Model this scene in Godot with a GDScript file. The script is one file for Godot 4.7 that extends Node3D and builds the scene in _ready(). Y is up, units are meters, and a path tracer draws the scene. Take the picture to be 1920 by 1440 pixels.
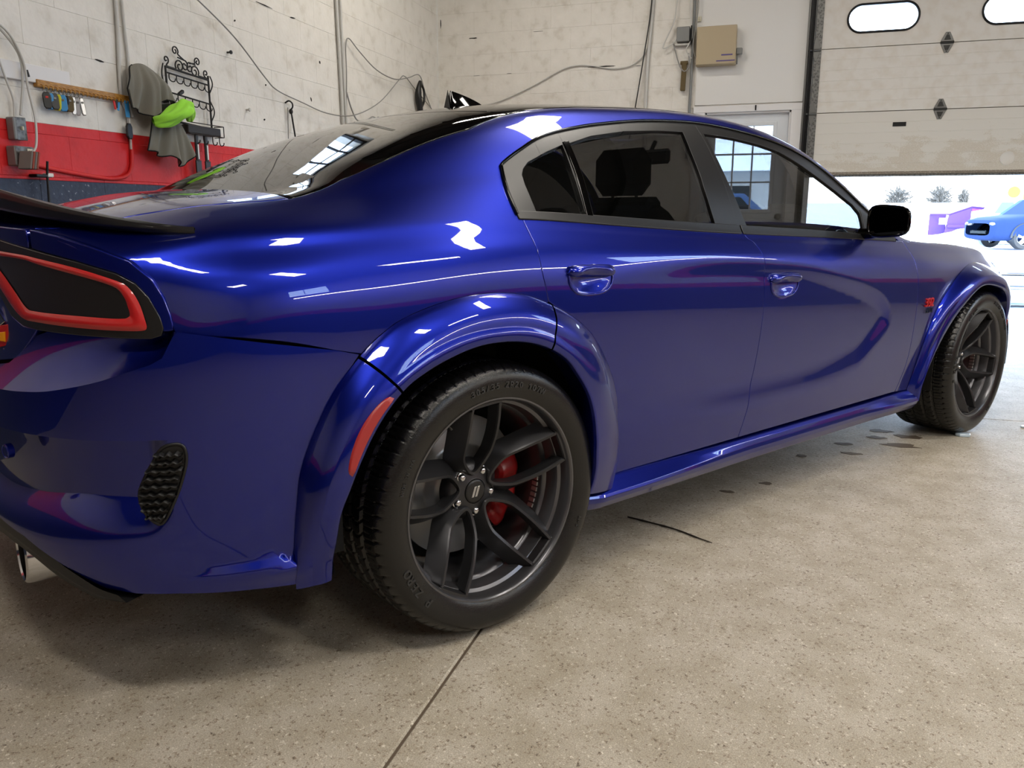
extends Node3D
# A blue wide-bodied sedan in a painted block garage. World axes follow the room: -z to the garage door wall, -x to the left wall, y up, metres.

const LEFT := -3.37          # face of the left wall
const BACK := -8.1           # face of the wall with the garage door
const RIGHT := 5.6
const REAR := 4.6
const CEIL := 4.3
var M := {}                  # materials by name
var taken := {}
var rng := RandomNumberGenerator.new()
var car: Node3D


func _ready() -> void:
	rng.seed = 7
	# --- camera
	var cam := Camera3D.new()
	cam.name = "camera"
	cam.position = Vector3(0, 1.08316, 0)
	cam.rotation = Vector3(deg_to_rad(-11.99), deg_to_rad(17.6), 0)
	cam.fov = 51.282
	cam.near = 0.05
	cam.far = 400.0
	add_child(cam)
	# --- sky: bright white overcast winter sky
	var sm := ProceduralSkyMaterial.new()
	sm.sky_top_color = Color(0.72, 0.85, 1.0)
	sm.sky_horizon_color = Color(0.96, 0.98, 1.0)
	sm.ground_horizon_color = Color(0.85, 0.9, 0.95)
	sm.ground_bottom_color = Color(0.6, 0.65, 0.7)
	sm.sky_energy_multiplier = 3.0
	sm.ground_energy_multiplier = 1.6
	var sky := Sky.new()
	sky.sky_material = sm
	var env := Environment.new()
	env.background_mode = Environment.BG_SKY
	env.sky = sky
	env.tonemap_mode = Environment.TONE_MAPPER_LINEAR
	env.tonemap_exposure = 1.0
	env.sdfgi_enabled = true
	env.ssao_enabled = true
	env.ssil_enabled = true
	var we := WorldEnvironment.new()
	we.name = "environment"
	we.environment = env
	add_child(we)
	# --- sun, high and soft behind thin cloud
	var sun := DirectionalLight3D.new()
	sun.name = "sun"
	sun.light_color = Color(1.0, 0.97, 0.92)
	sun.light_energy = 1.1
	sun.light_angular_distance = 2.0
	sun.shadow_enabled = true
	sun.rotation_degrees = Vector3(-38, 20, 0)
	add_child(sun)
	make_materials()
	# --- ceiling lamps, some inferred, some added: panel fittings, each with an area light of its size
	for p in LAMPS:
		ceiling_lamp(p)
	build_room()
	build_outside()
	build_car()
	build_wall_things()
	build_floor_things()


const LAMPS := [[0.6, -4.2, 0], [1.9, -3.0, 0], [-0.45, 0.3, 0], [1.7, -0.8, 0], [3.7, -1.8, 1], [2.4, 2.0, 1], [-1.9, -5.9, 0]]  # first few inferred from reflections, others added to brighten floor and wheels


# ------------------------------------------------------------------ naming
func numbered(called: String) -> String:
	taken[called] = taken.get(called, -1) + 1
	return called if taken[called] == 0 else "%s_%03d" % [called, taken[called]]


func thing(called: String, label: String, category: String, at := Vector3.ZERO, group := "") -> Node3D:
	var o := Node3D.new()
	o.name = numbered(called)
	o.position = at
	add_child(o, true)
	tag(o, label, category, group)
	return o


func tag(o: Node, label: String, category: String, group := "") -> Node:
	o.set_meta("label", label)
	o.set_meta("category", category)
	if group:
		o.set_meta("group", group)
	return o


func struct(o: Node) -> Node:
	o.set_meta("kind", "structure")
	return o


func put(called: String, mesh: Mesh, mat: Material, parent: Node = null, label := "") -> MeshInstance3D:
	var o := MeshInstance3D.new()
	o.mesh = mesh
	o.material_override = mat
	if parent == null:
		o.name = numbered(called)
		add_child(o, true)
	else:
		o.name = part_name(parent, called)
		parent.add_child(o, true)
	if label:
		o.set_meta("label", label)
	return o


func part_name(parent: Node, called: String) -> String:
	var k := 0
	var t := called
	while parent.has_node(NodePath(t)):
		k += 1
		t = "%s_%03d" % [called, k]
	return t


func group_part(called: String, parent: Node, at := Vector3.ZERO) -> Node3D:
	var o := Node3D.new()
	o.name = part_name(parent, called)
	o.position = at
	parent.add_child(o, true)
	return o


# ------------------------------------------------------------------ mesh builder
class MB:
	var v := PackedVector3Array()
	var n := PackedVector3Array()
	var t := PackedVector2Array()
	var ix := PackedInt32Array()

	func vert(p: Vector3, nn: Vector3, uv := Vector2.ZERO) -> int:
		v.append(p)
		n.append(nn)
		t.append(uv)
		return v.size() - 1

	func tri(a: int, b: int, c: int) -> void:
		var g := (v[b] - v[a]).cross(v[c] - v[a])
		ix.append(a)
		if g.dot(n[a] + n[b] + n[c]) > 0.0:
			ix.append(c)
			ix.append(b)
		else:
			ix.append(b)
			ix.append(c)

	func quad(a: int, b: int, c: int, d: int) -> void:
		tri(a, b, c)
		tri(a, c, d)

	func flat(pts: Array, nn: Vector3, uvs := []) -> void:
		var i0 := v.size()
		for i in pts.size():
			vert(pts[i], nn, uvs[i] if uvs else Vector2.ZERO)
		for i in range(1, pts.size() - 1):
			tri(i0, i0 + i, i0 + i + 1)

	# box with chamfered edges
	func box(c: Vector3, s: Vector3, b := 0.003, bs := Basis.IDENTITY) -> void:
		var h := s / 2.0
		b = minf(b, minf(h.x, minf(h.y, h.z)) * 0.9)
		var ax := [Vector3.RIGHT, Vector3.UP, Vector3.BACK]
		for a in 3:
			for sg in [-1.0, 1.0]:
				var nn: Vector3 = ax[a] * sg
				var u: Vector3 = ax[(a + 1) % 3]
				var w: Vector3 = ax[(a + 2) % 3]
				var hu: float = h[(a + 1) % 3] - b
				var hw: float = h[(a + 2) % 3] - b
				var o: Vector3 = nn * h[a]
				var su: float = s[(a + 1) % 3]
				var sw: float = s[(a + 2) % 3]
				flat([c + bs * (o - u * hu - w * hw), c + bs * (o + u * hu - w * hw), c + bs * (o + u * hu + w * hw), c + bs * (o - u * hu + w * hw)], bs * nn, [Vector2(0, 0), Vector2(su, 0), Vector2(su, sw), Vector2(0, sw)])
		if b <= 0.0:
			return
		for a in 3:
			var u: Vector3 = ax[(a + 1) % 3]
			var w: Vector3 = ax[(a + 2) % 3]
			var la: Vector3 = ax[a] * (h[a] - b)
			for su in [-1.0, 1.0]:
				for sw in [-1.0, 1.0]:
					var hu: float = h[(a + 1) % 3]
					var hw: float = h[(a + 2) % 3]
					var p1: Vector3 = u * su * hu + w * sw * (hw - b)
					var p2: Vector3 = u * su * (hu - b) + w * sw * hw
					flat([c + bs * (p1 - la), c + bs * (p1 + la), c + bs * (p2 + la), c + bs * (p2 - la)], bs * (u * su + w * sw).normalized())
		for sx in [-1.0, 1.0]:
			for sy in [-1.0, 1.0]:
				for sz in [-1.0, 1.0]:
					var q := Vector3(sx, sy, sz)
					flat([c + bs * (q * (h - Vector3(0, b, b))), c + bs * (q * (h - Vector3(b, 0, b))), c + bs * (q * (h - Vector3(b, b, 0)))], bs * q.normalized())

	func tube(pts: Array, r: float, k := 8, caps := true) -> void:
		var rr := []
		for p in pts:
			rr.append(r)
		taper(pts, rr, k, caps)

	func taper(pts: Array, rr: Array, k := 8, caps := true) -> void:
		var prev := PackedInt32Array()
		var up := Vector3.UP
		var first: Vector3 = (pts[1] - pts[0]).normalized()
		if absf(first.dot(up)) > 0.9:
			up = Vector3.RIGHT
		var side := first.cross(up).normalized()
		for i in pts.size():
			var d: Vector3 = (pts[mini(i + 1, pts.size() - 1)] - pts[maxi(i - 1, 0)]).normalized()
			side = (side - d * side.dot(d)).normalized()
			var other := d.cross(side)
			var ring := PackedInt32Array()
			for j in k + 1:
				var a := TAU * j / k
				var o := side * cos(a) + other * sin(a)
				ring.append(vert(pts[i] + o * rr[i], o, Vector2(float(j) / k, i)))
			if i > 0:
				for j in k:
					quad(prev[j], prev[j + 1], ring[j + 1], ring[j])
			prev = ring
			if caps and (i == 0 or i == pts.size() - 1):
				var cc := []
				for j in k:
					cc.append(v[ring[j]])
				flat(cc, -d if i == 0 else d)

	# profile: [Vector2(radius, along)], turned about the axis bs.y of at
	func lathe(prof: Array, at: Vector3, bs: Basis, k := 32, a0 := 0.0, a1 := TAU) -> void:
		var m := prof.size()
		for i in m - 1:
			var p: Vector2 = prof[i]
			var q: Vector2 = prof[i + 1]
			if p.distance_to(q) < 1e-6:
				continue
			var nn := Vector2(q.y - p.y, p.x - q.x).normalized()
			var n0 := nn
			var n1 := nn
			if i > 0:
				var b: Vector2 = p - prof[i - 1]
				var nb := Vector2(b.y, -b.x).normalized()
				if nb.dot(nn) > 0.75:
					n0 = (nb + nn).normalized()
			if i < m - 2:
				var b2: Vector2 = prof[i + 2] - q
				var nb2 := Vector2(b2.y, -b2.x).normalized()
				if nb2.dot(nn) > 0.75:
					n1 = (nb2 + nn).normalized()
			var prev := [0, 0]
			for j in k + 1:
				var a := lerpf(a0, a1, float(j) / k)
				var rad := bs.x * cos(a) + bs.z * sin(a)
				var i0 := vert(at + rad * p.x + bs.y * p.y, rad * n0.x + bs.y * n0.y, Vector2(float(j) / k, p.y))
				var i1 := vert(at + rad * q.x + bs.y * q.y, rad * n1.x + bs.y * n1.y, Vector2(float(j) / k, q.y))
				if j > 0:
					quad(prev[0], prev[1], i1, i0)
				prev = [i0, i1]

	# polygon (x right, y up of the basis) pushed along bs.z by depth
	func prism(poly: Array, depth: float, at: Vector3, bs: Basis, bevel := 0.0) -> void:
		var pp := PackedVector2Array(poly)
		if Geometry2D.is_polygon_clockwise(pp):
			pp.reverse()
		var front := pp
		if bevel > 0.0:
			var inn := Geometry2D.offset_polygon(pp, -bevel, Geometry2D.JOIN_MITER)
			if inn.size() == 1 and inn[0].size() == pp.size():
				front = inn[0]
				if Geometry2D.is_polygon_clockwise(front):
					front.reverse()
				var best := 0
				for i in front.size():
					if front[i].distance_to(pp[0]) < front[best].distance_to(pp[0]):
						best = i
				var rot := PackedVector2Array()
				for i in front.size():
					rot.append(front[(i + best) % front.size()])
				front = rot
			else:
				bevel = 0.0
		var ids := Geometry2D.triangulate_polygon(front)
		for z in [0.0, depth]:
			var nn := bs.z * (1.0 if z > 0.0 else -1.0)
			if depth < 0.0:
				nn = -bs.z if z < 0.0 else bs.z
			var i0 := v.size()
			for p in front:
				vert(at + bs.x * p.x + bs.y * p.y + bs.z * z, nn.normalized(), p)
			for i in range(0, ids.size(), 3):
				tri(i0 + ids[i], i0 + ids[i + 1], i0 + ids[i + 2])
		var m := pp.size()
		var sgn := signf(depth)
		for i in m:
			var a := pp[i]
			var b := pp[(i + 1) % m]
			var e := (b - a).normalized()
			var o := bs.x * e.y - bs.y * e.x
			var lo := bevel * sgn
			var hi := depth - bevel * sgn
			var A := at + bs.x * a.x + bs.y * a.y
			var B := at + bs.x * b.x + bs.y * b.y
			flat([A + bs.z * lo, B + bs.z * lo, B + bs.z * hi, A + bs.z * hi], o)
			if bevel > 0.0:
				var fa := front[i]
				var fb := front[(i + 1) % m]
				var FA := at + bs.x * fa.x + bs.y * fa.y
				var FB := at + bs.x * fb.x + bs.y * fb.y
				flat([A + bs.z * lo, B + bs.z * lo, FB, FA], (o - bs.z * sgn).normalized())
				flat([A + bs.z * hi, B + bs.z * hi, FB + bs.z * depth, FA + bs.z * depth], (o + bs.z * sgn).normalized())

	# smooth grid through f(i, j) -> Vector3; out: a point the faces look away from, or flip by sign
	func sheet(f: Callable, nu: int, nv: int, sign := 1.0, uvs := Vector2.ONE) -> void:
		var i0 := v.size()
		var g := []
		for i in nu + 1:
			for j in nv + 1:
				g.append(f.call(float(i) / nu, float(j) / nv))
		var w := nv + 1
		for i in nu + 1:
			for j in nv + 1:
				var du: Vector3 = g[mini(i + 1, nu) * w + j] - g[maxi(i - 1, 0) * w + j]
				var dv: Vector3 = g[i * w + mini(j + 1, nv)] - g[i * w + maxi(j - 1, 0)]
				var nn := du.cross(dv) * sign
				vert(g[i * w + j], nn.normalized() if nn.length() > 1e-12 else Vector3.UP, Vector2(float(i) / nu, float(j) / nv) * uvs)
		for i in nu:
			for j in nv:
				var a := i0 + i * w + j
				quad(a, a + 1, a + w + 1, a + w)

	func ball(c: Vector3, r: Vector3, k := 12) -> void:
		sheet(func(a: float, b: float): return c + r * Vector3(sin(b * PI) * cos(a * TAU), cos(b * PI), sin(b * PI) * sin(a * TAU)), k, k / 2, 1.0)
		fix_out(c)

	func fix_out(c: Vector3) -> void:
		# turn normals (and faces) away from c
		for i in v.size():
			if n[i].dot(v[i] - c) < 0.0:
				n[i] = -n[i]
		for i in range(0, ix.size(), 3):
			var g := (v[ix[i + 1]] - v[ix[i]]).cross(v[ix[i + 2]] - v[ix[i]])
			if g.dot(n[ix[i]] + n[ix[i + 1]] + n[ix[i + 2]]) > 0.0:
				var s := ix[i + 1]
				ix[i + 1] = ix[i + 2]
				ix[i + 2] = s

	func add(mesh: Mesh, x: Transform3D) -> void:
		for s in mesh.get_surface_count():
			var a := mesh.surface_get_arrays(s)
			var i0 := v.size()
			var pv: PackedVector3Array = a[Mesh.ARRAY_VERTEX]
			var pn: PackedVector3Array = a[Mesh.ARRAY_NORMAL]
			for i in pv.size():
				vert(x * pv[i], (x.basis * pn[i]).normalized())
			var pi: PackedInt32Array = a[Mesh.ARRAY_INDEX] if a[Mesh.ARRAY_INDEX] != null else PackedInt32Array(range(pv.size()))
			for i in range(0, pi.size() - 2, 3):
				tri(i0 + pi[i], i0 + pi[i + 1], i0 + pi[i + 2])

	func mirrored() -> MB:
		var o := MB.new()
		for i in v.size():
			o.vert(v[i] * Vector3(1, 1, -1), n[i] * Vector3(1, 1, -1), t[i])
		for i in range(0, ix.size(), 3):
			o.tri(ix[i], ix[i + 1], ix[i + 2])
		return o

	func mesh() -> ArrayMesh:
		var a := []
		a.resize(Mesh.ARRAY_MAX)
		a[Mesh.ARRAY_VERTEX] = v
		a[Mesh.ARRAY_NORMAL] = n
		a[Mesh.ARRAY_TEX_UV] = t
		a[Mesh.ARRAY_INDEX] = ix
		var m := ArrayMesh.new()
		if v.size() and ix.size():
			m.add_surface_from_arrays(Mesh.PRIMITIVE_TRIANGLES, a)
		return m


func basis_to(y: Vector3, hint := Vector3.UP) -> Basis:
	# a basis whose y axis points along y
	var yy := y.normalized()
	if absf(yy.dot(hint)) > 0.95:
		hint = Vector3.RIGHT
	var x := hint.cross(yy).normalized()
	return Basis(x, yy, x.cross(yy))


func smooth_path(pts: Array, per := 6, closed := false) -> Array:
	var out := []
	var m := pts.size()
	var last := m if closed else m - 1
	for i in last:
		var p0 = pts[(i - 1 + m) % m] if closed or i > 0 else pts[0]
		var p1 = pts[i]
		var p2 = pts[(i + 1) % m]
		var p3 = pts[(i + 2) % m] if closed or i + 2 < m else pts[m - 1]
		for k in per:
			var s := float(k) / per
			out.append((p1 * 2.0 + (p2 - p0) * s + (p0 * 2.0 - p1 * 5.0 + p2 * 4.0 - p3) * s * s + (p1 * 3.0 - p0 - p2 * 3.0 + p3) * s * s * s) * 0.5)
	if not closed:
		out.append(pts[m - 1])
	return out


func tab(xs: Array, ys: Array, x: float) -> float:
	# monotone-ish cubic through a table
	var m := xs.size()
	if x <= xs[0]:
		return ys[0]
	if x >= xs[m - 1]:
		return ys[m - 1]
	var i := 0
	while x > xs[i + 1]:
		i += 1
	var h: float = xs[i + 1] - xs[i]
	var s: float = (x - xs[i]) / h
	var d: float = (ys[i + 1] - ys[i]) / h
	var m0: float = d
	var m1: float = d
	if i > 0:
		var e: float = (ys[i] - ys[i - 1]) / (xs[i] - xs[i - 1])
		m0 = 0.0 if e * d <= 0.0 else 2.0 * e * d / (e + d)
	if i < m - 2:
		var e2: float = (ys[i + 2] - ys[i + 1]) / (xs[i + 2] - xs[i + 1])
		m1 = 0.0 if e2 * d <= 0.0 else 2.0 * e2 * d / (e2 + d)
	var s2 := s * s
	var s3 := s2 * s
	return (2 * s3 - 3 * s2 + 1) * ys[i] + (s3 - 2 * s2 + s) * h * m0 + (-2 * s3 + 3 * s2) * ys[i + 1] + (s3 - s2) * h * m1


func sstep(a: float, b: float, x: float) -> float:
	var s := clampf((x - a) / (b - a), 0.0, 1.0)
	return s * s * (3.0 - 2.0 * s)


# ------------------------------------------------------------------ trimmed surface patch
# f(Vector2) -> Vector3 is a surface; out_sign picks its outer side. The outline (in the surface's own parameters, about metres) is filled
# with cells of the size c and clipped exactly; its border is rounded over (r) and turned in (depth).
func patch(mb: MB, f: Callable, outline: PackedVector2Array, c := 0.025, sgn := 1.0, gap := 0.0, r := 0.003, depth := 0.014, lift := 0.0) -> void:
	if Geometry2D.is_polygon_clockwise(outline):
		outline.reverse()
	if gap > 0.0:
		var off := Geometry2D.offset_polygon(outline, -gap, Geometry2D.JOIN_MITER)
		if off.size() > 0:
			outline = off[0]
	outline = dense(outline, c)
	var lo := outline[0]
	var hi := outline[0]
	for p in outline:
		lo = lo.min(p)
		hi = hi.max(p)
	lo -= Vector2(c, c) * 0.37
	var nx := int((hi.x - lo.x) / c) + 2
	var ny := int((hi.y - lo.y) / c) + 2
	var cut := {}
	var m := outline.size()
	for i in m:
		var a := outline[i]
		var b := outline[(i + 1) % m]
		var k := int(a.distance_to(b) / (c * 0.1)) + 1
		for j in k + 1:
			var p := a.lerp(b, float(j) / k)
			cut[Vector2i(((p - lo) / c).floor())] = true
	var ids := {}
	var get_id := func(p: Vector2) -> int:
		var key := Vector2i((p * 20000.0).round())
		if not ids.has(key):
			ids[key] = surf_vert(mb, f, p, sgn, lift)
		return ids[key]
	for i in nx:
		for j in ny:
			var p0 := lo + Vector2(i, j) * c
			var q := PackedVector2Array([p0, p0 + Vector2(c, 0), p0 + Vector2(c, c), p0 + Vector2(0, c)])
			if not cut.has(Vector2i(i, j)):
				if Geometry2D.is_point_in_polygon(p0 + Vector2(c, c) / 2, outline):
					mb.quad(get_id.call(q[0]), get_id.call(q[1]), get_id.call(q[2]), get_id.call(q[3]))
				continue
			for piece in Geometry2D.intersect_polygons(q, outline):
				var tr := Geometry2D.triangulate_polygon(piece)
				for k in range(0, tr.size(), 3):
					var a: Vector2 = piece[tr[k]]
					var b: Vector2 = piece[tr[k + 1]]
					var d: Vector2 = piece[tr[k + 2]]
					if absf((b - a).cross(d - a)) > 1e-9:
						mb.tri(get_id.call(a), get_id.call(b), get_id.call(d))
	if depth > 0.0:
		border(mb, f, outline, sgn, r, depth, lift)


func border(mb: MB, f: Callable, outline: PackedVector2Array, sgn: float, r: float, depth: float, lift: float) -> void:
	var m := outline.size()
	var P := []
	var N := []
	for p in outline:
		var k := surf_vert(mb, f, p, sgn, lift)
		P.append(mb.v[k])
		N.append(mb.n[k])
	var steps := 3 if r > 0.0 else 0
	for i in m:
		var j := (i + 1) % m
		if outline[i].distance_to(outline[j]) < 1e-6:
			continue
		var bi := border_dir(P, N, i)
		var bj := border_dir(P, N, j)
		var row := []
		for s in steps + 1:
			var a := (PI / 2) * (float(s) / steps if steps else 1.0)
			row.append([P[i] + bi * r * sin(a) - N[i] * r * (1 - cos(a)), (N[i] * cos(a) + bi * sin(a)).normalized(), P[j] + bj * r * sin(a) - N[j] * r * (1 - cos(a)), (N[j] * cos(a) + bj * sin(a)).normalized()])
		row.append([P[i] + bi * r - N[i] * depth, bi, P[j] + bj * r - N[j] * depth, bj])
		if steps == 0:
			row[0][1] = bi
			row[0][3] = bj
		for s in row.size() - 1:
			var x = row[s]
			var y = row[s + 1]
			mb.quad(mb.vert(x[0], x[1]), mb.vert(x[2], x[3]), mb.vert(y[2], y[3]), mb.vert(y[0], y[1]))


func border_dir(P: Array, N: Array, i: int) -> Vector3:
	var m := P.size()
	var a: Vector3 = P[(i - 1 + m) % m]
	var b: Vector3 = P[(i + 1) % m]
	var d := (b - a).cross(N[i])
	# outward is away from the neighbours' inner side: outlines run counter-clockwise in parameters, so one of the two; kept by patch_turn
	return (d * patch_turn).normalized()


var patch_turn := 1.0


func surf_vert(mb: MB, f: Callable, p: Vector2, sgn: float, lift: float) -> int:
	var e := 0.002
	var o: Vector3 = f.call(p)
	var a: Vector3 = f.call(p + Vector2(e, 0)) - f.call(p - Vector2(e, 0))
	var b: Vector3 = f.call(p + Vector2(0, e)) - f.call(p - Vector2(0, e))
	var nn := a.cross(b).normalized() * sgn
	return mb.vert(o + nn * lift, nn, p)


func dense(poly: PackedVector2Array, step: float) -> PackedVector2Array:
	var out := PackedVector2Array()
	for i in poly.size():
		var a := poly[i]
		var b := poly[(i + 1) % poly.size()]
		var k := maxi(1, int(ceil(a.distance_to(b) / step)))
		for j in k:
			out.append(a.lerp(b, float(j) / k))
	return out


# ------------------------------------------------------------------ the car's skin
# Car axes: x forward from the rear axle, y up, z to the right from the centre line.
# body_at(x, v / 10): v runs 0 sill, 4 waist, 8 belt line, 10 top of the side windows, 13 centre line of roof, hood and deck, then mirrored to 26.
var bx := PackedFloat32Array()
var by := []
var bw := []


func rows(x: float, yb: float, w8: float, up: Array, wm := 0.946, y0 := 0.30, w0 := 0.905) -> void:
	var ys := [y0]
	var ws := [w0]
	var y4 := yb - 0.235
	var fr := [0.0, 0.3, 0.55, 0.8]
	var fw := [0.0, 0.45, 0.75, 0.93]
	for k in range(1, 4):
		ys.append(lerpf(y0, y4, fr[k]))
		ws.append(lerpf(w0, wm, fw[k]))
	ys.append_array([y4, yb - 0.155, yb - 0.09, yb - 0.04, yb])
	ws.append_array([wm, wm - 0.004, wm - 0.022, (wm - 0.022) * 0.4 + w8 * 0.6 + 0.004, w8])
	for p in up:
		ys.append(p[0])
		ws.append(p[1])
	station(x, ys, ws)


func station(x: float, ys: Array, ws: Array) -> void:
	bx.append(x)
	by.append(PackedFloat32Array(ys))
	bw.append(PackedFloat32Array(ws))


func body_stations() -> void:
	station(-0.98, [0.3, 0.44, 0.58, 0.7, 0.80, 0.90, 0.99, 1.05, 1.057, 1.060, 1.062, 1.065, 1.068, 1.068], [0.42, 0.43, 0.44, 0.45, 0.46, 0.46, 0.46, 0.46, 0.43, 0.38, 0.30, 0.22, 0.10, 0.0])
	station(-0.90, [0.3, 0.44, 0.58, 0.7, 0.80, 0.89, 0.97, 1.030, 1.045, 1.055, 1.060, 1.066, 1.076, 1.080], [0.63, 0.64, 0.65, 0.66, 0.67, 0.67, 0.67, 0.668, 0.648, 0.59, 0.50, 0.40, 0.20, 0.0])
	station(-0.80, [0.3, 0.44, 0.58, 0.7, 0.80, 0.87, 0.93, 0.982, 1.012, 1.046, 1.066, 1.080, 1.092, 1.097], [0.77, 0.78, 0.79, 0.796, 0.80, 0.80, 0.80, 0.79, 0.762, 0.68, 0.58, 0.45, 0.24, 0.0])
	station(-0.73, [0.3, 0.44, 0.58, 0.7, 0.79, 0.87, 0.945, 0.992, 1.025, 1.058, 1.082, 1.096, 1.108, 1.112], [0.815, 0.83, 0.84, 0.848, 0.854, 0.850, 0.838, 0.815, 0.782, 0.70, 0.60, 0.47, 0.25, 0.0])
	rows(-0.60, 1.045, 0.815, [[1.080, 0.735], [1.106, 0.645], [1.122, 0.5], [1.134, 0.27], [1.139, 0]], 0.908, 0.30, 0.875)
	rows(-0.35, 1.060, 0.850, [[1.105, 0.775], [1.138, 0.695], [1.155, 0.56], [1.168, 0.3], [1.173, 0]], 0.932, 0.30, 0.90)
	rows(-0.10, 1.074, 0.863, [[1.146, 0.793], [1.228, 0.70], [1.260, 0.57], [1.281, 0.3], [1.290, 0]])
	rows(0.15, 1.078, 0.868, [[1.180, 0.80], [1.305, 0.70], [1.346, 0.58], [1.371, 0.3], [1.380, 0]])
	rows(0.40, 1.067, 0.868, [[1.196, 0.80], [1.336, 0.694], [1.391, 0.60], [1.425, 0.3], [1.434, 0]])
	rows(0.70, 1.050, 0.868, [[1.203, 0.796], [1.355, 0.685], [1.419, 0.585], [1.453, 0.3], [1.462, 0]])
	rows(1.10, 1.030, 0.868, [[1.20, 0.79], [1.372, 0.675], [1.438, 0.58], [1.470, 0.3], [1.478, 0]])
	rows(1.50, 1.013, 0.868, [[1.175, 0.79], [1.348, 0.68], [1.422, 0.585], [1.453, 0.3], [1.462, 0]])
	rows(1.90, 0.995, 0.868, [[1.11, 0.81], [1.260, 0.705], [1.332, 0.607], [1.366, 0.3], [1.376, 0]])
	rows(2.20, 0.978, 0.868, [[1.038, 0.835], [1.100, 0.775], [1.160, 0.69], [1.200, 0.35], [1.207, 0]])
	rows(2.45, 0.962, 0.862, [[0.973, 0.83], [0.988, 0.79], [1.010, 0.72], [1.045, 0.38], [1.055, 0]])
	rows(2.80, 0.940, 0.845, [[0.954, 0.80], [0.962, 0.74], [0.968, 0.64], [0.985, 0.32], [0.992, 0]], 0.935)
	rows(3.10, 0.920, 0.825, [[0.936, 0.78], [0.944, 0.72], [0.950, 0.62], [0.966, 0.3], [0.972, 0]], 0.925)
	rows(3.40, 0.888, 0.80, [[0.905, 0.75], [0.915, 0.69], [0.921, 0.60], [0.936, 0.3], [0.942, 0]], 0.90)
	rows(3.62, 0.835, 0.755, [[0.856, 0.70], [0.868, 0.64], [0.877, 0.55], [0.890, 0.28], [0.895, 0]], 0.845, 0.30, 0.80)
	rows(3.84, 0.755, 0.60, [[0.79, 0.56], [0.81, 0.50], [0.823, 0.42], [0.838, 0.2], [0.845, 0]], 0.66, 0.32, 0.62)
	rows(3.95, 0.66, 0.36, [[0.68, 0.33], [0.69, 0.29], [0.70, 0.24], [0.71, 0.12], [0.715, 0]], 0.40, 0.36, 0.38)


var spline2 := {}    # second derivatives of the control lines along x (natural cubic splines)


func second(k: int, tabl: Array) -> PackedFloat32Array:
	var key := k + (100 if tabl == bw else 0)
	if spline2.has(key):
		return spline2[key]
	var m := bx.size()
	var u := PackedFloat32Array()
	var d2 := PackedFloat32Array()
	u.resize(m)
	d2.resize(m)
	for i in range(1, m - 1):
		var sg := (bx[i] - bx[i - 1]) / (bx[i + 1] - bx[i - 1])
		var p := sg * d2[i - 1] + 2.0
		d2[i] = (sg - 1.0) / p
		u[i] = (tabl[i + 1][k] - tabl[i][k]) / (bx[i + 1] - bx[i]) - (tabl[i][k] - tabl[i - 1][k]) / (bx[i] - bx[i - 1])
		u[i] = (6.0 * u[i] / (bx[i + 1] - bx[i - 1]) - sg * u[i - 1]) / p
	for i in range(m - 2, -1, -1):
		d2[i] = d2[i] * d2[i + 1] + u[i]
	spline2[key] = d2
	return d2


func hermite(i: int, k: int, tabl: Array, s: float) -> float:
	if bx[i] > -0.61 and bx[i + 1] < 2.5:
		var d2 := second(k, tabl)
		var hh := bx[i + 1] - bx[i]
		var a := 1.0 - s
		return a * tabl[i][k] + s * tabl[i + 1][k] + ((a * a * a - a) * d2[i] + (s * s * s - s) * d2[i + 1]) * hh * hh / 6.0
	var m := bx.size()
	var h := bx[i + 1] - bx[i]
	var d: float = (tabl[i + 1][k] - tabl[i][k]) / h
	var m0 := d
	var m1 := d
	if i > 0:
		var hb := bx[i] - bx[i - 1]
		m0 = ((tabl[i][k] - tabl[i - 1][k]) / hb * h + d * hb) / (h + hb)
	if i < m - 2:
		var hn := bx[i + 2] - bx[i + 1]
		m1 = (d * hn + (tabl[i + 2][k] - tabl[i + 1][k]) / hn * h) / (h + hn)
	var s2 := s * s
	var s3 := s2 * s
	return (2 * s3 - 3 * s2 + 1) * tabl[i][k] + (s3 - 2 * s2 + s) * h * m0 + (-2 * s3 + 3 * s2) * tabl[i + 1][k] + (s3 - s2) * h * m1


func body_at(u: Vector2) -> Vector3:
	var v := clampf(u.y * 10.0, 0.0, 26.0)
	var k := clampi(int(floor(v)), 0, 25)
	var s := v - k
	var i := 0
	while i < bx.size() - 2 and u.x > bx[i + 1]:
		i += 1
	var sx := (u.x - bx[i]) / (bx[i + 1] - bx[i])
	var q := []
	for j in range(k - 1, k + 3):
		var kk := j if j <= 13 else 26 - j
		var neg := -1.0 if j > 13 else 1.0
		if j < 0 or j > 26:
			q.append(null)
			continue
		q.append(Vector2(hermite(i, kk, by, sx), hermite(i, kk, bw, sx) * neg))
	if q[0] == null:
		q[0] = q[1] * 2.0 - q[2]
	if q[3] == null:
		q[3] = q[2] * 2.0 - q[1]
	var s2 := s * s
	var s3 := s2 * s
	var r: Vector2 = (q[1] * 2.0 + (q[2] - q[0]) * s + (q[0] * 2.0 - q[1] * 5.0 + q[2] * 4.0 - q[3]) * s2 + (q[1] * 3.0 - q[0] - q[2] * 3.0 + q[3]) * s3) * 0.5
	var w := r.y
	if v < 7.6:
		w -= scallop(u.x, r.x)
	elif v > 18.4:
		w += scallop(u.x, r.x)
	return Vector3(u.x, r.x, w)


# the long concave scallop of the doors, closed towards the front
func scallop(x: float, y: float) -> float:
	return scallop_only(x, y) + dent(x - 0.352, y - 0.912) + dent(x - 1.335, y - 0.842)


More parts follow.
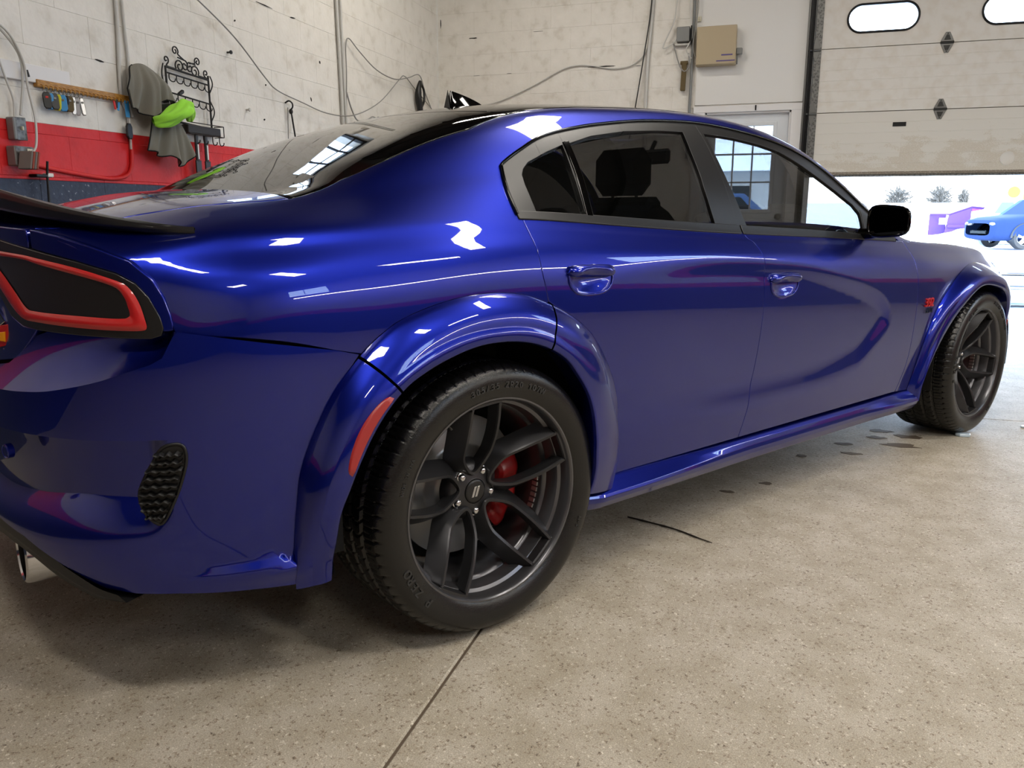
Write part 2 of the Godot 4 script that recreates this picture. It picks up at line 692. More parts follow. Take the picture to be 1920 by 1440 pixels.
func dent(dx: float, dy: float) -> float:
	# finger scoop behind a door handle
	var d := dx * dx / 0.0068 + dy * dy / (0.0022 if dy < 0.0 else 0.0012)
	return 0.016 * (1.0 - d) * (1.0 - d * d) if d < 1.0 else 0.0


func scallop_only(x: float, y: float) -> float:
	if x < 0.3 or x > 2.15:
		return 0.0
	var yt := tab([0.3, 0.9, 1.36, 1.79, 2.0, 2.10, 2.15], [0.966, 0.957, 0.926, 0.846, 0.785, 0.72, 0.63], x)
	var yb := tab([0.3, 0.73, 1.16, 1.51, 1.89, 2.05, 2.15], [0.42, 0.424, 0.407, 0.41, 0.455, 0.55, 0.63], x)
	if y > yt or y < yb:
		return 0.0
	return 0.017 * sstep(0.0, 0.075, yt - y) * sstep(0.0, 0.11, y - yb) * sstep(0.35, 1.1, x)


func v_at(x: float, y: float) -> float:
	# the row at which the right side has the height y
	var lo := 0.0
	var hi := 0.8
	for i in 26:
		var m := (lo + hi) / 2
		if body_at(Vector2(x, m)).y < y:
			lo = m
		else:
			hi = m
	return (lo + hi) / 2


# ------------------------------------------------------------------ the rear wrap: bumper, lamps, tail of the lid
# rear_at(angle * 0.85, y): angle 0 the right flank, PI / 2 the middle of the tail, PI the left flank.
const RK := 0.85


func rear_base(a: float, y: float, A: float, W: float) -> Vector3:
	var c := cos(a)
	var s := sin(a)
	var r := pow(pow(absf(c), 3.0) + pow(absf(s), 3.0), -1.0 / 3.0)
	return Vector3(-0.35 - A * r * s, y, W * r * c)


var rear_zone := 0   # 0 plain skin, 1 cove under the lamps, 2 pocket, 3 ledge


func rear_ridge(b: float) -> float:
	return tab([0.50, 0.53, 0.54, 0.577, 0.637, 0.713, 0.794, 0.866, 1.0, 1.57], [0.875, 0.855, 0.825, 0.798, 0.781, 0.760, 0.744, 0.733, 0.726, 0.722], b)


func rear_edge(b: float) -> float:
	return tab([0.55, 0.583, 0.605, 0.65, 0.74, 0.87, 1.09, 1.57], [0.470, 0.451, 0.433, 0.420, 0.409, 0.402, 0.420, 0.430], b)


func rear_top(b: float) -> float:
	return tab([0.6, 0.8, 1.0, 1.2, 1.57], [0.500, 0.502, 0.484, 0.470, 0.468], b)


func rear_at(u: Vector2) -> Vector3:
	var a := u.x / RK
	var y := u.y
	var A := tab([0.22, 0.28, 0.34, 0.42, 0.50, 0.60, 0.66, 0.75, 0.86], [0.655, 0.672, 0.688, 0.70, 0.70, 0.70, 0.702, 0.702, 0.70], y)
	var W := tab([0.22, 0.28, 0.36, 0.45, 0.60, 0.75, 0.86, 0.92, 1.0, 1.06], [0.885, 0.90, 0.915, 0.924, 0.930, 0.933, 0.930, 0.925, 0.915, 0.90], y)
	var b := minf(a, PI - a)          # angle from the nearer flank
	var ins := 0.0
	if rear_zone == 1:
		# cove between the bumper's ridge and the lamps
		var ridge := rear_ridge(b)
		var t := minf((y - ridge) / maxf(0.845 - ridge, 0.02), 1.0)
		ins += 0.058 * (1.0 - (1.0 - t) * (1.0 - t)) * sstep(0.505, 0.56, b)
	elif rear_zone == 2:
		# pocket between the grilles: an overhang at the top, leaning in to the foot
		var top := rear_top(b)
		ins += sstep(0.560, 0.63, b) * (0.042 + 0.014 * (0.640 - y) / (0.640 - top))
	elif rear_zone == 3:
		# rolled ledge below it
		var t2 := maxf((rear_top(b) - y) / (rear_top(b) - rear_edge(b)), -0.2)
		ins += sstep(0.560, 0.63, b) * 0.056 * (1.0 - t2) * (1.0 - t2)
	# small winglet along the lower corner
	if b < 0.60 and b > 0.15:
		var yu := tab([0.20, 0.311, 0.459, 0.60], [0.345, 0.361, 0.352, 0.338], b)
		var yl := tab([0.20, 0.375, 0.60], [0.314, 0.326, 0.337], b)
		var end := 0.206 + clampf((y - 0.316) * 2.3, 0.0, 0.105)
		var run := clampf((0.586 - b) / 0.22, 0.0, 1.0) * sstep(0.0, 0.018, b - end)
		if y < yu:
			ins -= 0.022 * run * clampf((yu - y) / maxf(yu - yl, 0.004), 0.0, 1.0) * (1.0 - 0.5 * sstep(yl, 0.27, y))
	var p := rear_base(a, y, A, W)
	if ins != 0.0:
		var e := 0.004
		var d := rear_base(a + e, y, A, W) - rear_base(a - e, y, A, W)
		p += Vector3(-d.z, 0, d.x).normalized() * ins
	return p


func mirror_line(pts: Array) -> PackedVector2Array:
	# a run from the right side to the centre, closed by its mirror image on the left
	var out := PackedVector2Array(pts)
	for i in range(pts.size() - 1, -1, -1):
		out.append(Vector2(pts[i].x, 2.6 - pts[i].y))
	return out


func mirror_rear(pts: Array) -> PackedVector2Array:
	var out := PackedVector2Array(pts)
	for i in range(pts.size() - 1, -1, -1):
		out.append(Vector2(PI * RK - pts[i].x, pts[i].y))
	return out


func xv(a: Array) -> Array:
	# [x, v, x, v, ...] in rows to surface parameters
	var out := []
	for i in range(0, a.size(), 2):
		out.append(Vector2(a[i], a[i + 1] * 0.1))
	return out


func ay(a: Array) -> Array:
	# [angle, height, ...] to rear wrap parameters
	var out := []
	for i in range(0, a.size(), 2):
		out.append(Vector2(a[i] * RK, a[i + 1]))
	return out


func panel(called: String, parent: Node, f: Callable, line: PackedVector2Array, mat: Material, c := 0.025, gap := 0.0028, both := false, lift := 0.0, r := 0.003, depth := 0.016) -> MeshInstance3D:
	var mb := MB.new()
	patch(mb, f, line, c, outer_sign(f, line), gap, r, depth, lift)
	var o := put(called, mb.mesh(), mat, parent)
	if both:
		put(called, mb.mirrored().mesh(), mat, parent)
	return o


# the sign that turns the surface normal away from the car's middle, and the border's outward turn
func outer_sign(f: Callable, line: PackedVector2Array) -> float:
	var mid := Vector2.ZERO
	for p in line:
		mid += p / line.size()
	var e := 0.002
	var o: Vector3 = f.call(mid)
	var a: Vector3 = f.call(mid + Vector2(e, 0)) - f.call(mid - Vector2(e, 0))
	var b: Vector3 = f.call(mid + Vector2(0, e)) - f.call(mid - Vector2(0, e))
	var s := 1.0 if a.cross(b).dot(o - Vector3(clampf(o.x, 0.2, 2.8), 0.45, 0)) > 0.0 else -1.0
	patch_turn = s
	return s


# ------------------------------------------------------------------ the car
func build_car() -> void:
	body_stations()
	car = thing("car", "glossy dark blue sedan with flared arches, black wheels and a black rear spoiler", "car", Vector3(-1.441, 0, -2.3725))
	car.rotation_degrees.y = 57.318
	car_panels()
	car_glass()
	car_tail()
	car_flares()
	car_details()
	car_inside()
	car_wheels()


const FLARE_ANG := [195, 185, 178, 170, 160, 150, 140, 130, 120, 110, 100, 90, 80, 70, 60, 50, 40, 30, 20, 10, 0, -8, -14]
const REAR_SEAM := [0.538, 0.534, 0.531, 0.533, 0.543, 0.546, 0.551, 0.553, 0.555, 0.547, 0.541, 0.538, 0.538, 0.535, 0.536, 0.538, 0.531, 0.524, 0.517, 0.503, 0.498, 0.501, 0.501]
const REAR_CREASE := [0.505, 0.503, 0.502, 0.502, 0.503, 0.501, 0.499, 0.483, 0.475, 0.469, 0.463, 0.459, 0.459, 0.457, 0.450, 0.450, 0.462, 0.468, 0.468, 0.466, 0.464, 0.464, 0.462]
const REAR_LIP := [0.472, 0.458, 0.457, 0.459, 0.453, 0.45, 0.45, 0.449, 0.44, 0.432, 0.428, 0.424, 0.422, 0.42, 0.415, 0.4, 0.388, 0.37, 0.351, 0.341, 0.34, 0.338, 0.333]
const REAR_LIP_W := [0.93, 0.945, 0.968, 0.985, 0.998, 1.0, 1.0, 1.0, 1.0, 1.0, 1.0, 1.0, 1.0, 1.0, 1.0, 1.0, 1.0, 1.0, 1.0, 0.995, 0.985, 0.972, 0.96]
const FRONT_SEAM := [0.64, 0.622, 0.603, 0.589, 0.582, 0.573, 0.554, 0.533, 0.518, 0.505, 0.500, 0.498, 0.498, 0.498, 0.498, 0.498, 0.495, 0.49, 0.49, 0.495, 0.50, 0.505, 0.51]
const FRONT_LIP := [0.60, 0.585, 0.565, 0.535, 0.495, 0.472, 0.457, 0.445, 0.434, 0.422, 0.405, 0.392, 0.387, 0.39, 0.395, 0.40, 0.41, 0.42, 0.425, 0.43, 0.435, 0.44, 0.445]
const FRONT_LIP_W := [0.945, 0.955, 0.962, 0.968, 0.972, 0.98, 0.99, 0.998, 1.0, 1.0, 1.0, 1.0, 1.0, 1.0, 0.995, 0.985, 0.97, 0.95, 0.93, 0.915, 0.905, 0.90, 0.895]


func flare_r(tabl: Array, deg: float) -> float:
	var xs := []
	for i in range(FLARE_ANG.size() - 1, -1, -1):
		xs.append(FLARE_ANG[i])
	var ys := tabl.duplicate()
	ys.reverse()
	return tab(xs, ys, deg)


func seam_xv(front: bool, deg: float) -> Vector2:
	# flare seam as a surface parameter of the body
	var r := flare_r(FRONT_SEAM if front else REAR_SEAM, deg)
	var c := Vector2(3.055 if front else 0.0, 0.355)
	var p := c + Vector2(cos(deg_to_rad(deg)), sin(deg_to_rad(deg))) * r
	return Vector2(p.x, v_at(p.x, p.y))


func seam_run(front: bool, from: float, to: float, step := 6.0) -> Array:
	var out := []
	var k := int(ceil(absf(to - from) / step))
	for i in k + 1:
		out.append(seam_xv(front, lerpf(from, to, float(i) / k)))
	return out


func car_panels() -> void:
	var P: Material = M.paint
	var cut_rear := xv([0.193, 4.10, 0.184, 4.61, 0.175, 5.17, 0.172, 6.07, 0.166, 7.12, 0.164, 7.96])
	var cut_mid := xv([1.149, 7.96, 1.192, 6.77, 1.205, 5.84, 1.208, 4.33, 1.209, 3.14, 1.192, 1.75, 1.164, 0.71, 1.138, 0.06])
	var cut_front := xv([2.333, 7.96, 2.349, 6.71, 2.347, 5.51, 2.357, 3.87, 2.363, 2.39, 2.362, 1.06, 2.325, 0.14, 2.30, 0.06])
	cut_mid = smooth_path(cut_mid, 4)
	cut_front = smooth_path(cut_front, 4)
	cut_rear = smooth_path(cut_rear, 4)
	# rear door
	var line := []
	line.append_array(cut_mid)
	line.append_array(xv([0.502, 0.06]))
	line.append_array(seam_run(false, -4.0, 66.0))
	line.append_array(cut_rear.slice(1))
	panel("rear_door", car, body_at, PackedVector2Array(line), P, 0.016, 0.0028, true)
	# front door
	line = []
	line.append_array(cut_front)
	var back := cut_mid.duplicate()
	back.reverse()
	line.append_array(back)
	panel("front_door", car, body_at, PackedVector2Array(line), P, 0.016, 0.0028, true)
	# quarter panel with the roof rail and windscreen pillar
	line = xv([-0.727, 4.76, -0.720, 4.74, -0.56, 4.13, -0.42, 3.68])
	line.append_array(seam_run(false, 130.0, 69.0))
	line.append_array(cut_rear)
	line.append_array(dlo_top())
	line.append_array(xv([2.30, 8.02, 2.42, 8.02, 2.46, 8.6, 2.44, 9.1, 2.36, 9.4, 2.2, 9.95, 2.0, 10.38, 1.8, 10.72, 1.6, 10.98, 1.4, 11.05, 1.0, 11.02, 0.6, 10.95, 0.38, 10.80, 0.25, 10.42, 0.128, 10.08, -0.078, 10.04, -0.263, 10.02, -0.405, 9.62]))
	line.append_array(xv([-0.55, 9.72, -0.73, 9.80, -0.84, 9.60, -0.895, 9.0, -0.918, 7.75, -0.885, 7.40, -0.84, 7.15, -0.79, 6.95, -0.759, 6.2, -0.744, 5.6]))
	panel("quarter_panel", car, body_at, PackedVector2Array(line), P, 0.022, 0.0025, true)
	# fender
	line = []
	line.append_array(seam_run(true, 190.0, 40.0))
	line.append_array(xv([3.46, 6.4, 3.44, 8.3, 3.30, 8.9, 2.9, 9.1, 2.52, 9.0, 2.47, 8.4, 2.42, 8.0]))
	var cf := cut_front.duplicate()
	line.append_array(cf)
	panel("front_fender", car, body_at, PackedVector2Array(line), P, 0.022, 0.0028, true)
	# hood, roof, windscreen, rear window, deck
	panel("hood", car, body_at, mirror_line(xv([2.47, 13.0, 2.47, 9.05, 2.52, 9.02, 2.9, 9.12, 3.30, 8.92, 3.5, 9.0, 3.74, 9.6, 3.78, 11, 3.80, 13.0])), P, 0.04)
	panel("roof_panel", car, body_at, mirror_line(xv([1.52, 13.0, 1.54, 12.0, 1.58, 11.02, 1.4, 11.07, 1.0, 11.04, 0.6, 10.97, 0.38, 10.82, 0.30, 10.60, 0.245, 11.4, 0.215, 12.2, 0.205, 13.0])), M.black_gloss, 0.03, 0.002)
	panel("rear_window", car, glass_at, mirror_line(xv([0.200, 13.0, 0.210, 12.2, 0.240, 11.4, 0.292, 10.58, 0.25, 10.45, 0.128, 10.11, -0.078, 10.07, -0.263, 10.05, -0.40, 9.68, -0.43, 11, -0.455, 12, -0.465, 13.0])), M.rear_glass, 0.03, 0.002, false, 0.0, 0.003, 0.008)
	panel("windshield", car, body_at, mirror_line(xv([1.525, 13.0, 1.545, 12.0, 1.59, 11.0, 1.8, 10.75, 2.0, 10.41, 2.2, 9.98, 2.36, 9.44, 2.44, 10.5, 2.46, 12, 2.465, 13.0])), M.clear_glass, 0.04, 0.003, false, -0.004, 0.002, 0.004)
	panel("trunk_lid", car, body_at, mirror_line(xv([-0.472, 13.0, -0.462, 12, -0.437, 11, -0.41, 9.66, -0.55, 9.76, -0.73, 9.84, -0.84, 9.66, -0.90, 9.02, -0.925, 7.8, -0.97, 7.7, -0.978, 13.0])), P, 0.022, 0.0025)
	nose()
	# sill: a swept blade under the doors
	var mb := MB.new()
	var prof := [[0.318, 0.880], [0.308, 0.912], [0.296, 0.925], [0.276, 0.952], [0.266, 0.957], [0.250, 0.950], [0.225, 0.928], [0.208, 0.890], [0.204, 0.80]]
	var prof2 := [[0.312, 0.880], [0.303, 0.909], [0.292, 0.918], [0.276, 0.924], [0.262, 0.927], [0.247, 0.925], [0.222, 0.914], [0.206, 0.880], [0.202, 0.80]]
	mb.sheet(func(a: float, b: float):
		var x := lerpf(0.345, 2.46, a)
		var k := maxf(sstep(1.25, 0.50, x), sstep(2.0, 2.35, x) * 0.8)
		var q := b * 8.0
		var i := mini(int(q), 7)
		var s := q - i
		var y := lerpf(lerpf(prof2[i][0], prof2[i + 1][0], s), lerpf(prof[i][0], prof[i + 1][0], s), k)
		var w := lerpf(lerpf(prof2[i][1], prof2[i + 1][1], s), lerpf(prof[i][1], prof[i + 1][1], s), k)
		var e := sstep(0.345, 0.42, x)
		return Vector3(x, y - 0.012 * (a - 0.2), w - 0.02 * (1.0 - e)), 90, 40, 1.0)
	mb.flat([Vector3(0.345, 0.204, 0.70), Vector3(0.345, 0.204, 0.86), Vector3(0.345, 0.228, 0.905), Vector3(0.345, 0.266, 0.93), Vector3(0.345, 0.31, 0.88), Vector3(0.345, 0.31, 0.70)], Vector3(-1, 0, 0))
	out_from(mb, Vector3(1.4, 0.26, 0.5))
	put("side_sill", mb.mesh(), P, car)
	put("side_sill", mb.mirrored().mesh(), P, car)


func out_from(mb: MB, c: Vector3) -> void:
	# sheets of unknown turn: face away from the axis through c along x
	for i in mb.v.size():
		var d := mb.v[i] - Vector3(mb.v[i].x, c.y, c.z)
		if mb.n[i].dot(d) < 0.0 and absf(mb.n[i].x) < 0.95:
			mb.n[i] = -mb.n[i]
	for i in range(0, mb.ix.size(), 3):
		var a := mb.ix[i]
		var b := mb.ix[i + 1]
		var d2 := mb.ix[i + 2]
		if (mb.v[b] - mb.v[a]).cross(mb.v[d2] - mb.v[a]).dot(mb.n[a] + mb.n[b] + mb.n[d2]) > 0.0:
			mb.ix[i + 1] = d2
			mb.ix[i + 2] = b


func nose() -> void:
	# the front end, out of the camera's sight: skin from the fenders round to the middle
	var side := []
	side.append_array(xv([3.505, 0.05, 3.545, 2.2, 3.53, 4.0, 3.48, 6.3, 3.46, 8.25, 3.52, 8.98, 3.75, 9.55, 3.80, 10.5, 3.82, 13.0]))
	var fwd := xv([3.948, 13.0, 3.948, 0.05])
	side.append_array(fwd)
	panel("front_bumper", car, body_at, PackedVector2Array(side), M.paint, 0.03, 0.0028, true)
	var mb := MB.new()
	mb.sheet(func(a: float, b: float):
		var p := body_at(Vector2(3.949, b * 1.3))
		return Vector3(3.949 + 0.012 * (1.0 - a * a), p.y, p.z * a), 4, 24, 1.0)
	mb.fix_out(Vector3(3.5, 0.5, 0.1))
	put("front_grille", mb.mesh(), M.black_plastic, car)
	put("front_grille", mb.mirrored().mesh(), M.black_plastic, car)


func dlo_top() -> Array:
	return xv([0.150, 8.05, 0.149, 8.67, 0.162, 9.14, 0.178, 9.27, 0.265, 9.50, 0.374, 9.74, 0.532, 9.93, 0.643, 10.03, 0.812, 10.14, 0.987, 10.18, 1.109, 10.20, 1.209, 10.21, 1.436, 10.19, 1.62, 10.17, 1.812, 10.12, 1.922, 10.02, 2.01, 9.82, 2.094, 9.49, 2.16, 9.2, 2.25, 8.7])


func glass_lines() -> Array:
	return [
		xv([0.222, 8.12, 0.218, 8.80, 0.222, 9.0, 0.235, 9.12, 0.262, 9.24, 0.346, 9.41, 0.424, 9.54, 0.413, 9.0, 0.407, 8.12]),
		xv([0.456, 9.57, 0.562, 9.72, 0.727, 9.84, 0.896, 9.87, 1.030, 9.87, 1.018, 9.49, 1.004, 8.8, 1.005, 8.09, 0.437, 8.09, 0.443, 9.0]),
		xv([1.145, 9.88, 1.326, 9.90, 1.483, 9.90, 1.605, 9.86, 1.711, 9.74, 1.816, 9.60, 1.921, 9.45, 2.007, 9.28, 2.03, 9.05, 1.995, 8.12, 1.585, 8.08, 1.185, 8.06, 1.154, 8.97])]


func car_glass() -> void:
	var outer := dlo_top()
	outer.append_array(xv([2.28, 8.14, 1.6, 8.14, 0.9, 8.14]))
	var G := glass_lines()
	var names := ["quarter_window", "rear_door_window", "front_door_window"]
	for i in 3:
		panel(names[i], car, body_at, PackedVector2Array(G[i]), M.tint_front if i == 2 else M.tint, 0.03, -0.006, true, -0.009, 0.0, 0.0)
	# black frames: the surround less the panes, in pieces that each fold round one pane
	var cuts := [-1.0, 0.32, 0.43, 0.72, 1.128, 1.6, 3.0]
	var spans := [["window_frame", [[0, 1], [1, 2]]], ["window_frame", [[2, 3], [3, 4]]], ["window_frame", [[4, 5], [5, 6]]]]
	for s in spans:
		var mb := MB.new()
		for c in s[1]:
			var lo: float = cuts[c[0]]
			var hi: float = cuts[c[1]]
			var half := PackedVector2Array([Vector2(lo, 0.5), Vector2(hi, 0.5), Vector2(hi, 1.3), Vector2(lo, 1.3)])
			for a in Geometry2D.intersect_polygons(PackedVector2Array(outer), half):
				var left := [a]
				for g in G:
					var next := []
					for q in left:
						next.append_array(Geometry2D.clip_polygons(q, PackedVector2Array(g)))
					left = next
				for q in left:
					if not Geometry2D.is_polygon_clockwise(q):
						patch(mb, body_at, q, 0.02, outer_sign(body_at, q), 0.0006, 0.0015, 0.012, 0.001)
		put(s[0], mb.mesh(), M.black_satin, car)
		put(s[0], mb.mirrored().mesh(), M.black_satin, car)
	# belt mouldings and the slim division bar
	for r in [[0.152, 1.134], [1.146, 2.26]]:
		panel("belt_moulding", car, body_at, PackedVector2Array(xv([r[0], 7.90, r[1], 7.90, r[1], 8.13, r[0], 8.13])), M.black_satin, 0.02, 0.0, true, 0.004, 0.003, 0.010)
	panel("division_bar", car, body_at, PackedVector2Array(xv([0.410, 8.12, 0.432, 8.12, 0.452, 9.60, 0.430, 9.58])), M.black_gloss, 0.02, 0.0, true, 0.004, 0.003, 0.010)
	# fine bright-edged seal along the top of the frames
	var run := smooth_path(dlo_top(), 4)
	var pts := []
	for q in run:
		var p := body_at(q)
		pts.append(p + Vector3(0, 0.002, 0.003))
	var mb2 := MB.new()
	mb2.tube(pts, 0.0045, 6)
	put("window_seal", mb2.mesh(), M.black_gloss, car)
	put("window_seal", mb2.mirrored().mesh(), M.black_gloss, car)


func glass_at(u: Vector2) -> Vector3:
	# the rear window keeps its slope down to the deck instead of sweeping out into it
	var p := body_at(u)
	var x0 := -0.04
	if u.x >= x0:
		return p
	var q := body_at(Vector2(x0, u.y))
	var s := (body_at(Vector2(x0 + 0.02, u.y)).y - body_at(Vector2(x0 - 0.02, u.y)).y) / 0.04
	var d := u.x - x0
	var v := minf(u.y, 2.6 - u.y) * 10.0
	p.y = lerpf(p.y, q.y + s * d - 0.10 * d * d, sstep(10.0, 11.2, v))
	return p


func car_tail() -> void:
	var P: Material = M.paint
	# bumper skin, one piece round the tail
	var line := ay([0.530, 0.860, 0.30, 0.822, 0.10, 0.795, 0.035, 0.782])
	line.reverse()
	var half := []
	# start at the lower front corner on the right, run up the flare, back along the lamp, to the middle; mirrored
	half = ay([1.571, 0.425, 1.30, 0.428, 1.12, 0.420, 0.985, 0.396, 0.89, 0.357, 0.811, 0.324, 0.765, 0.304, 0.688, 0.294, 0.565, 0.290, 0.379, 0.279, 0.27, 0.268, 0.18, 0.262])
	half.append_array(ay([0.17, 0.36, 0.17, 0.45, 0.165, 0.531, 0.155, 0.602, 0.125, 0.66, 0.09, 0.705, 0.05, 0.748, 0.012, 0.780]))
	half.append_array(ay([0.10, 0.797, 0.30, 0.8255, 0.526, 0.860, 0.60, 0.848, 0.68, 0.844, 0.80, 0.845, 0.90, 0.848, 0.95, 0.835, 0.985, 0.806, 1.03, 0.775, 1.12, 0.762, 1.571, 0.757]))
	var right := PackedVector2Array(half)
	var mb := MB.new()
	right = Geometry2D.offset_polygon(right, -0.0025, Geometry2D.JOIN_MITER)[0]
	var sg := outer_sign(rear_at, right)
	var above := [Vector2(1.60 * RK, 0.95), Vector2(0.505 * RK, 0.95)]
	var pocket := []
	var ledge := []
	for i in 40:
		var b := lerpf(0.505, 1.60, i / 39.0)
		above.append(Vector2(b * RK, rear_ridge(b)))
		var b2 := lerpf(0.565, 1.60, i / 39.0)
		pocket.append(Vector2(b2 * RK, rear_top(b2)))
		ledge.append(Vector2(b2 * RK, rear_edge(b2)))
	var zone2 := pocket.duplicate()
	zone2.append_array([Vector2(1.60 * RK, 0.640), Vector2(0.565 * RK, 0.640)])
	var back := pocket.duplicate()
	back.reverse()
	var zone3 := ledge.duplicate()
	zone3.append_array(back)
	var rest := [right]
	var zones := [[1, above], [2, zone2], [3, zone3]]
	for z in zones:
		var next := []
		for q in rest:
			next.append_array(Geometry2D.clip_polygons(q, PackedVector2Array(z[1])))
		rest = next
		rear_zone = z[0]
		for q in Geometry2D.intersect_polygons(right, PackedVector2Array(z[1])):
			patch(mb, rear_at, q, 0.0125, sg, 0.0, 0.0, 0.0)
	rear_zone = 0
	for q in rest:
		patch(mb, rear_at, q, 0.0125, sg, 0.0, 0.0, 0.0)
	# underside of the overhang above the pocket
	var prev := [0, 0]
	for i in 50:
		var u := Vector2(lerpf(0.565, 1.5708, i / 49.0) * RK, 0.640)
		rear_zone = 0
		var p0 := rear_at(u)
		rear_zone = 2
		var p1 := rear_at(u)
		var cur := [mb.vert(p0, Vector3.DOWN), mb.vert(p1, Vector3.DOWN)]
		if i > 0 and p0.distance_to(p1) > 1e-5:
			mb.quad(prev[0], prev[1], cur[1], cur[0])
		prev = cur
	rear_zone = 0
	put("rear_bumper", mb.mesh(), P, car)
	put("rear_bumper", mb.mirrored().mesh(), P, car)
	# tail of the quarter above the lamp
	var corner := PackedVector2Array(ay([0.594, 0.856, 0.570, 0.858, 0.575, 0.885, 0.587, 0.921, 0.611, 0.957, 0.659, 0.993, 0.745, 1.020, 0.828, 1.040, 0.906, 1.052, 0.915, 1.016, 0.791, 0.994, 0.695, 0.972, 0.650, 0.952, 0.622, 0.925, 0.602, 0.89]))
	panel("quarter_panel", car, rear_upper, corner, P, 0.012, 0.0015, true)
	# tail of the lid, with the recessed middle
	var lid := mirror_rear(ay([0.92, 1.016, 0.912, 1.053, 1.1, 1.060, 1.35, 1.064, 1.571, 1.064]))
	var up := []
	for p in ay([0.92, 1.052, 0.926, 1.016, 1.055, 1.035, 1.3, 1.04, 1.571, 1.04]):
		up.append(p)
	lid = PackedVector2Array(up)
	var top := ay([1.571, 1.066, 1.3, 1.064, 1.1, 1.060])
	lid.append_array(PackedVector2Array(top))
	panel("trunk_lid", car, rear_upper, lid, P, 0.015, 0.0015, true)
	var low := PackedVector2Array(ay([0.943, 0.850, 0.998, 0.852, 1.041, 0.868, 1.095, 0.915, 1.2, 0.945, 1.571, 0.95, 1.571, 0.763, 1.12, 0.768, 1.03, 0.781, 0.99, 0.81]))
	panel("trunk_lid", car, rear_upper, low, P, 0.015, 0.0015, true)
	# lamps: black housing under smoked lens, red light bar in a ring
	var lamp_line := ay([1.571, 1.036, 1.3, 1.036, 1.055, 1.033, 0.920, 1.013, 0.791, 0.991, 0.695, 0.969, 0.650, 0.949, 0.622, 0.922, 0.600, 0.885, 0.594, 0.862, 0.600, 0.848, 0.625, 0.842, 0.68, 0.843, 0.80, 0.846, 0.938, 0.850, 0.998, 0.856, 1.041, 0.872, 1.095, 0.919, 1.2, 0.949, 1.571, 0.955])
	for s in [1, -1]:
		var lamp := group_part("tail_lamp", car)
		var hb := MB.new()
		patch(hb, rear_upper, PackedVector2Array(lamp_line), 0.015, outer_sign(rear_upper, PackedVector2Array(lamp_line)), 0.001, 0.002, 0.02, 0.0025)
		put("lamp_lens", (hb if s > 0 else hb.mirrored()).mesh(), M.smoked, lamp)
		# the ring, drawn as two runs and filled between them
		var outer := ay([1.30, 1.012, 1.10, 1.010, 0.961, 1.003, 0.906, 0.997, 0.793, 0.980, 0.697, 0.957, 0.667, 0.944, 0.645, 0.915, 0.634, 0.88, 0.632, 0.864, 0.645, 0.858, 0.70, 0.858, 0.776, 0.860, 0.934, 0.866, 0.983, 0.870, 1.023, 0.890, 1.088, 0.936, 1.15, 0.955, 1.30, 0.960])
		var inner := ay([1.30, 0.996, 1.10, 0.998, 0.962, 0.994, 0.900, 0.984, 0.795, 0.966, 0.706, 0.946, 0.680, 0.926, 0.672, 0.905, 0.669, 0.890, 0.676, 0.884, 0.687, 0.882, 0.72, 0.882, 0.808, 0.885, 0.929, 0.888, 0.967, 0.894, 1.012, 0.930, 1.076, 0.972, 1.15, 0.980, 1.30, 0.982])
		var rb := MB.new()
		var oo := smooth_path(outer, 4)
		var ii := smooth_path(inner, 4)
		var m := oo.size()
		rb.sheet(func(a: float, b: float):
			var k := int(round(a * (m - 1)))
			var q: Vector2 = oo[k].lerp(ii[k], b)
			var p := rear_upper(q)
			var nn := (p - Vector3(-0.1, p.y, 0)).normalized()
			return p + nn * (0.0045 + 0.005 * sin(PI * b)), m - 1, 4, 1.0)
		rb.fix_out(Vector3(-0.1, 0.93, 0))
		put("light_bar", (rb if s > 0 else rb.mirrored()).mesh(), M.red_lens, lamp)
	tail_grilles()
	tail_low()
	spoiler()


func rear_upper(u: Vector2) -> Vector3:
	# the plain tail above the bumper; heights lean forward a little
	var A := tab([0.75, 0.85, 0.95, 1.07], [0.655, 0.641, 0.641, 0.652], u.y)
	var W := tab([0.75, 0.85, 0.95, 1.07], [0.925, 0.925, 0.922, 0.905], u.y)
	return rear_base(u.x / RK, u.y, A, W)


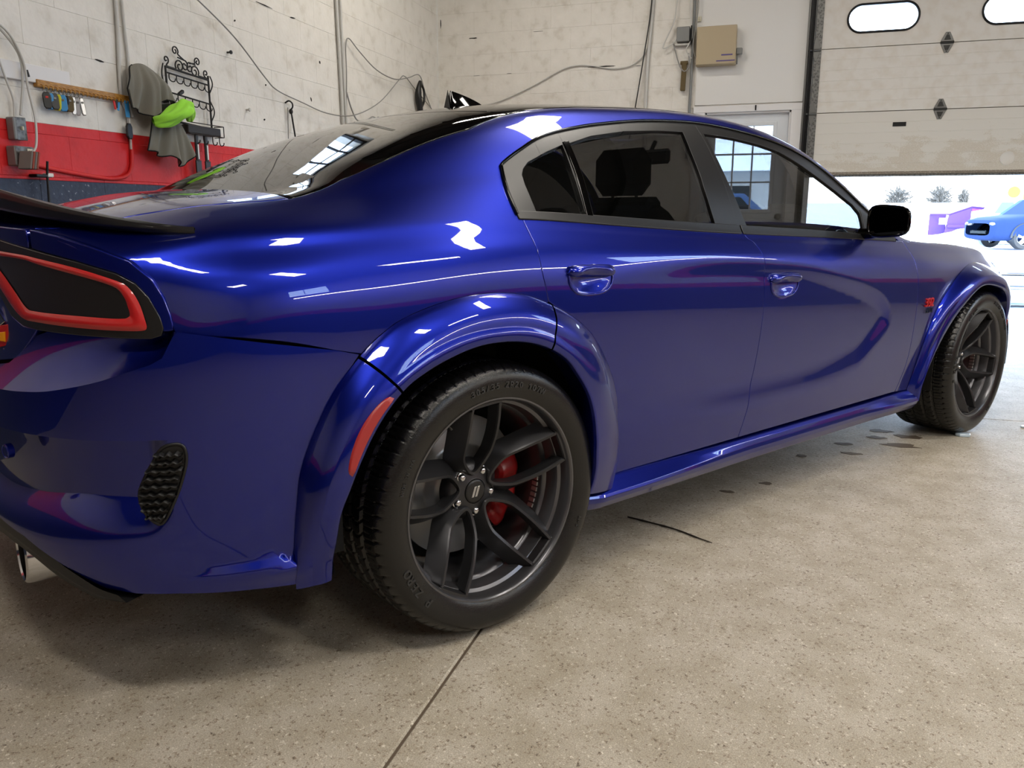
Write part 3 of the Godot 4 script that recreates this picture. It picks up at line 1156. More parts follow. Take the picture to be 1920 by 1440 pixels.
func tail_grilles() -> void:
	for s in [1, -1]:
		var g := group_part("bumper_grille", car)
		var line := smooth_path(ay([0.535, 0.628, 0.526, 0.598, 0.542, 0.549, 0.563, 0.507, 0.587, 0.469, 0.604, 0.462, 0.630, 0.485, 0.641, 0.519, 0.634, 0.546, 0.606, 0.590, 0.578, 0.624]), 4, true)
		var f := rear_at
		var mb := MB.new()
		patch(mb, f, PackedVector2Array(line), 0.01, outer_sign(f, PackedVector2Array(line)), 0.0, 0.002, 0.05, 0.002)
		put("grille_plate", (mb if s > 0 else mb.mirrored()).mesh(), M.black_plastic, g)
		# frame
		var fr := MB.new()
		var pts := []
		for q in line:
			pts.append(f.call(q))
		pts.append(pts[0])
		fr.tube(pts, 0.004, 6, false)
		put("grille_frame", (fr if s > 0 else fr.mirrored()).mesh(), M.black_plastic, g)
		# wavy blades
		for k in 9:
			var y := 0.478 + k * 0.0165
			var lo := 1e9
			var hi := -1e9
			for q in line:
				if absf(q.y - y) < 0.012:
					lo = minf(lo, q.x)
					hi = maxf(hi, q.x)
			if hi - lo < 0.02:
				continue
			var bl := MB.new()
			bl.sheet(func(a: float, b: float):
				var u := Vector2(lerpf(lo + 0.004, hi - 0.004, a), y + (b - 0.5) * (0.010 + 0.004 * sin(a * 19.0 + k * 2.1)) + 0.0015 * sin(a * 25.0 + k))
				var p: Vector3 = f.call(u)
				return p + (p - Vector3(-0.1, p.y, 0.1)).normalized() * (0.003 + 0.013 * sin(PI * b)), 20, 6, 1.0)
			bl.fix_out(Vector3(-0.1, y, 0.1))
			put("grille_blade", (bl if s > 0 else bl.mirrored()).mesh(), M.black_plastic, g)
	# parking sensor
	var p := rear_at(Vector2(1.011 * RK, 0.588))
	var e := rear_at(Vector2(1.031 * RK, 0.588)) - rear_at(Vector2(0.991 * RK, 0.588))
	var nn := Vector3(e.z, 0, -e.x).normalized()
	var mb2 := MB.new()
	mb2.lathe([Vector2(0.016, -0.01), Vector2(0.016, 0.002), Vector2(0.0145, 0.003), Vector2(0.0125, 0.0005), Vector2(0.011, 0.003), Vector2(0.0, 0.0035)], p, basis_to(nn), 24)
	put("parking_sensor", mb2.mesh(), M.paint, car)


func tail_low() -> void:
	# black lower valance that climbs towards the middle, and the tail pipes in it
	var up := ay([1.571, 0.430, 1.30, 0.432, 1.12, 0.424, 0.985, 0.400, 0.89, 0.361, 0.811, 0.328, 0.765, 0.308, 0.72, 0.297])
	var lo := ay([1.571, 0.375, 1.30, 0.377, 1.12, 0.375, 0.985, 0.357, 0.89, 0.325, 0.811, 0.297, 0.765, 0.286, 0.70, 0.280])
	up = smooth_path(up, 5)
	lo = smooth_path(lo, 5)
	var mb := MB.new()
	var m := up.size()
	mb.sheet(func(a: float, b: float):
		var k := int(round(a * (m - 1)))
		var q: Vector2 = up[k].lerp(lo[k], minf(b * 2.0, 1.0))
		var p := rear_base(q.x / RK, q.y, 0.69, 0.905)
		var nn := (p - Vector3(0.1, p.y, 0)).normalized()
		if b > 0.5:
			return p + Vector3(0.22 * (b - 0.5) * 2.0, 0.01, 0) - Vector3(0, 0, 0.10 * (b - 0.5)) + nn * 0.004
		return p + nn * 0.004, m - 1, 6, 1.0)
	mb.fix_out(Vector3(-0.5, 0.55, 0))
	put("lower_valance", mb.mesh(), M.black_satin, car)
	put("lower_valance", mb.mirrored().mesh(), M.black_satin, car)
	for s in [1.0, -1.0]:
		var pipe := MB.new()
		pipe.lathe([Vector2(0.060, 0.0), Vector2(0.063, 0.004), Vector2(0.069, 0.0), Vector2(0.071, -0.01), Vector2(0.071, -0.20)], Vector3(-0.985, 0.315, 0.44 * s), basis_to(Vector3(-1, 0.02, 0)), 40)
		pipe.lathe([Vector2(0.058, -0.16), Vector2(0.060, 0.0)], Vector3(-0.985, 0.315, 0.44 * s), basis_to(Vector3(-1, 0.02, 0)), 40)
		put("exhaust_tip", pipe.mesh(), M.chrome, car)
		var inn := MB.new()
		inn.lathe([Vector2(0.059, -0.08), Vector2(0.0, -0.08)], Vector3(-0.985, 0.315, 0.44 * s), basis_to(Vector3(-1, 0.02, 0)), 24)
		put("exhaust_pipe", inn.mesh(), M.black_plastic, car)


func spoiler() -> void:
	# blade across the lid, following the tail's curve in plan; thin ends droop to the quarters
	var mb := MB.new()
	mb.sheet(func(a: float, b: float):
		# a from the right tip to the left one, b round the section
		var q := a * 2.0 - 1.0
		var w := 0.795 * sin(q * PI / 2.0 * 0.999) if absf(q) < 1.0 else 0.795 * signf(q)
		w = -w
		var t := absf(w) / 0.795
		var tr := rear_base(acos(clampf(t, 0.0, 1.0)), 1.1, 0.625, 0.80)   # trailing edge in plan
		var ang := atan2(sqrt(maxf(0.0, 1.0 - t * t * t)), t)
		var xt := -0.35 - 0.615 * pow(maxf(0.0, 1.0 - pow(t * 0.958, 3.0)), 1.0 / 3.0)
		var yt := 1.168 - 0.115 * pow(t, 2.0)
		var chord := lerpf(0.19, 0.10, pow(t, 2.5)) * pow(maxf(0.0, 1.0 - pow(t, 7.0)), 0.7) + 0.003
		var thick := lerpf(0.062, 0.022, pow(t, 1.6)) * pow(maxf(0.0, 1.0 - pow(t, 7.0)), 0.7) + 0.002
		var yb := yt - thick
		var yl := lerpf(lerpf(1.088, 1.057, t * t), yt - thick * 0.5, sstep(0.85, 1.0, t))
		var sec := [Vector2(0.0, yt), Vector2(0.35, lerpf(yt, yl, 0.38) + 0.004), Vector2(0.75, lerpf(yt, yl, 0.78) + 0.003), Vector2(1.0, yl), Vector2(0.75, yl - 0.014 * (1.0 - pow(t, 7.0))), Vector2(0.30, yb - 0.006), Vector2(0.03, yb + 0.004), Vector2(-0.012, (yt + yb) * 0.5 + 0.006), Vector2(-0.008, yt - 0.005), Vector2(0.0, yt)]
		var k := b * 9.0
		var i := mini(int(k), 8)
		var sv: Vector2 = sec[i].lerp(sec[i + 1], k - i)
		return Vector3(xt + chord * sv.x, sv.y, w), 72, 36, 1.0)
	for i in mb.v.size():
		pass
	out_from_spine(mb)
	put("rear_spoiler", mb.mesh(), M.black_satin, car)


func out_from_spine(mb: MB) -> void:
	for i in mb.v.size():
		var w := absf(mb.v[i].z) / 0.795
		var c := Vector3(-0.35 - 0.615 * pow(maxf(0.0, 1.0 - pow(w * 0.958, 3.0)), 1.0 / 3.0) + 0.06, 1.12 - 0.07 * w * w, mb.v[i].z)
		if mb.n[i].dot(mb.v[i] - c) < 0.0:
			mb.n[i] = -mb.n[i]
	for i in range(0, mb.ix.size(), 3):
		var a := mb.ix[i]
		var b := mb.ix[i + 1]
		var d := mb.ix[i + 2]
		if (mb.v[b] - mb.v[a]).cross(mb.v[d] - mb.v[a]).dot(mb.n[a] + mb.n[b] + mb.n[d]) > 0.0:
			mb.ix[i + 1] = d
			mb.ix[i + 2] = b


func flare_piece(front: bool, from: float, to: float) -> MB:
	var c := Vector2(3.055 if front else 0.0, 0.355)
	var SE := FRONT_SEAM if front else REAR_SEAM
	var LI := FRONT_LIP if front else REAR_LIP
	var LW := FRONT_LIP_W if front else REAR_LIP_W
	var mb := MB.new()
	var n := maxi(10, int(absf(to - from) / 2.0))
	# per angle: seam on the body, crease, lip, turned-in edge
	var S := []
	for i in n + 1:
		var deg := lerpf(from, to, float(i) / n)
		var dir := Vector2(cos(deg_to_rad(deg)), sin(deg_to_rad(deg)))
		var rs := flare_r(SE, deg)
		var rl := flare_r(LI, deg)
		var rc := lerpf(rs, rl, 0.55) if front else flare_r(REAR_CREASE, deg)
		var lw := flare_r(LW, deg)
		var ps := c + dir * rs
		var bw2 := skin_w(ps.x, ps.y)
		var shelf := sstep(200.0, 165.0, deg) * sstep(20.0, 60.0, deg) if not front else sstep(185.0, 150.0, deg) * 0.9
		var wc := lerpf(lerpf(bw2, lw, 0.55), lw - 0.004, shelf)
		S.append([Vector3(ps.x, ps.y, bw2 + 0.001), Vector3(c.x + dir.x * rc, c.y + dir.y * rc, wc), Vector3(c.x + dir.x * rl, c.y + dir.y * rl, lw), Vector3(c.x + dir.x * (rl - 0.004), c.y + dir.y * (rl - 0.004), lw - 0.012), Vector3(c.x + dir.x * (rl + 0.01), c.y + dir.y * (rl + 0.01), lw - 0.09), shelf])
	mb.sheet(func(a: float, b: float):
		var i := int(round(a * n))
		var s = S[i]
		var sh: float = s[5]
		if b <= 0.5:
			var t := b / 0.5
			var p: Vector3 = s[0].lerp(s[1], t)
			# the shelf swells outwards before the crease, and stands proud of the body at the seam
			p.z += 0.010 * sin(PI * t) * sh + 0.006 * (1.0 - t) * sstep(0.0, 0.08, t) * sh
			return p
		if b <= 0.8:
			var t := (b - 0.5) / 0.3
			var p: Vector3 = s[1].lerp(s[2], t)
			p.z += 0.004 * sin(PI * t)
			return p
		if b <= 0.9:
			return s[2].lerp(s[3], (b - 0.8) / 0.1)
		return s[3].lerp(s[4], (b - 0.9) / 0.1), n, 40, 1.0)
	# outwards: away from a ring inside the flare
	for i in mb.v.size():
		var q := Vector2(mb.v[i].x, mb.v[i].y) - c
		var core := c + q.normalized() * 0.47
		var dd := mb.v[i] - Vector3(core.x, core.y, 0.88)
		if i % 41 > 37:
			dd = Vector3(c.x, c.y, mb.v[i].z) - mb.v[i]
		if mb.n[i].dot(dd) < 0.0:
			mb.n[i] = -mb.n[i]
	for i in range(0, mb.ix.size(), 3):
		var a := mb.ix[i]
		var b := mb.ix[i + 1]
		var d := mb.ix[i + 2]
		if (mb.v[b] - mb.v[a]).cross(mb.v[d] - mb.v[a]).dot(mb.n[a] + mb.n[b] + mb.n[d]) > 0.0:
			mb.ix[i + 1] = d
			mb.ix[i + 2] = b
	return mb


func skin_w(x: float, y: float) -> float:
	# half width of the painted skin at a point of the side view
	if x < -0.36 and y < 0.80:
		var lo := 0.0
		var hi := 0.8
		for i in 24:
			var m := (lo + hi) / 2
			if rear_at(Vector2(m, y)).x > x:
				lo = m
			else:
				hi = m
		return rear_at(Vector2(lo, y)).z
	return body_at(Vector2(x, v_at(x, y))).z


func car_flares() -> void:
	for r in [[false, 190.6, 131.4], [false, 130.6, 68.4], [false, 67.6, -9.0], [true, 190.0, -10.0]]:
		var mb := flare_piece(r[0], r[1], r[2])
		put("wheel_arch_flare", mb.mesh(), M.paint, car)
		put("wheel_arch_flare", mb.mirrored().mesh(), M.paint, car)
	# reflectors set into the flares, red behind the rear lamp side, amber-red in front
	for r in [[false, 133.5, 158.5, 0.27, 0.60], [true, 8.0, 26.0, 0.2, 0.7]]:
		for s in [1, -1]:
			var mb := MB.new()
			var c := Vector2(3.055 if r[0] else 0.0, 0.355)
			mb.sheet(func(a: float, b: float):
				var deg := lerpf(r[1], r[2], a)
				var dir := Vector2(cos(deg_to_rad(deg)), sin(deg_to_rad(deg)))
				var rl := flare_r(FRONT_LIP if r[0] else REAR_LIP, deg)
				var lw := flare_r(FRONT_LIP_W if r[0] else REAR_LIP_W, deg)
				var half := (0.036 if r[0] else 0.033) * minf(1.0, pow(sin(PI * clampf(a, 0.02, 0.98)), 0.35))
				var rr := rl + 0.006 + half * (b if b < 0.999 else 1.0)
				var edge := minf(minf(b, 1.0 - b) * 6.0, 1.0) * minf(minf(a, 1.0 - a) * 14.0, 1.0)
				var rc := lerpf(flare_r(FRONT_SEAM, deg), rl, 0.55) if r[0] else flare_r(REAR_CREASE, deg)
				var wb := lerpf(lw, lw - 0.006, clampf((rr - rl) / maxf(rc - rl, 0.01), 0.0, 1.0))
				return Vector3(c.x + dir.x * rr, c.y + dir.y * rr, wb + 0.001 + 0.008 * edge), 40, 14, 1.0)
			for i in mb.n.size():
				if mb.n[i].z < 0.0:
					mb.n[i] = -mb.n[i]
			mb.fix_out(Vector3(c.x, c.y, 0.4))
			put("side_reflector", (mb if s > 0 else mb.mirrored()).mesh(), M.reflector, car)


func car_details() -> void:
	# door mirrors: housing, glass, stalk on the black sail
	for s in [1, -1]:
		var mir := group_part("door_mirror", car)
		var mb := MB.new()
		# housing: a rounded shell, open to the rear where the glass sits
		mb.sheet(func(a: float, b: float):
			var ang := a * TAU
			var sq := pow(pow(absf(cos(ang)), 4.0) + pow(absf(sin(ang)), 4.0), -0.25)
			var d := sin(b * PI / 2.0)
			var x := 1.955 + 0.135 * (1.0 - cos(b * PI / 2.0)) * 1.0
			var sc := cos(b * PI / 2.0)
			sc = pow(sc, 0.55)
			var w := 0.979 + 0.094 * cos(ang) * sq * sc - 0.02 * d
			var y := 1.056 + 0.060 * sin(ang) * sq * sc * (1.0 - 0.12 * cos(ang)) + 0.004 * d
			return Vector3(x - 0.022 * (w - 0.979) / 0.094, y, w), 48, 16, 1.0)
		mb.fix_out(Vector3(2.0, 1.056, 0.97))
		var rim := []
		for i in 33:
			var ang := TAU * i / 32.0
			var sq := pow(pow(absf(cos(ang)), 4.0) + pow(absf(sin(ang)), 4.0), -0.25)
			var w := 0.979 + 0.091 * cos(ang) * sq
			rim.append(Vector3(1.954 - 0.022 * (w - 0.979) / 0.094, 1.056 + 0.057 * sin(ang) * sq * (1.0 - 0.12 * cos(ang)), w))
		mb.tube(rim, 0.006, 8, false)
		put("mirror_housing", (mb if s > 0 else mb.mirrored()).mesh(), M.black_gloss, mir)
		var gl := MB.new()
		var pts := []
		for i in 32:
			var q: Vector3 = rim[i]
			pts.append(Vector3(1.958 - 0.022 * (q.z - 0.979) / 0.094, 1.056 + (q.y - 1.056) * 0.93, 0.979 + (q.z - 0.979) * 0.93))
		gl.flat(pts, Vector3(-1, 0, -0.22).normalized())
		put("mirror_glass", (gl if s > 0 else gl.mirrored()).mesh(), M.mirror, mir)
		var st := MB.new()
		st.taper([Vector3(1.985, 1.004, 0.852), Vector3(1.99, 1.006, 0.895), Vector3(1.995, 1.014, 0.94)], [0.024, 0.021, 0.018], 12)
		put("mirror_stalk", (st if s > 0 else st.mirrored()).mesh(), M.black_gloss, mir)
	# sail triangle in front of the front door glass
	panel("sail_cover", car, body_at, PackedVector2Array(xv([2.005, 8.14, 2.25, 8.14, 2.24, 8.7, 2.15, 9.18, 2.04, 9.15])), M.black_satin, 0.02, 0.0, true, 0.004, 0.003, 0.01)
	# door handles: a bar over a scooped cup
	for h in [[0.352, 0.922, 0.096], [1.335, 0.852, 0.098]]:
		for s in [1, -1]:
			var hd := group_part("door_handle", car)
			var v0 := v_at(h[0], h[1])
			var cup := MB.new()
			cup.sheet(func(a: float, b: float):
				var ang := a * TAU
				var rr := b
				var dx: float = h[2] * 0.90 * cos(ang) * rr
				var dy := (0.036 if sin(ang) > 0.0 else 0.050) * sin(ang) * rr
				var p := body_at(Vector2(h[0] + dx, v_at(h[0] + dx, h[1] - 0.002 + dy)))
				var lip := 0.003 * (1.0 - smooth_edge(rr))
				return p + Vector3(0, 0, 0.0015 + lip * 0.0 - 0.0006 * (1.0 - rr))
				, 40, 8, 1.0)
			for i in cup.n.size():
				if cup.n[i].z < 0.0:
					cup.n[i] = -cup.n[i]
			cup.fix_out(Vector3(h[0], h[1], 0.0))
			# rounded bar
			var bar := MB.new()
			bar.sheet(func(a: float, b: float):
				var x: float = h[0] + h[2] * 0.97 * (a * 2.0 - 1.0)
				var e := pow(maxf(0.0, 1.0 - pow(absf(a * 2.0 - 1.0), 6.0)), 0.5)
				var ang := b * TAU
				var y: float = h[1] + 0.010 + 0.0175 * sin(ang) * e - 0.004 * (a - 0.5)
				var p := body_at(Vector2(x, v_at(x, y)))
				return Vector3(x, y, p.z + 0.010 + 0.018 * e * cos(ang) - 0.010 * pow(absf(a * 2.0 - 1.0), 4.0)), 28, 20, 1.0)
			for i in bar.n.size():
				var x := bar.v[i].x
				var c := Vector3(x, h[1] + 0.010, body_at(Vector2(x, v0)).z + 0.010)
				if bar.n[i].dot(bar.v[i] - c) < 0.0:
					bar.n[i] = -bar.n[i]
			var b2 := reorient(bar)
			put("handle_bar", (b2 if s > 0 else b2.mirrored()).mesh(), M.paint, hd)
			# raised seam that rings the scoop
			var ring := []
			for i in 41:
				var ang := TAU * i / 40.0
				var dx: float = h[2] * 0.88 * signf(cos(ang)) * pow(absf(cos(ang)), 0.75)
				var dy := (0.016 if sin(ang) > 0.0 else 0.050) * signf(sin(ang)) * pow(absf(sin(ang)), 0.8)
				ring.append(body_at(Vector2(h[0] + dx, v_at(h[0] + dx, h[1] - 0.004 + dy))) + Vector3(0, 0, 0.0005))
			var rm := MB.new()
			rm.tube(ring, 0.0035, 6, false)
			put("handle_scoop", (rm if s > 0 else rm.mirrored()).mesh(), M.paint, hd)
	# shark fin aerial
	var fin := MB.new()
	fin.sheet(func(a: float, b: float):
		# a along from rear to front, b over the fin from right foot to left foot
		var x := lerpf(0.545, 0.735, a)
		var base := body_at(Vector2(x, 1.3)).y - 0.002
		var hgt := 0.072 * pow(1.0 - a, 0.62) * sstep(-0.02, 0.05, a) + 0.002
		var wid := 0.036 * pow(sin(PI * clampf(0.12 + a * 0.86, 0.0, 1.0)), 0.6)
		var q := b * 2.0 - 1.0
		var up := 1.0 - pow(absf(q), 1.6)
		var z := signf(q) * wid * (pow(absf(q), 2.2) * 0.75 + 0.25 * absf(q))
		return Vector3(x + 0.012 * up * (0.5 - a), base + hgt * up, z), 30, 28, 1.0)
	for i in fin.n.size():
		if fin.n[i].dot(fin.v[i] - Vector3(0.62, 1.44, 0.0)) < 0.0:
			fin.n[i] = -fin.n[i]
	fin = reorient(fin)
	fin.flat([Vector3(0.551, 1.522, 0.001), Vector3(0.551, 1.522, -0.001), Vector3(0.545, 1.45, -0.022), Vector3(0.545, 1.45, 0.022)], Vector3(-1, 0.1, 0).normalized())
	put("roof_aerial", fin.mesh(), M.black_gloss, car)
	# fender badge: red figures over chrome ones
	var badge := group_part("fender_badge", car)
	for r in [["392", 0.046, M.red_lens, 0.700], ["HEMI", 0.026, M.chrome, 0.664]]:
		var tm := TextMesh.new()
		var f := SystemFont.new()
		f.font_names = PackedStringArray(["Droid Sans"])
		f.font_weight = 700
		f.font_italic = true
		tm.font = f
		tm.text = r[0]
		tm.font_size = 32
		tm.pixel_size = r[1] / 32.0 * 1.15
		tm.depth = 0.006
		tm.curve_step = 2.0
		var mb := MB.new()
		var v := v_at(2.475, r[3])
		var o := body_at(Vector2(2.475, v))
		mb.add(tm, Transform3D(Basis(Vector3(1, 0, 0), Vector3(0.12, 1, -0.05).normalized(), Vector3(0, 0.05, 1).normalized()), o + Vector3(0, 0, 0.003)))
		put("badge_letters", mb.mesh(), r[2], badge)
	# tail badge on the lid: chrome and red pieces
	var tb := group_part("lid_badge", car)
	var o2 := rear_upper(Vector2(1.10 * RK, 0.826))
	var n2 := (o2 - Vector3(-0.2, o2.y, 0.12)).normalized()
	var bs := basis_to(Vector3.UP)
	bs = Basis(Vector3.UP.cross(n2).normalized(), Vector3.UP, n2)
	for q in [[[-0.035, 0.045, -0.005, 0.06, 0.02, 0.03, 0.0, 0.02], M.chrome], [[-0.03, 0.015, 0.03, 0.025, 0.028, -0.02, -0.02, -0.03], M.red_lens], [[-0.012, 0.004, 0.018, 0.008, 0.015, -0.014, -0.008, -0.014], M.yellow], [[0.0, -0.03, 0.05, -0.022, 0.045, -0.05, 0.01, -0.055], M.chrome]]:
		var poly := []
		for i in range(0, 8, 2):
			poly.append(Vector2(q[0][i], q[0][i + 1]))
		var mb := MB.new()
		mb.prism(poly, 0.006 if q[1] != M.yellow else 0.009, o2, bs, 0.0012)
		put("badge_piece", mb.mesh(), q[1], tb)


func smooth_edge(r: float) -> float:
	return r * r


func reorient(mb: MB) -> MB:
	for i in range(0, mb.ix.size(), 3):
		var a := mb.ix[i]
		var b := mb.ix[i + 1]
		var d := mb.ix[i + 2]
		if (mb.v[b] - mb.v[a]).cross(mb.v[d] - mb.v[a]).dot(mb.n[a] + mb.n[b] + mb.n[d]) > 0.0:
			mb.ix[i + 1] = d
			mb.ix[i + 2] = b
	return mb


func car_inside() -> void:
	# dark inner skin behind the panels, so that gaps read dark; wheel housings; floor pan; cabin
	var inner := MB.new()
	var arch := func(front: bool) -> Array:
		var c := Vector2(3.055 if front else 0.0, 0.355)
		var out := []
		for i in 19:
			var a := deg_to_rad(lerpf(188.0, -8.0, i / 18.0))
			var p := c + Vector2(cos(a), sin(a)) * 0.46
			out.append(Vector2(p.x, v_at(p.x, maxf(p.y, 0.301))))
		return out
	var line := [Vector2(-0.70, 0.02), Vector2(-0.70, 0.79)]
	line.append_array([Vector2(3.6, 0.79), Vector2(3.6, 0.02)])
	var fa: Array = arch.call(true)
	fa.reverse()
	line.append_array(fa)
	var ra: Array = arch.call(false)
	ra.reverse()
	line.append_array(ra)
	var pl := PackedVector2Array(line)
	patch(inner, body_at, pl, 0.06, outer_sign(body_at, pl), 0.0, 0.0, 0.0, -0.030)
	put("inner_body", inner.mesh(), M.liner, car)
	put("inner_body", inner.mirrored().mesh(), M.liner, car)
	var back := MB.new()
	var tail := PackedVector2Array(ay([0.06, 0.30, 0.06, 0.76, 0.6, 0.86, 0.62, 1.0, 1.571, 1.04, 1.571, 0.43, 1.0, 0.40, 0.8, 0.32]))
	patch(back, rear_upper, tail, 0.05, outer_sign(rear_upper, tail), 0.0, 0.0, 0.0, -0.055)
	put("inner_body", back.mesh(), M.liner, car)
	put("inner_body", back.mirrored().mesh(), M.liner, car)
	# strips of inner skin under the pillars and rails
	for q in [[-0.40, 8.0, 0.14, 8.0, 0.14, 9.3, 0.30, 9.7, 0.55, 10.05, 1.2, 10.3, 1.7, 10.25, 2.0, 10.0, 2.2, 9.5, 2.4, 8.8, 2.4, 9.3, 2.2, 9.9, 1.9, 10.5, 1.55, 11.0, 1.0, 11.1, 0.3, 10.6, -0.1, 10.1, -0.40, 9.7]]:
		var mb := MB.new()
		var l := PackedVector2Array(xv(q))
		patch(mb, body_at, l, 0.06, outer_sign(body_at, l), 0.0, 0.0, 0.0, -0.030)
		put("pillar_lining", mb.mesh(), M.liner, car)
		put("pillar_lining", mb.mirrored().mesh(), M.liner, car)
	var roof := MB.new()
	var rl := mirror_line(xv([1.53, 13.0, 1.58, 10.6, 1.0, 10.6, 0.28, 10.5, 0.21, 13.0]))
	patch(roof, body_at, rl, 0.08, outer_sign(body_at, rl), 0.0, 0.0, 0.0, -0.035)
	put("headliner", roof.mesh(), M.liner, car)
	for s in [1.0, -1.0]:
		for f in [[0.0, 0.63], [3.055, 0.63]]:
			var hb := MB.new()
			hb.lathe([Vector2(0.10, 0.55), Vector2(0.44, 0.57), Vector2(0.455, 0.62), Vector2(0.455, 0.94)], Vector3(f[0], 0.355, 0), Basis(Vector3(1, 0, 0), Vector3(0, 0, s), Vector3(0, 1, 0)), 36, deg_to_rad(-7), deg_to_rad(190))
			put("wheel_housing", hb.mesh(), M.liner, car)
	var pan := MB.new()
	pan.box(Vector3(1.53, 0.255, 0), Vector3(1.9, 0.05, 1.50), 0.01)
	pan.box(Vector3(-0.66, 0.33, 0), Vector3(0.40, 0.05, 1.3), 0.01)
	pan.box(Vector3(3.3, 0.27, 0), Vector3(0.9, 0.05, 1.1), 0.01)
	pan.box(Vector3(0.0, 0.30, 0), Vector3(1.0, 0.05, 1.1), 0.01)
	put("floor_pan", pan.mesh(), M.liner, car)
	var sub := MB.new()
	sub.tube([Vector3(0, 0.355, -0.78), Vector3(0, 0.355, 0.78)], 0.045, 12)
	sub.tube([Vector3(3.055, 0.355, -0.78), Vector3(3.055, 0.355, 0.78)], 0.045, 12)
	put("axle", sub.mesh(), M.liner, car)
	# parcel shelf and rear bench
	var shelf := MB.new()
	shelf.box(Vector3(-0.16, 1.02, 0), Vector3(0.56, 0.03, 1.36), 0.01)
	put("parcel_shelf", shelf.mesh(), M.liner, car)
	var bench := MB.new()
	bench.box(Vector3(0.24, 0.80, 0), Vector3(0.16, 0.52, 1.30), 0.05, Basis(Vector3(0, 0, 1), -0.25 + PI * 0.0))
	bench.box(Vector3(0.50, 0.55, 0), Vector3(0.52, 0.16, 1.30), 0.05)
	put("rear_bench", bench.mesh(), M.seat, car)
	for z in [0.42, -0.42]:
		var hr := MB.new()
		hr.box(Vector3(0.155, 1.105, z), Vector3(0.10, 0.15, 0.25), 0.04)
		put("headrest", hr.mesh(), M.seat, car)
	for z in [0.38, -0.38]:
		var seat := group_part("front_seat", car)
		var mb := MB.new()
		mb.sheet(func(a: float, b: float):
			var ang := a * TAU
			var y := lerpf(0.52, 1.12, b)
			var wd := 0.245 * (1.0 - 0.30 * b * b * b)
			var c := cos(ang)
			var d := sin(ang)
			var sq := pow(pow(absf(c), 4.0) + pow(absf(d), 4.0), -0.25)
			var e := pow(clampf((1.0 - b) * 6.0, 0.0, 1.0), 0.5)
			return Vector3(1.30 - 0.30 * (y - 0.52) + 0.075 * c * sq * (0.4 + 0.6 * e), y, z + wd * d * sq * (0.75 + 0.25 * e)), 32, 20, 1.0)
		mb.fix_out(Vector3(1.2, 0.82, z))
		mb.box(Vector3(1.10, 1.12, z), Vector3(0.08, 0.05, 0.30), 0.02)
		put("seat_back", mb.mesh(), M.seat, seat)
		var cu := MB.new()
		cu.box(Vector3(1.52, 0.52, z), Vector3(0.52, 0.16, 0.50), 0.05)
		put("seat_cushion", cu.mesh(), M.seat, seat)
		var hd := MB.new()
		hd.box(Vector3(1.075, 1.235, z), Vector3(0.09, 0.17, 0.27), 0.04)
		hd.tube([Vector3(1.095, 1.10, z - 0.06), Vector3(1.08, 1.20, z - 0.06)], 0.006, 6)
		hd.tube([Vector3(1.095, 1.10, z + 0.06), Vector3(1.08, 1.20, z + 0.06)], 0.006, 6)
		put("headrest", hd.mesh(), M.seat, seat)
	var dash := MB.new()
	dash.prism([Vector2(1.92, 0.55), Vector2(1.86, 0.80), Vector2(1.90, 0.93), Vector2(2.05, 0.965), Vector2(2.42, 0.96), Vector2(2.42, 0.55)], 1.44, Vector3(0, 0, -0.72), Basis.IDENTITY, 0.02)
	put("dashboard", dash.mesh(), M.liner, car)
	var sw := MB.new()
	var ring := []
	var bs := basis_to(Vector3(-1, 0.45, 0))
	for i in 33:
		ring.append(Vector3(1.80, 0.90, -0.38) + bs.x * cos(TAU * i / 32.0) * 0.18 + bs.z * sin(TAU * i / 32.0) * 0.18)
	sw.tube(ring, 0.015, 8, false)
	sw.tube([ring[0], ring[16]], 0.012, 6)
	sw.tube([Vector3(1.80, 0.90, -0.38), Vector3(1.95, 0.84, -0.38)], 0.03, 8)
	put("steering_wheel", sw.mesh(), M.liner, car)
	var rm := MB.new()
	rm.box(Vector3(1.66, 1.335, 0), Vector3(0.03, 0.065, 0.24), 0.012)
	rm.tube([Vector3(1.67, 1.36, 0), Vector3(1.70, 1.405, 0)], 0.01, 6)
	put("inside_mirror", rm.mesh(), M.liner, car)


# ------------------------------------------------------------------ wheels: local z points out of the car
func car_wheels() -> void:
	var parts := wheel_parts()
	var n := 0
	for p in [[0.0, 1.0, 95.0], [3.055, 1.0, 62.0], [0.0, -1.0, 20.0], [3.055, -1.0, 50.0]]:
		var w := group_part("wheel", car, Vector3(p[0], 0.361, 0.825 * p[1]))
		if p[1] < 0.0:
			w.rotation.y = PI
		for q in parts:
			var o := put(q[0], q[1], q[2], w)
			if q[3]:
				o.rotation.z = deg_to_rad(p[2] - 90.0)
		n += 1


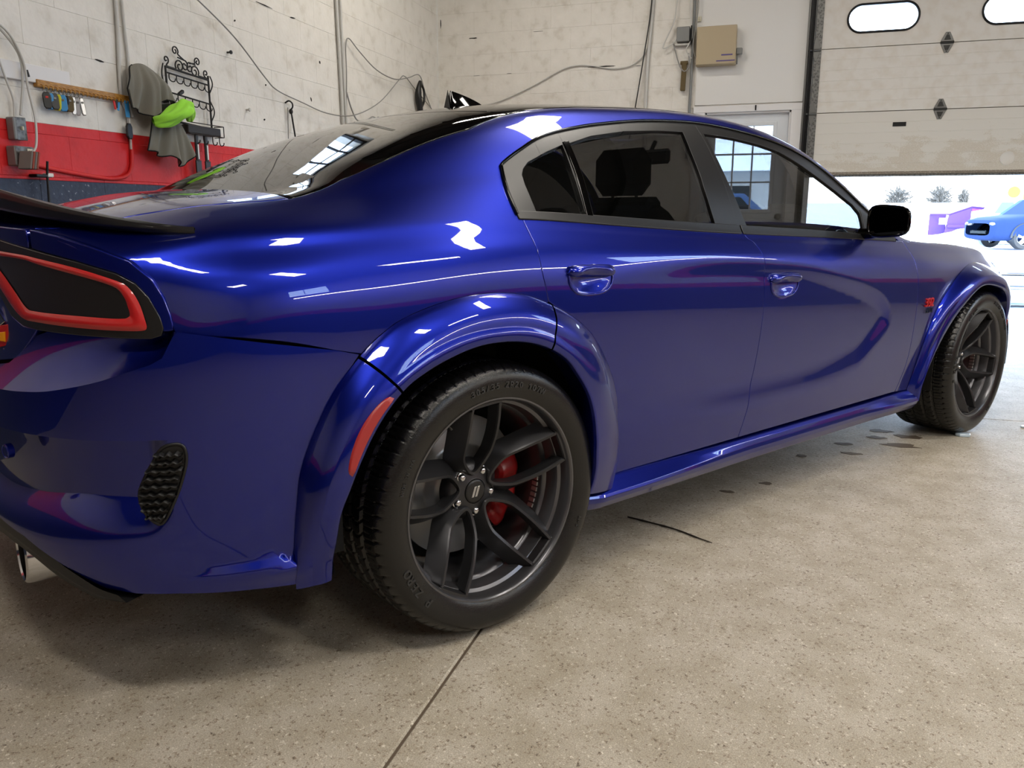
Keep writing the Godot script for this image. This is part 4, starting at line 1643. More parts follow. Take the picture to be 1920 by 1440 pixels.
func wheel_parts() -> Array:
	var out := []
	var zb := Basis(Vector3(1, 0, 0), Vector3(0, 0, 1), Vector3(0, -1, 0))   # lathe axis along z
	# tyre: profile with grooves and shoulder slots
	var prof := []
	for q in [[0.264, 0.1335], [0.2685, 0.1415], [0.274, 0.145], [0.280, 0.1485], [0.295, 0.1545], [0.312, 0.1565], [0.326, 0.1545], [0.338, 0.149], [0.3455, 0.1425], [0.3505, 0.1345]]:
		prof.append(Vector2(q[0], q[1]))
	var zs := []
	var z := 0.1265
	while z > -0.1265:
		zs.append(z)
		z -= 0.0035
	zs.append(-0.1265)
	for k in zs.size():
		var zz: float = zs[k]
		prof.append(Vector2(0.361 - 0.0065 * pow(absf(zz) / 0.1265, 3.0) * 1.0, zz))
	for i in range(9, -1, -1):
		var q: Vector2 = prof[i]
		prof.append(Vector2(q.x, -q.y))
	var nv := prof.size() - 1
	var NA := 560
	var pitch := TAU / 70.0
	var ty := MB.new()
	ty.sheet(func(a: float, b: float):
		var k := int(round(b * nv))
		var p: Vector2 = prof[k]
		var ang: float = a * TAU
		var r := p.x
		var az := absf(p.y)
		if az < 0.1300:
			var cut := 0.0
			for g in [0.030, 0.079]:
				if absf(az - g) < 0.0052:
					cut = 0.0075
			var ph := fposmod(ang + (0.012 if p.y > 0.0 else 0.03), pitch) / pitch
			if az > 0.084:
				if fposmod(ph + (az - 0.084) * 3.0, 1.0) < 0.13:
					cut = 0.0055
				elif az < 0.112 and absf(fposmod(ph + (az - 0.084) * 3.0, 1.0) - 0.56) < 0.062:
					cut = 0.0032
			elif az > 0.030:
				var s := fposmod(ph + absf(az - 0.0545) * 16.0, 1.0)
				if s < 0.12:
					cut = 0.005
			elif fposmod(ph + absf(p.y) * 9.0, 1.0) < 0.12:
				cut = 0.004
			r -= cut
		elif az < 0.151 and r > 0.335:
			# slots run over the shoulder and fade
			var ph2 := fposmod(ang + (0.012 if p.y > 0.0 else 0.03), pitch) / pitch
			if fposmod(ph2 + 0.13, 1.0) < 0.13:
				r -= 0.004 * sstep(0.1495, 0.138, az)
		return Vector3(cos(ang) * r, sin(ang) * r, p.y), NA, nv, 1.0)
	for i in ty.v.size():
		var q := Vector2(ty.v[i].x, ty.v[i].y).normalized() * 0.30
		if ty.n[i].dot(ty.v[i] - Vector3(q.x, q.y, 0)) < 0.0:
			ty.n[i] = -ty.n[i]
	out.append(["tire", reorient(ty).mesh(), M.rubber, true])
	# raised sidewall lettering
	var lt := MB.new()
	var f := SystemFont.new()
	f.font_names = PackedStringArray(["Droid Sans"])
	f.font_weight = 700
	for w in [["305/35 ZR20 107W", 78.0, 0.017], ["P ZERO", 205.0, 0.024], ["MADE IN USA", 150.0, 0.009], ["M+S", 330.0, 0.012]]:
		var deg: float = w[1] + 2.9 * w[0].length() * w[2] / 0.017 * 0.5
		for ch in w[0]:
			var tm := TextMesh.new()
			tm.font = f
			tm.text = ch
			tm.font_size = 24
			tm.pixel_size = w[2] / 24.0 * 1.3
			tm.depth = 0.0035
			tm.curve_step = 3.0
			if ch != " ":
				var a := deg_to_rad(deg)
				var up := Vector3(cos(a), sin(a), 0)
				lt.add(tm, Transform3D(Basis(Vector3(sin(a), -cos(a), 0), up, Vector3(0, 0, 1)), up * 0.306 + Vector3(0, 0, 0.1563)))
			deg -= 2.9 * w[2] / 0.017
	out.append(["sidewall_lettering", lt.mesh(), M.rubber_worn, true])
	# rim: lip, steps, deep barrel
	var rim := MB.new()
	rim.lathe([Vector2(0.262, -0.14), Vector2(0.270, -0.14), Vector2(0.270, 0.130), Vector2(0.2735, 0.134), Vector2(0.2735, 0.1405), Vector2(0.271, 0.1430), Vector2(0.267, 0.1430), Vector2(0.2645, 0.1405), Vector2(0.262, 0.136), Vector2(0.2595, 0.124), Vector2(0.2585, 0.105), Vector2(0.250, 0.100), Vector2(0.2475, 0.092), Vector2(0.2445, 0.060), Vector2(0.237, 0.055), Vector2(0.234, 0.048), Vector2(0.232, -0.02), Vector2(0.236, -0.12), Vector2(0.262, -0.135), Vector2(0.262, -0.14)], Vector3.ZERO, zb, 96)
	out.append(["rim", rim.mesh(), M.rim, true])
	# spokes: five open frames, narrow at the hub and wide at the lip, dished inwards
	var face := func(r: float) -> float: return tab([0.04, 0.075, 0.11, 0.16, 0.21, 0.262], [0.048, 0.060, 0.075, 0.100, 0.119, 0.134], r)
	for k in 5:
		var a0 := deg_to_rad(90.0 + 72.0 * k)
		var ax := Vector2(cos(a0), sin(a0))
		var sd := Vector2(-ax.y, ax.x)
		var outl := []
		for q in [[0.052, 0.0], [0.056, 0.010], [0.066, 0.020], [0.085, 0.033], [0.105, 0.043], [0.125, 0.0465], [0.175, 0.0475], [0.225, 0.045], [0.250, 0.043], [0.2565, 0.038]]:
			outl.append(Vector2(q[0], q[1]))
		for i in range(outl.size() - 1, 0, -1):
			outl.append(Vector2(outl[i].x, -outl[i].y))
		var path := smooth_path(outl, 4, true)
		var m := path.size()
		var sp := MB.new()
		var rings := []
		for i in m:
			var q: Vector2 = path[i]
			var t: Vector2 = (path[(i + 1) % m] - path[(i - 1 + m) % m]).normalized()
			var nn := Vector2(t.y, -t.x)            # outwards of the loop
			if nn.dot(q - Vector2(0.15, 0)) < 0.0:
				nn = -nn
			var z0: float = face.call(q.x)
			var flank := sstep(0.26, 0.235, q.x)     # no outer flank where the loop meets the lip
			var wd := lerpf(0.004, 0.026, flank) * sstep(0.05, 0.08, q.x) + 0.002
			var dp := lerpf(0.02, 0.050, flank)
			var row := []
			for o in [[-0.0065, -0.042], [-0.0055, -0.005], [-0.0035, -0.0005], [0.0035, 0.0], [0.0062, -0.004], [0.0062 + wd, -dp]]:
				var p: Vector2 = q + nn * o[0]
				row.append(Vector3(ax.x * p.x + sd.x * p.y, ax.y * p.x + sd.y * p.y, z0 + o[1]))
			rings.append(row)
		for s in 5:
			sp.sheet(func(a: float, b: float):
				var i := int(round(a * m)) % m
				return rings[i][s].lerp(rings[i][s + 1], b), m, 1, 1.0)
		# outside: away from the mid line of the bar section
		var per := (m + 1) * 2
		for i in sp.v.size():
			var ri := (i % per) / 2 % m
			var c: Vector3 = (rings[ri][0] + rings[ri][5]) / 2.0
			c.z -= 0.004
			if sp.n[i].dot(sp.v[i] - c) < 0.0:
				sp.n[i] = -sp.n[i]
		out.append(["spoke", reorient(sp).mesh(), M.spoke, true])
	# hub: dished centre that joins the frames, cap with two slanted bars, five lug nuts
	var hub := MB.new()
	hub.lathe([Vector2(0.085, -0.01), Vector2(0.083, 0.020), Vector2(0.075, 0.034), Vector2(0.060, 0.042), Vector2(0.040, 0.045), Vector2(0.034, 0.047), Vector2(0.0335, 0.040), Vector2(0.0, 0.040)], Vector3.ZERO, zb, 48)
	out.append(["hub", hub.mesh(), M.spoke, true])
	var cap := MB.new()
	cap.lathe([Vector2(0.0325, 0.040), Vector2(0.0325, 0.048), Vector2(0.031, 0.050), Vector2(0.026, 0.0515), Vector2(0.0, 0.052)], Vector3.ZERO, zb, 40)
	out.append(["centre_cap", cap.mesh(), M.black_satin, false])
	var bars := MB.new()
	for x in [-0.0055, 0.0055]:
		bars.prism([Vector2(x - 0.0095, -0.014), Vector2(x - 0.002, -0.014), Vector2(x + 0.008, 0.014), Vector2(x + 0.0005, 0.014)], 0.0015, Vector3(0, 0, 0.0515), Basis.IDENTITY, 0.0004)
	out.append(["cap_emblem", bars.mesh(), M.silver, false])
	for k in 5:
		var a := deg_to_rad(90.0 + 36.0 + 72.0 * k)
		var nut := MB.new()
		var c := Vector3(cos(a) * 0.0575, sin(a) * 0.0575, 0.026)
		nut.lathe([Vector2(0.0105, 0.0), Vector2(0.0105, 0.016), Vector2(0.009, 0.021), Vector2(0.006, 0.0235), Vector2(0.0, 0.024)], c, zb, 6)
		nut.lathe([Vector2(0.0145, 0.002), Vector2(0.0145, 0.014), Vector2(0.012, 0.015)], c, zb, 20)
		out.append(["lug_nut", nut.mesh(), M.chrome, true])
	# valve
	var va := MB.new()
	va.taper([Vector3(-0.10, 0.222, 0.05), Vector3(-0.09, 0.19, 0.075)], [0.006, 0.004], 8)
	out.append(["valve_stem", va.mesh(), M.silver, false])
	# brake: vented disc with bell, red caliper on the forward side
	var disc := MB.new()
	disc.lathe([Vector2(0.085, -0.045), Vector2(0.195, -0.045), Vector2(0.195, -0.030), Vector2(0.192, -0.028), Vector2(0.120, -0.028), Vector2(0.110, -0.024), Vector2(0.098, -0.005), Vector2(0.085, 0.002), Vector2(0.05, 0.002)], Vector3.ZERO, zb, 72)
	out.append(["brake_disc", disc.mesh(), M.disc, false])
	var cal := MB.new()
	cal.sheet(func(a: float, b: float):
		var ang := deg_to_rad(lerpf(-52.0, 34.0, a))
		var e := pow(maxf(0.0, 1.0 - pow(absf(a * 2.0 - 1.0), 8.0)), 0.5)
		var sec := [Vector2(0.125, -0.075), Vector2(0.128, 0.004), Vector2(0.140, 0.014), Vector2(0.185, 0.012), Vector2(0.205, -0.005), Vector2(0.207, -0.08)]
		var k: float = b * 5.0
		var i := mini(int(k), 4)
		var s: Vector2 = sec[i].lerp(sec[i + 1], k - i)
		var r := 0.165 + (s.x - 0.165) * (0.6 + 0.4 * e)
		return Vector3(cos(ang) * r, sin(ang) * r, s.y * (0.5 + 0.5 * e) - 0.018 + 0.004 * sin(a * 22.0) * e), 40, 20, 1.0)
	for i in cal.v.size():
		var q := Vector2(cal.v[i].x, cal.v[i].y).normalized() * 0.165
		if cal.n[i].dot(cal.v[i] - Vector3(q.x, q.y, -0.04)) < 0.0:
			cal.n[i] = -cal.n[i]
	out.append(["brake_caliper", reorient(cal).mesh(), M.caliper, false])
	var sh := MB.new()
	sh.lathe([Vector2(0.225, -0.09), Vector2(0.05, -0.09)], Vector3.ZERO, zb, 36)
	out.append(["dust_shield", sh.mesh(), M.liner, false])
	# balance weights and size label inside the barrel
	var wt := MB.new()
	for i in 7:
		var a := deg_to_rad(-24.0 + i * 4.0)
		var up := Vector3(cos(a), sin(a), 0)
		wt.box(up * 0.2305 + Vector3(0, 0, 0.03), Vector3(0.005, 0.012, 0.022), 0.001, Basis(up, Vector3(-up.y, up.x, 0), Vector3(0, 0, 1)))
	out.append(["balance_weight", wt.mesh(), M.silver, false])
	return out


# ------------------------------------------------------------------ materials
func mat(called: String, col: Color, rough := 0.6, metal := 0.0) -> StandardMaterial3D:
	var m := StandardMaterial3D.new()
	m.resource_name = called
	m.albedo_color = col
	m.roughness = rough
	m.metallic = metal
	M[called] = m
	return m


func noise_tex(size: int, freq: float, stops: Array, sd := 1, kind := FastNoiseLite.TYPE_SIMPLEX_SMOOTH, oct := 4, as_normal := false, bump := 4.0) -> NoiseTexture2D:
	var n := FastNoiseLite.new()
	n.noise_type = kind
	n.seed = sd
	n.frequency = freq
	n.fractal_octaves = oct
	var t := NoiseTexture2D.new()
	t.width = size
	t.height = size
	t.seamless = true
	t.noise = n
	t.normalize = true
	if as_normal:
		t.as_normal_map = true
		t.bump_strength = bump
	elif stops:
		var g := Gradient.new()
		var off := PackedFloat32Array()
		var cols := PackedColorArray()
		for s in stops:
			off.append(s[0])
			cols.append(s[1])
		g.offsets = off
		g.colors = cols
		t.color_ramp = g
	return t


func tri_scale(m: StandardMaterial3D, s: float, world := true) -> void:
	m.uv1_triplanar = true
	m.uv1_world_triplanar = world
	m.uv1_scale = Vector3.ONE * s


func make_materials() -> void:
	var m := mat("paint", Color(0.0, 0.088, 0.515), 0.36, 0.90)
	m.metallic_specular = 0.7
	m.clearcoat_enabled = true
	m.clearcoat = 1.0
	m.clearcoat_roughness = 0.015
	m = mat("black_gloss", Color(0.012, 0.012, 0.013), 0.06)
	m = mat("black_satin", Color(0.085, 0.085, 0.09), 0.36)
	m = mat("black_plastic", Color(0.05, 0.05, 0.052), 0.45)
	m = mat("liner", Color(0.015, 0.015, 0.016), 0.85)
	m = mat("seat", Color(0.05, 0.05, 0.052), 0.7)
	m = mat("rubber", Color(0.045, 0.045, 0.047), 0.27)
	m.normal_enabled = true
	m.normal_texture = noise_tex(256, 0.08, [], 5, FastNoiseLite.TYPE_SIMPLEX_SMOOTH, 3, true, 1.2)
	tri_scale(m, 12.0, false)
	m = mat("rubber_worn", Color(0.16, 0.16, 0.16), 0.5)
	m = mat("rim", Color(0.40, 0.40, 0.415), 0.30, 0.8)  # lighter than the spokes: floor reflection on the lip put into the colour
	m = mat("spoke", Color(0.25, 0.25, 0.26), 0.32, 0.7)
	m = mat("disc", Color(0.55, 0.55, 0.55), 0.35, 0.6)
	m = mat("caliper", Color(0.65, 0.015, 0.02), 0.25)
	m.clearcoat_enabled = true
	m.clearcoat = 0.8
	m = mat("chrome", Color(0.82, 0.82, 0.83), 0.12, 1.0)
	m = mat("silver", Color(0.72, 0.72, 0.72), 0.3, 0.8)
	m = mat("yellow", Color(0.95, 0.62, 0.04), 0.4)
	m = mat("mirror", Color(0.25, 0.26, 0.28), 0.02, 1.0)
	m = mat("red_lens", Color(0.72, 0.02, 0.03), 0.12)
	m.clearcoat_enabled = true
	m.clearcoat = 1.0
	m = mat("smoked", Color(0.012, 0.010, 0.010), 0.03)
	m.clearcoat_enabled = true
	m.clearcoat = 1.0
	m = mat("reflector", Color(0.62, 0.035, 0.03), 0.18)
	m.clearcoat_enabled = true
	m.clearcoat = 1.0
	m.normal_enabled = true
	m.normal_texture = noise_tex(128, 0.25, [], 9, FastNoiseLite.TYPE_CELLULAR, 1, true, 1.0)
	tri_scale(m, 40.0, false)
	for g in [["tint", 0.89, Color(0.01, 0.013, 0.012)], ["tint_front", 0.80, Color(0.01, 0.013, 0.012)], ["rear_glass", 0.93, Color(0.008, 0.009, 0.009)], ["clear_glass", 0.14, Color(0.02, 0.03, 0.03)], ["pane", 0.06, Color(0.3, 0.34, 0.34)]]:
		m = mat(g[0], g[2], 0.02)
		m.albedo_color.a = g[1]
		m.transparency = BaseMaterial3D.TRANSPARENCY_ALPHA
	# painted block wall: thick paint with fine grain and scattered grime
	for w in [["wall_white", Color(0.86, 0.845, 0.815)], ["wall_red", Color(0.80, 0.075, 0.085)], ["wall_navy", Color(0.10, 0.145, 0.235)]]:
		m = mat(w[0], w[1], 0.55)
		m.albedo_texture = noise_tex(512, 0.012, [[0.0, Color(0.90, 0.89, 0.87)], [0.35, Color(0.97, 0.97, 0.965)], [1.0, Color(1, 1, 1)]], 21, FastNoiseLite.TYPE_SIMPLEX_SMOOTH, 5)
		m.normal_enabled = true
		m.normal_texture = noise_tex(512, 0.05, [], 22, FastNoiseLite.TYPE_SIMPLEX_SMOOTH, 4, true, 2.5)
		m.normal_scale = 0.4
		tri_scale(m, 0.9)
	# navy base coat with chipped flecks that show the pale layer beneath
	M.wall_navy.albedo_color = Color(1, 1, 1)
	M.wall_navy.albedo_texture = noise_tex(512, 0.06, [[0.0, Color(0.075, 0.115, 0.20)], [0.70, Color(0.11, 0.155, 0.25)], [0.80, Color(0.11, 0.155, 0.25)], [0.82, Color(0.50, 0.50, 0.52)], [1.0, Color(0.6, 0.6, 0.6)]], 25, FastNoiseLite.TYPE_SIMPLEX_SMOOTH, 4)
	m = mat("board_white", Color(0.83, 0.825, 0.81), 0.5)
	m = mat("trim_white", Color(0.84, 0.835, 0.83), 0.45)
	m = mat("door_white", Color(0.80, 0.815, 0.83), 0.4)
	# garage door: cream painted steel, dirt spatter in speckles
	m = mat("garage_door", Color(0.83, 0.815, 0.785), 0.5)
	m.albedo_texture = noise_tex(512, 0.03, [[0.0, Color(0.965, 0.95, 0.93)], [0.6, Color(1, 1, 1)], [1.0, Color(1, 1, 1)]], 31, FastNoiseLite.TYPE_SIMPLEX_SMOOTH, 4)
	tri_scale(m, 0.5)
	m = mat("garage_door_dirty", Color(0.83, 0.815, 0.785), 0.55)
	m.albedo_texture = dirt_texture()
	m = mat("galvanised", Color(0.50, 0.50, 0.49), 0.45, 0.6)
	m.albedo_texture = noise_tex(256, 0.06, [[0.0, Color(0.55, 0.55, 0.55)], [0.5, Color(0.9, 0.9, 0.9)], [1.0, Color(1, 1, 1)]], 33, FastNoiseLite.TYPE_CELLULAR, 2)
	tri_scale(m, 3.0)
	m = mat("dark_steel", Color(0.07, 0.07, 0.075), 0.4, 0.5)
	m = mat("steel", Color(0.42, 0.42, 0.41), 0.4, 0.5)
	m = mat("steel_dark", Color(0.20, 0.20, 0.195), 0.45, 0.5)
	m = mat("ceiling", Color(0.20, 0.145, 0.11), 0.7)
	m.albedo_texture = noise_tex(512, 0.02, [[0.0, Color(0.6, 0.6, 0.6)], [1.0, Color(1, 1, 1)]], 35)
	m.uv1_triplanar = true
	m.uv1_world_triplanar = true
	m.uv1_scale = Vector3(0.3, 0.3, 3.0)
	m = mat("joist", Color(0.16, 0.11, 0.085), 0.7)
	# concrete floor: see floor_texture
	m = mat("floor", Color(1, 1, 1), 0.62)
	m.metallic_specular = 0.4
	m.albedo_texture = floor_texture()
	m.texture_repeat = true
	m.uv1_scale = Vector3(0.5, 0.5, 1)
	m.uv2_scale = Vector3(1, 1, 1)
	m.normal_enabled = true
	m.normal_texture = noise_tex(1024, 0.09, [], 41, FastNoiseLite.TYPE_SIMPLEX_SMOOTH, 4, true, 1.6)
	m.normal_scale = 0.35
	m = mat("joint", Color(0.36, 0.31, 0.26), 0.9)
	m = mat("asphalt", Color(0.66, 0.67, 0.70), 0.45)
	m.albedo_texture = noise_tex(512, 0.03, [[0.0, Color(0.22, 0.24, 0.27)], [0.45, Color(0.32, 0.34, 0.37)], [0.55, Color(0.75, 0.8, 0.84)], [1.0, Color(0.88, 0.91, 0.94)]], 43)
	m.uv1_triplanar = true
	m.uv1_world_triplanar = true
	m.uv1_scale = Vector3(0.10, 0.2, 0.35)
	m = mat("snow", Color(0.93, 0.945, 0.97), 0.8)
	# wall things
	m = mat("brass_wood", Color(0.74, 0.56, 0.26), 0.4)
	m.albedo_texture = noise_tex(256, 0.05, [[0.0, Color(0.6, 0.55, 0.5)], [1.0, Color(1.1, 1.05, 0.95)]], 51)
	m.uv1_triplanar = true
	m.uv1_world_triplanar = true
	m.uv1_scale = Vector3(4, 14, 2)
	m = mat("brass", Color(0.75, 0.55, 0.20), 0.35, 0.8)
	m = mat("dark_wood", Color(0.10, 0.065, 0.045), 0.55)
	m = mat("cloth_grey", Color(0.44, 0.43, 0.39), 0.95)
	m.rim_enabled = true
	m.rim = 0.4
	m.normal_enabled = true
	m.normal_texture = noise_tex(256, 0.2, [], 53, FastNoiseLite.TYPE_SIMPLEX_SMOOTH, 3, true, 3.0)
	tri_scale(m, 9.0)
	m = mat("cloth_green", Color(0.58, 0.85, 0.24), 0.95)
	m.rim_enabled = true
	m.rim = 0.6
	m.normal_enabled = true
	m.normal_texture = M.cloth_grey.normal_texture
	tri_scale(m, 12.0)
	m = mat("hem", Color(0.025, 0.025, 0.027), 0.9)
	m = mat("iron", Color(0.10, 0.095, 0.09), 0.5, 0.4)
	m = mat("cable_white", Color(0.74, 0.735, 0.715), 0.5)
	m = mat("cable_grey", Color(0.52, 0.515, 0.50), 0.5)
	m = mat("cable_black", Color(0.03, 0.03, 0.03), 0.5)
	m = mat("box_grey", Color(0.47, 0.475, 0.47), 0.45, 0.2)
	m = mat("box_beige", Color(0.66, 0.60, 0.49), 0.6)
	m = mat("label_violet", Color(0.33, 0.28, 0.48), 0.6)
	m = mat("outlet", Color(0.80, 0.78, 0.70), 0.4)
	m = mat("blue_tag", Color(0.22, 0.55, 0.78), 0.5)
	m = mat("yellow_fob", Color(0.80, 0.78, 0.05), 0.5)
	m = mat("red_tag", Color(0.75, 0.12, 0.08), 0.5)
	m = mat("pad", Color(0.42, 0.40, 0.38), 0.8)
	m = mat("pad_red", Color(0.55, 0.25, 0.20), 0.8)
	m = mat("olive_wood", Color(0.34, 0.28, 0.15), 0.7)
	m = mat("paper", Color(0.85, 0.85, 0.84), 0.7)
	m = mat("gouge", Color(0.09, 0.085, 0.075), 0.9)
	# outside
	m = mat("dumpster", Color(0.27, 0.12, 0.42), 0.45)
	m = mat("dumpster_red", Color(0.42, 0.13, 0.32), 0.45)
	m = mat("suv_blue", Color(0.13, 0.19, 0.33), 0.7)
	m.metallic_specular = 0.2
	m = mat("suv_light", Color(0.24, 0.31, 0.43), 0.7)
	m.metallic_specular = 0.2
	m = mat("window_dark", Color(0.05, 0.07, 0.08), 0.05)
	m = mat("truck_white", Color(0.88, 0.88, 0.88), 0.4)
	m = mat("sign_yellow", Color(0.90, 0.80, 0.08), 0.5)
	m = mat("sign_blue", Color(0.06, 0.20, 0.45), 0.5)
	m = mat("sign_teal", Color(0.30, 0.55, 0.55), 0.5)
	m = mat("letter_grey", Color(0.20, 0.20, 0.20), 0.6)
	m = mat("foliage", Color(0.40, 0.37, 0.33), 0.9)
	m = mat("bark", Color(0.25, 0.22, 0.2), 0.9)
	m = mat("siding", Color(0.62, 0.63, 0.62), 0.7)
	m = mat("roof_tile", Color(0.22, 0.21, 0.2), 0.8)
	m = mat("wet", Color(0.20, 0.20, 0.20), 0.06)
	m = mat("wet_stain", Color(0.36, 0.31, 0.255), 0.7)
	m = mat("ice", Color(0.75, 0.82, 0.88), 0.15)
	m = mat("twig", Color(0.12, 0.09, 0.06), 0.8)
	m = mat("lamp_frame", Color(0.8, 0.8, 0.8), 0.5)
	m = mat("lamp_glow", Color(1, 1, 1), 0.5)
	m.emission_enabled = true
	m.emission = Color(1.0, 0.97, 0.925)
	m.emission_energy_multiplier = 5.0


func dirt_texture() -> ImageTexture:
	# lowest door section: road spatter, thicker specks and scuffs low down on the right (matter, with a grain)
	var w := 1024
	var h := 256
	var im := Image.create(w, h, false, Image.FORMAT_RGB8)
	var n := FastNoiseLite.new()
	n.seed = 61
	n.frequency = 0.012
	n.fractal_octaves = 3
	var n2 := FastNoiseLite.new()
	n2.seed = 62
	n2.frequency = 0.22
	n2.fractal_octaves = 4
	var n3 := FastNoiseLite.new()
	n3.seed = 63
	n3.frequency = 0.35
	for y in h:
		for x in w:
			var low := float(y) / h
			var big := n.get_noise_2d(x, y * 1.5)
			var cover := sstep(0.15, 0.95, low + big * 0.55 + (0.12 if x > 250 else -0.05))
			var grain := n2.get_noise_2d(x * 0.8, y * 1.6) * 0.5 + 0.5
			var fine := n3.get_noise_2d(x, y) * 0.5 + 0.5
			var d := 1.0 if grain * 0.75 + fine * 0.25 < cover * 0.62 else 0.0
			var speck := 1.0 if fine > 0.86 and grain < cover * 0.9 else 0.0
			var c := Color(0.98, 0.98, 0.97)
			c = c.lerp(Color(0.80, 0.74, 0.65), d * 0.30)
			c = c.lerp(Color(0.45, 0.38, 0.31), speck * 0.7)
			if low > 0.955 and grain > 0.3:
				c = c.lerp(Color(0.42, 0.37, 0.32), 0.7)
			im.set_pixel(x, y, c)
	return ImageTexture.create_from_image(im)


func floor_texture() -> ImageTexture:
	# ground concrete: sand-coloured paste with exposed pebbles and dark grit, 2 m a tile
	var s := 1400
	var im := Image.create(s, s, false, Image.FORMAT_RGB8)
	var n := FastNoiseLite.new()
	n.seed = 71
	n.frequency = 0.008
	n.fractal_octaves = 4
	var g := FastNoiseLite.new()
	g.seed = 72
	g.noise_type = FastNoiseLite.TYPE_CELLULAR
	g.cellular_return_type = FastNoiseLite.RETURN_CELL_VALUE
	g.frequency = 0.20
	var f := FastNoiseLite.new()
	f.seed = 73
	f.frequency = 0.4
	f.fractal_octaves = 2
	for y in s:
		for x in s:
			# wrap softly at the borders
			var big := n.get_noise_2d(x, y)
			var wx := sstep(s * 0.88, s, x)
			var wy := sstep(s * 0.88, s, y)
			if wx > 0.0:
				big = lerpf(big, n.get_noise_2d(x - s, y), wx)
			if wy > 0.0:
				big = lerpf(big, n.get_noise_2d(x if wx == 0.0 else lerpf(x, x - s, wx), y - s), wy)
			var cell := g.get_noise_2d(x, y)
			var fine := f.get_noise_2d(x, y)
			var c := Color(0.64, 0.604, 0.538)
			c = c.lerp(Color(0.70, 0.668, 0.612), clampf(0.5 + big * 1.0, 0, 1))
			if cell > 0.62:
				c = c.lerp(Color(0.86, 0.835, 0.78), 0.75)
			elif cell < -0.72:
				c = c.lerp(Color(0.30, 0.265, 0.23), 0.8)
			elif cell < -0.5:
				c = c.lerp(Color(0.50, 0.44, 0.37), 0.65)
			c = c * (1.0 + fine * 0.22)
			c.a = 1.0
			im.set_pixel(x, y, c)
	return ImageTexture.create_from_image(im)


# ------------------------------------------------------------------ the room
func slab(called: String, lo: Vector3, hi: Vector3, m: Material, parent: Node = null, b := 0.0) -> MeshInstance3D:
	var mb := MB.new()
	mb.box((lo + hi) / 2.0, hi - lo, b)
	var o := put(called, mb.mesh(), m, parent)
	if parent == null:
		struct(o)
	return o


func ceiling_lamp(p: Array) -> void:
	var w := 1.15 if p[2] == 0 else 0.30
	var l := (0.5 if p[0] == 0.6 else 0.28) if p[2] == 0 else 1.2
	var at := Vector3(p[0], CEIL - 0.14, p[1])
	var t := thing("ceiling_lamp", "unseen flat white ceiling lamp panel under the dark boards", "lamp", at, "ceiling lamps")
	var fr := MB.new()
	fr.box(Vector3(0, 0.02, 0), Vector3(w + 0.03, 0.05, l + 0.03), 0.006)
	put("lamp_housing", fr.mesh(), M.lamp_frame, t)
	var gl := MB.new()
	gl.box(Vector3(0, -0.010, 0), Vector3(w, 0.012, l), 0.003)
	put("lamp_diffuser", gl.mesh(), M.lamp_glow, t)
	var a := AreaLight3D.new()
	a.name = "lamp_light"
	a.area_size = Vector2(w, l)
	a.light_color = Color(1.0, 0.968, 0.92)
	a.light_energy = 4.6
	a.shadow_enabled = true
	a.position = Vector3(0, -0.02, 0)
	a.rotation.x = -PI / 2
	a.set("area_range", 20.0)
	t.add_child(a, true)


func wall_block(parent: Node, o: Vector3, ux: Vector3, nn: Vector3, x0: float, x1: float, y0: float, y1: float) -> void:
	# one course piece, split where the paint changes colour
	var bands := [[-1.0, 1.245, M.wall_navy], [1.245, 1.51, M.wall_red], [1.51, 9.0, M.wall_white]]
	var proud := rng.randf_range(0.0, 0.0016)
	for b in bands:
		var lo := maxf(y0, b[0])
		var hi := minf(y1, b[1])
		if hi - lo < 0.004:
			continue
		var mb := MB.new()
		var g := 0.0002
		var sz := Vector3(x1 - x0 - 2 * g, hi - lo - (g if lo == y0 else 0.0) - (g if hi == y1 else 0.0), 0.06)
		var c := Vector3((x0 + x1) / 2, (lo + hi) / 2, 0)
		var bs := Basis(ux, Vector3.UP, nn)
		mb.box(o + ux * c.x + Vector3.UP * c.y + nn * (proud * 0.5 - 0.03), sz, 0.0016, bs)
		put("block", mb.mesh(), b[2], parent)


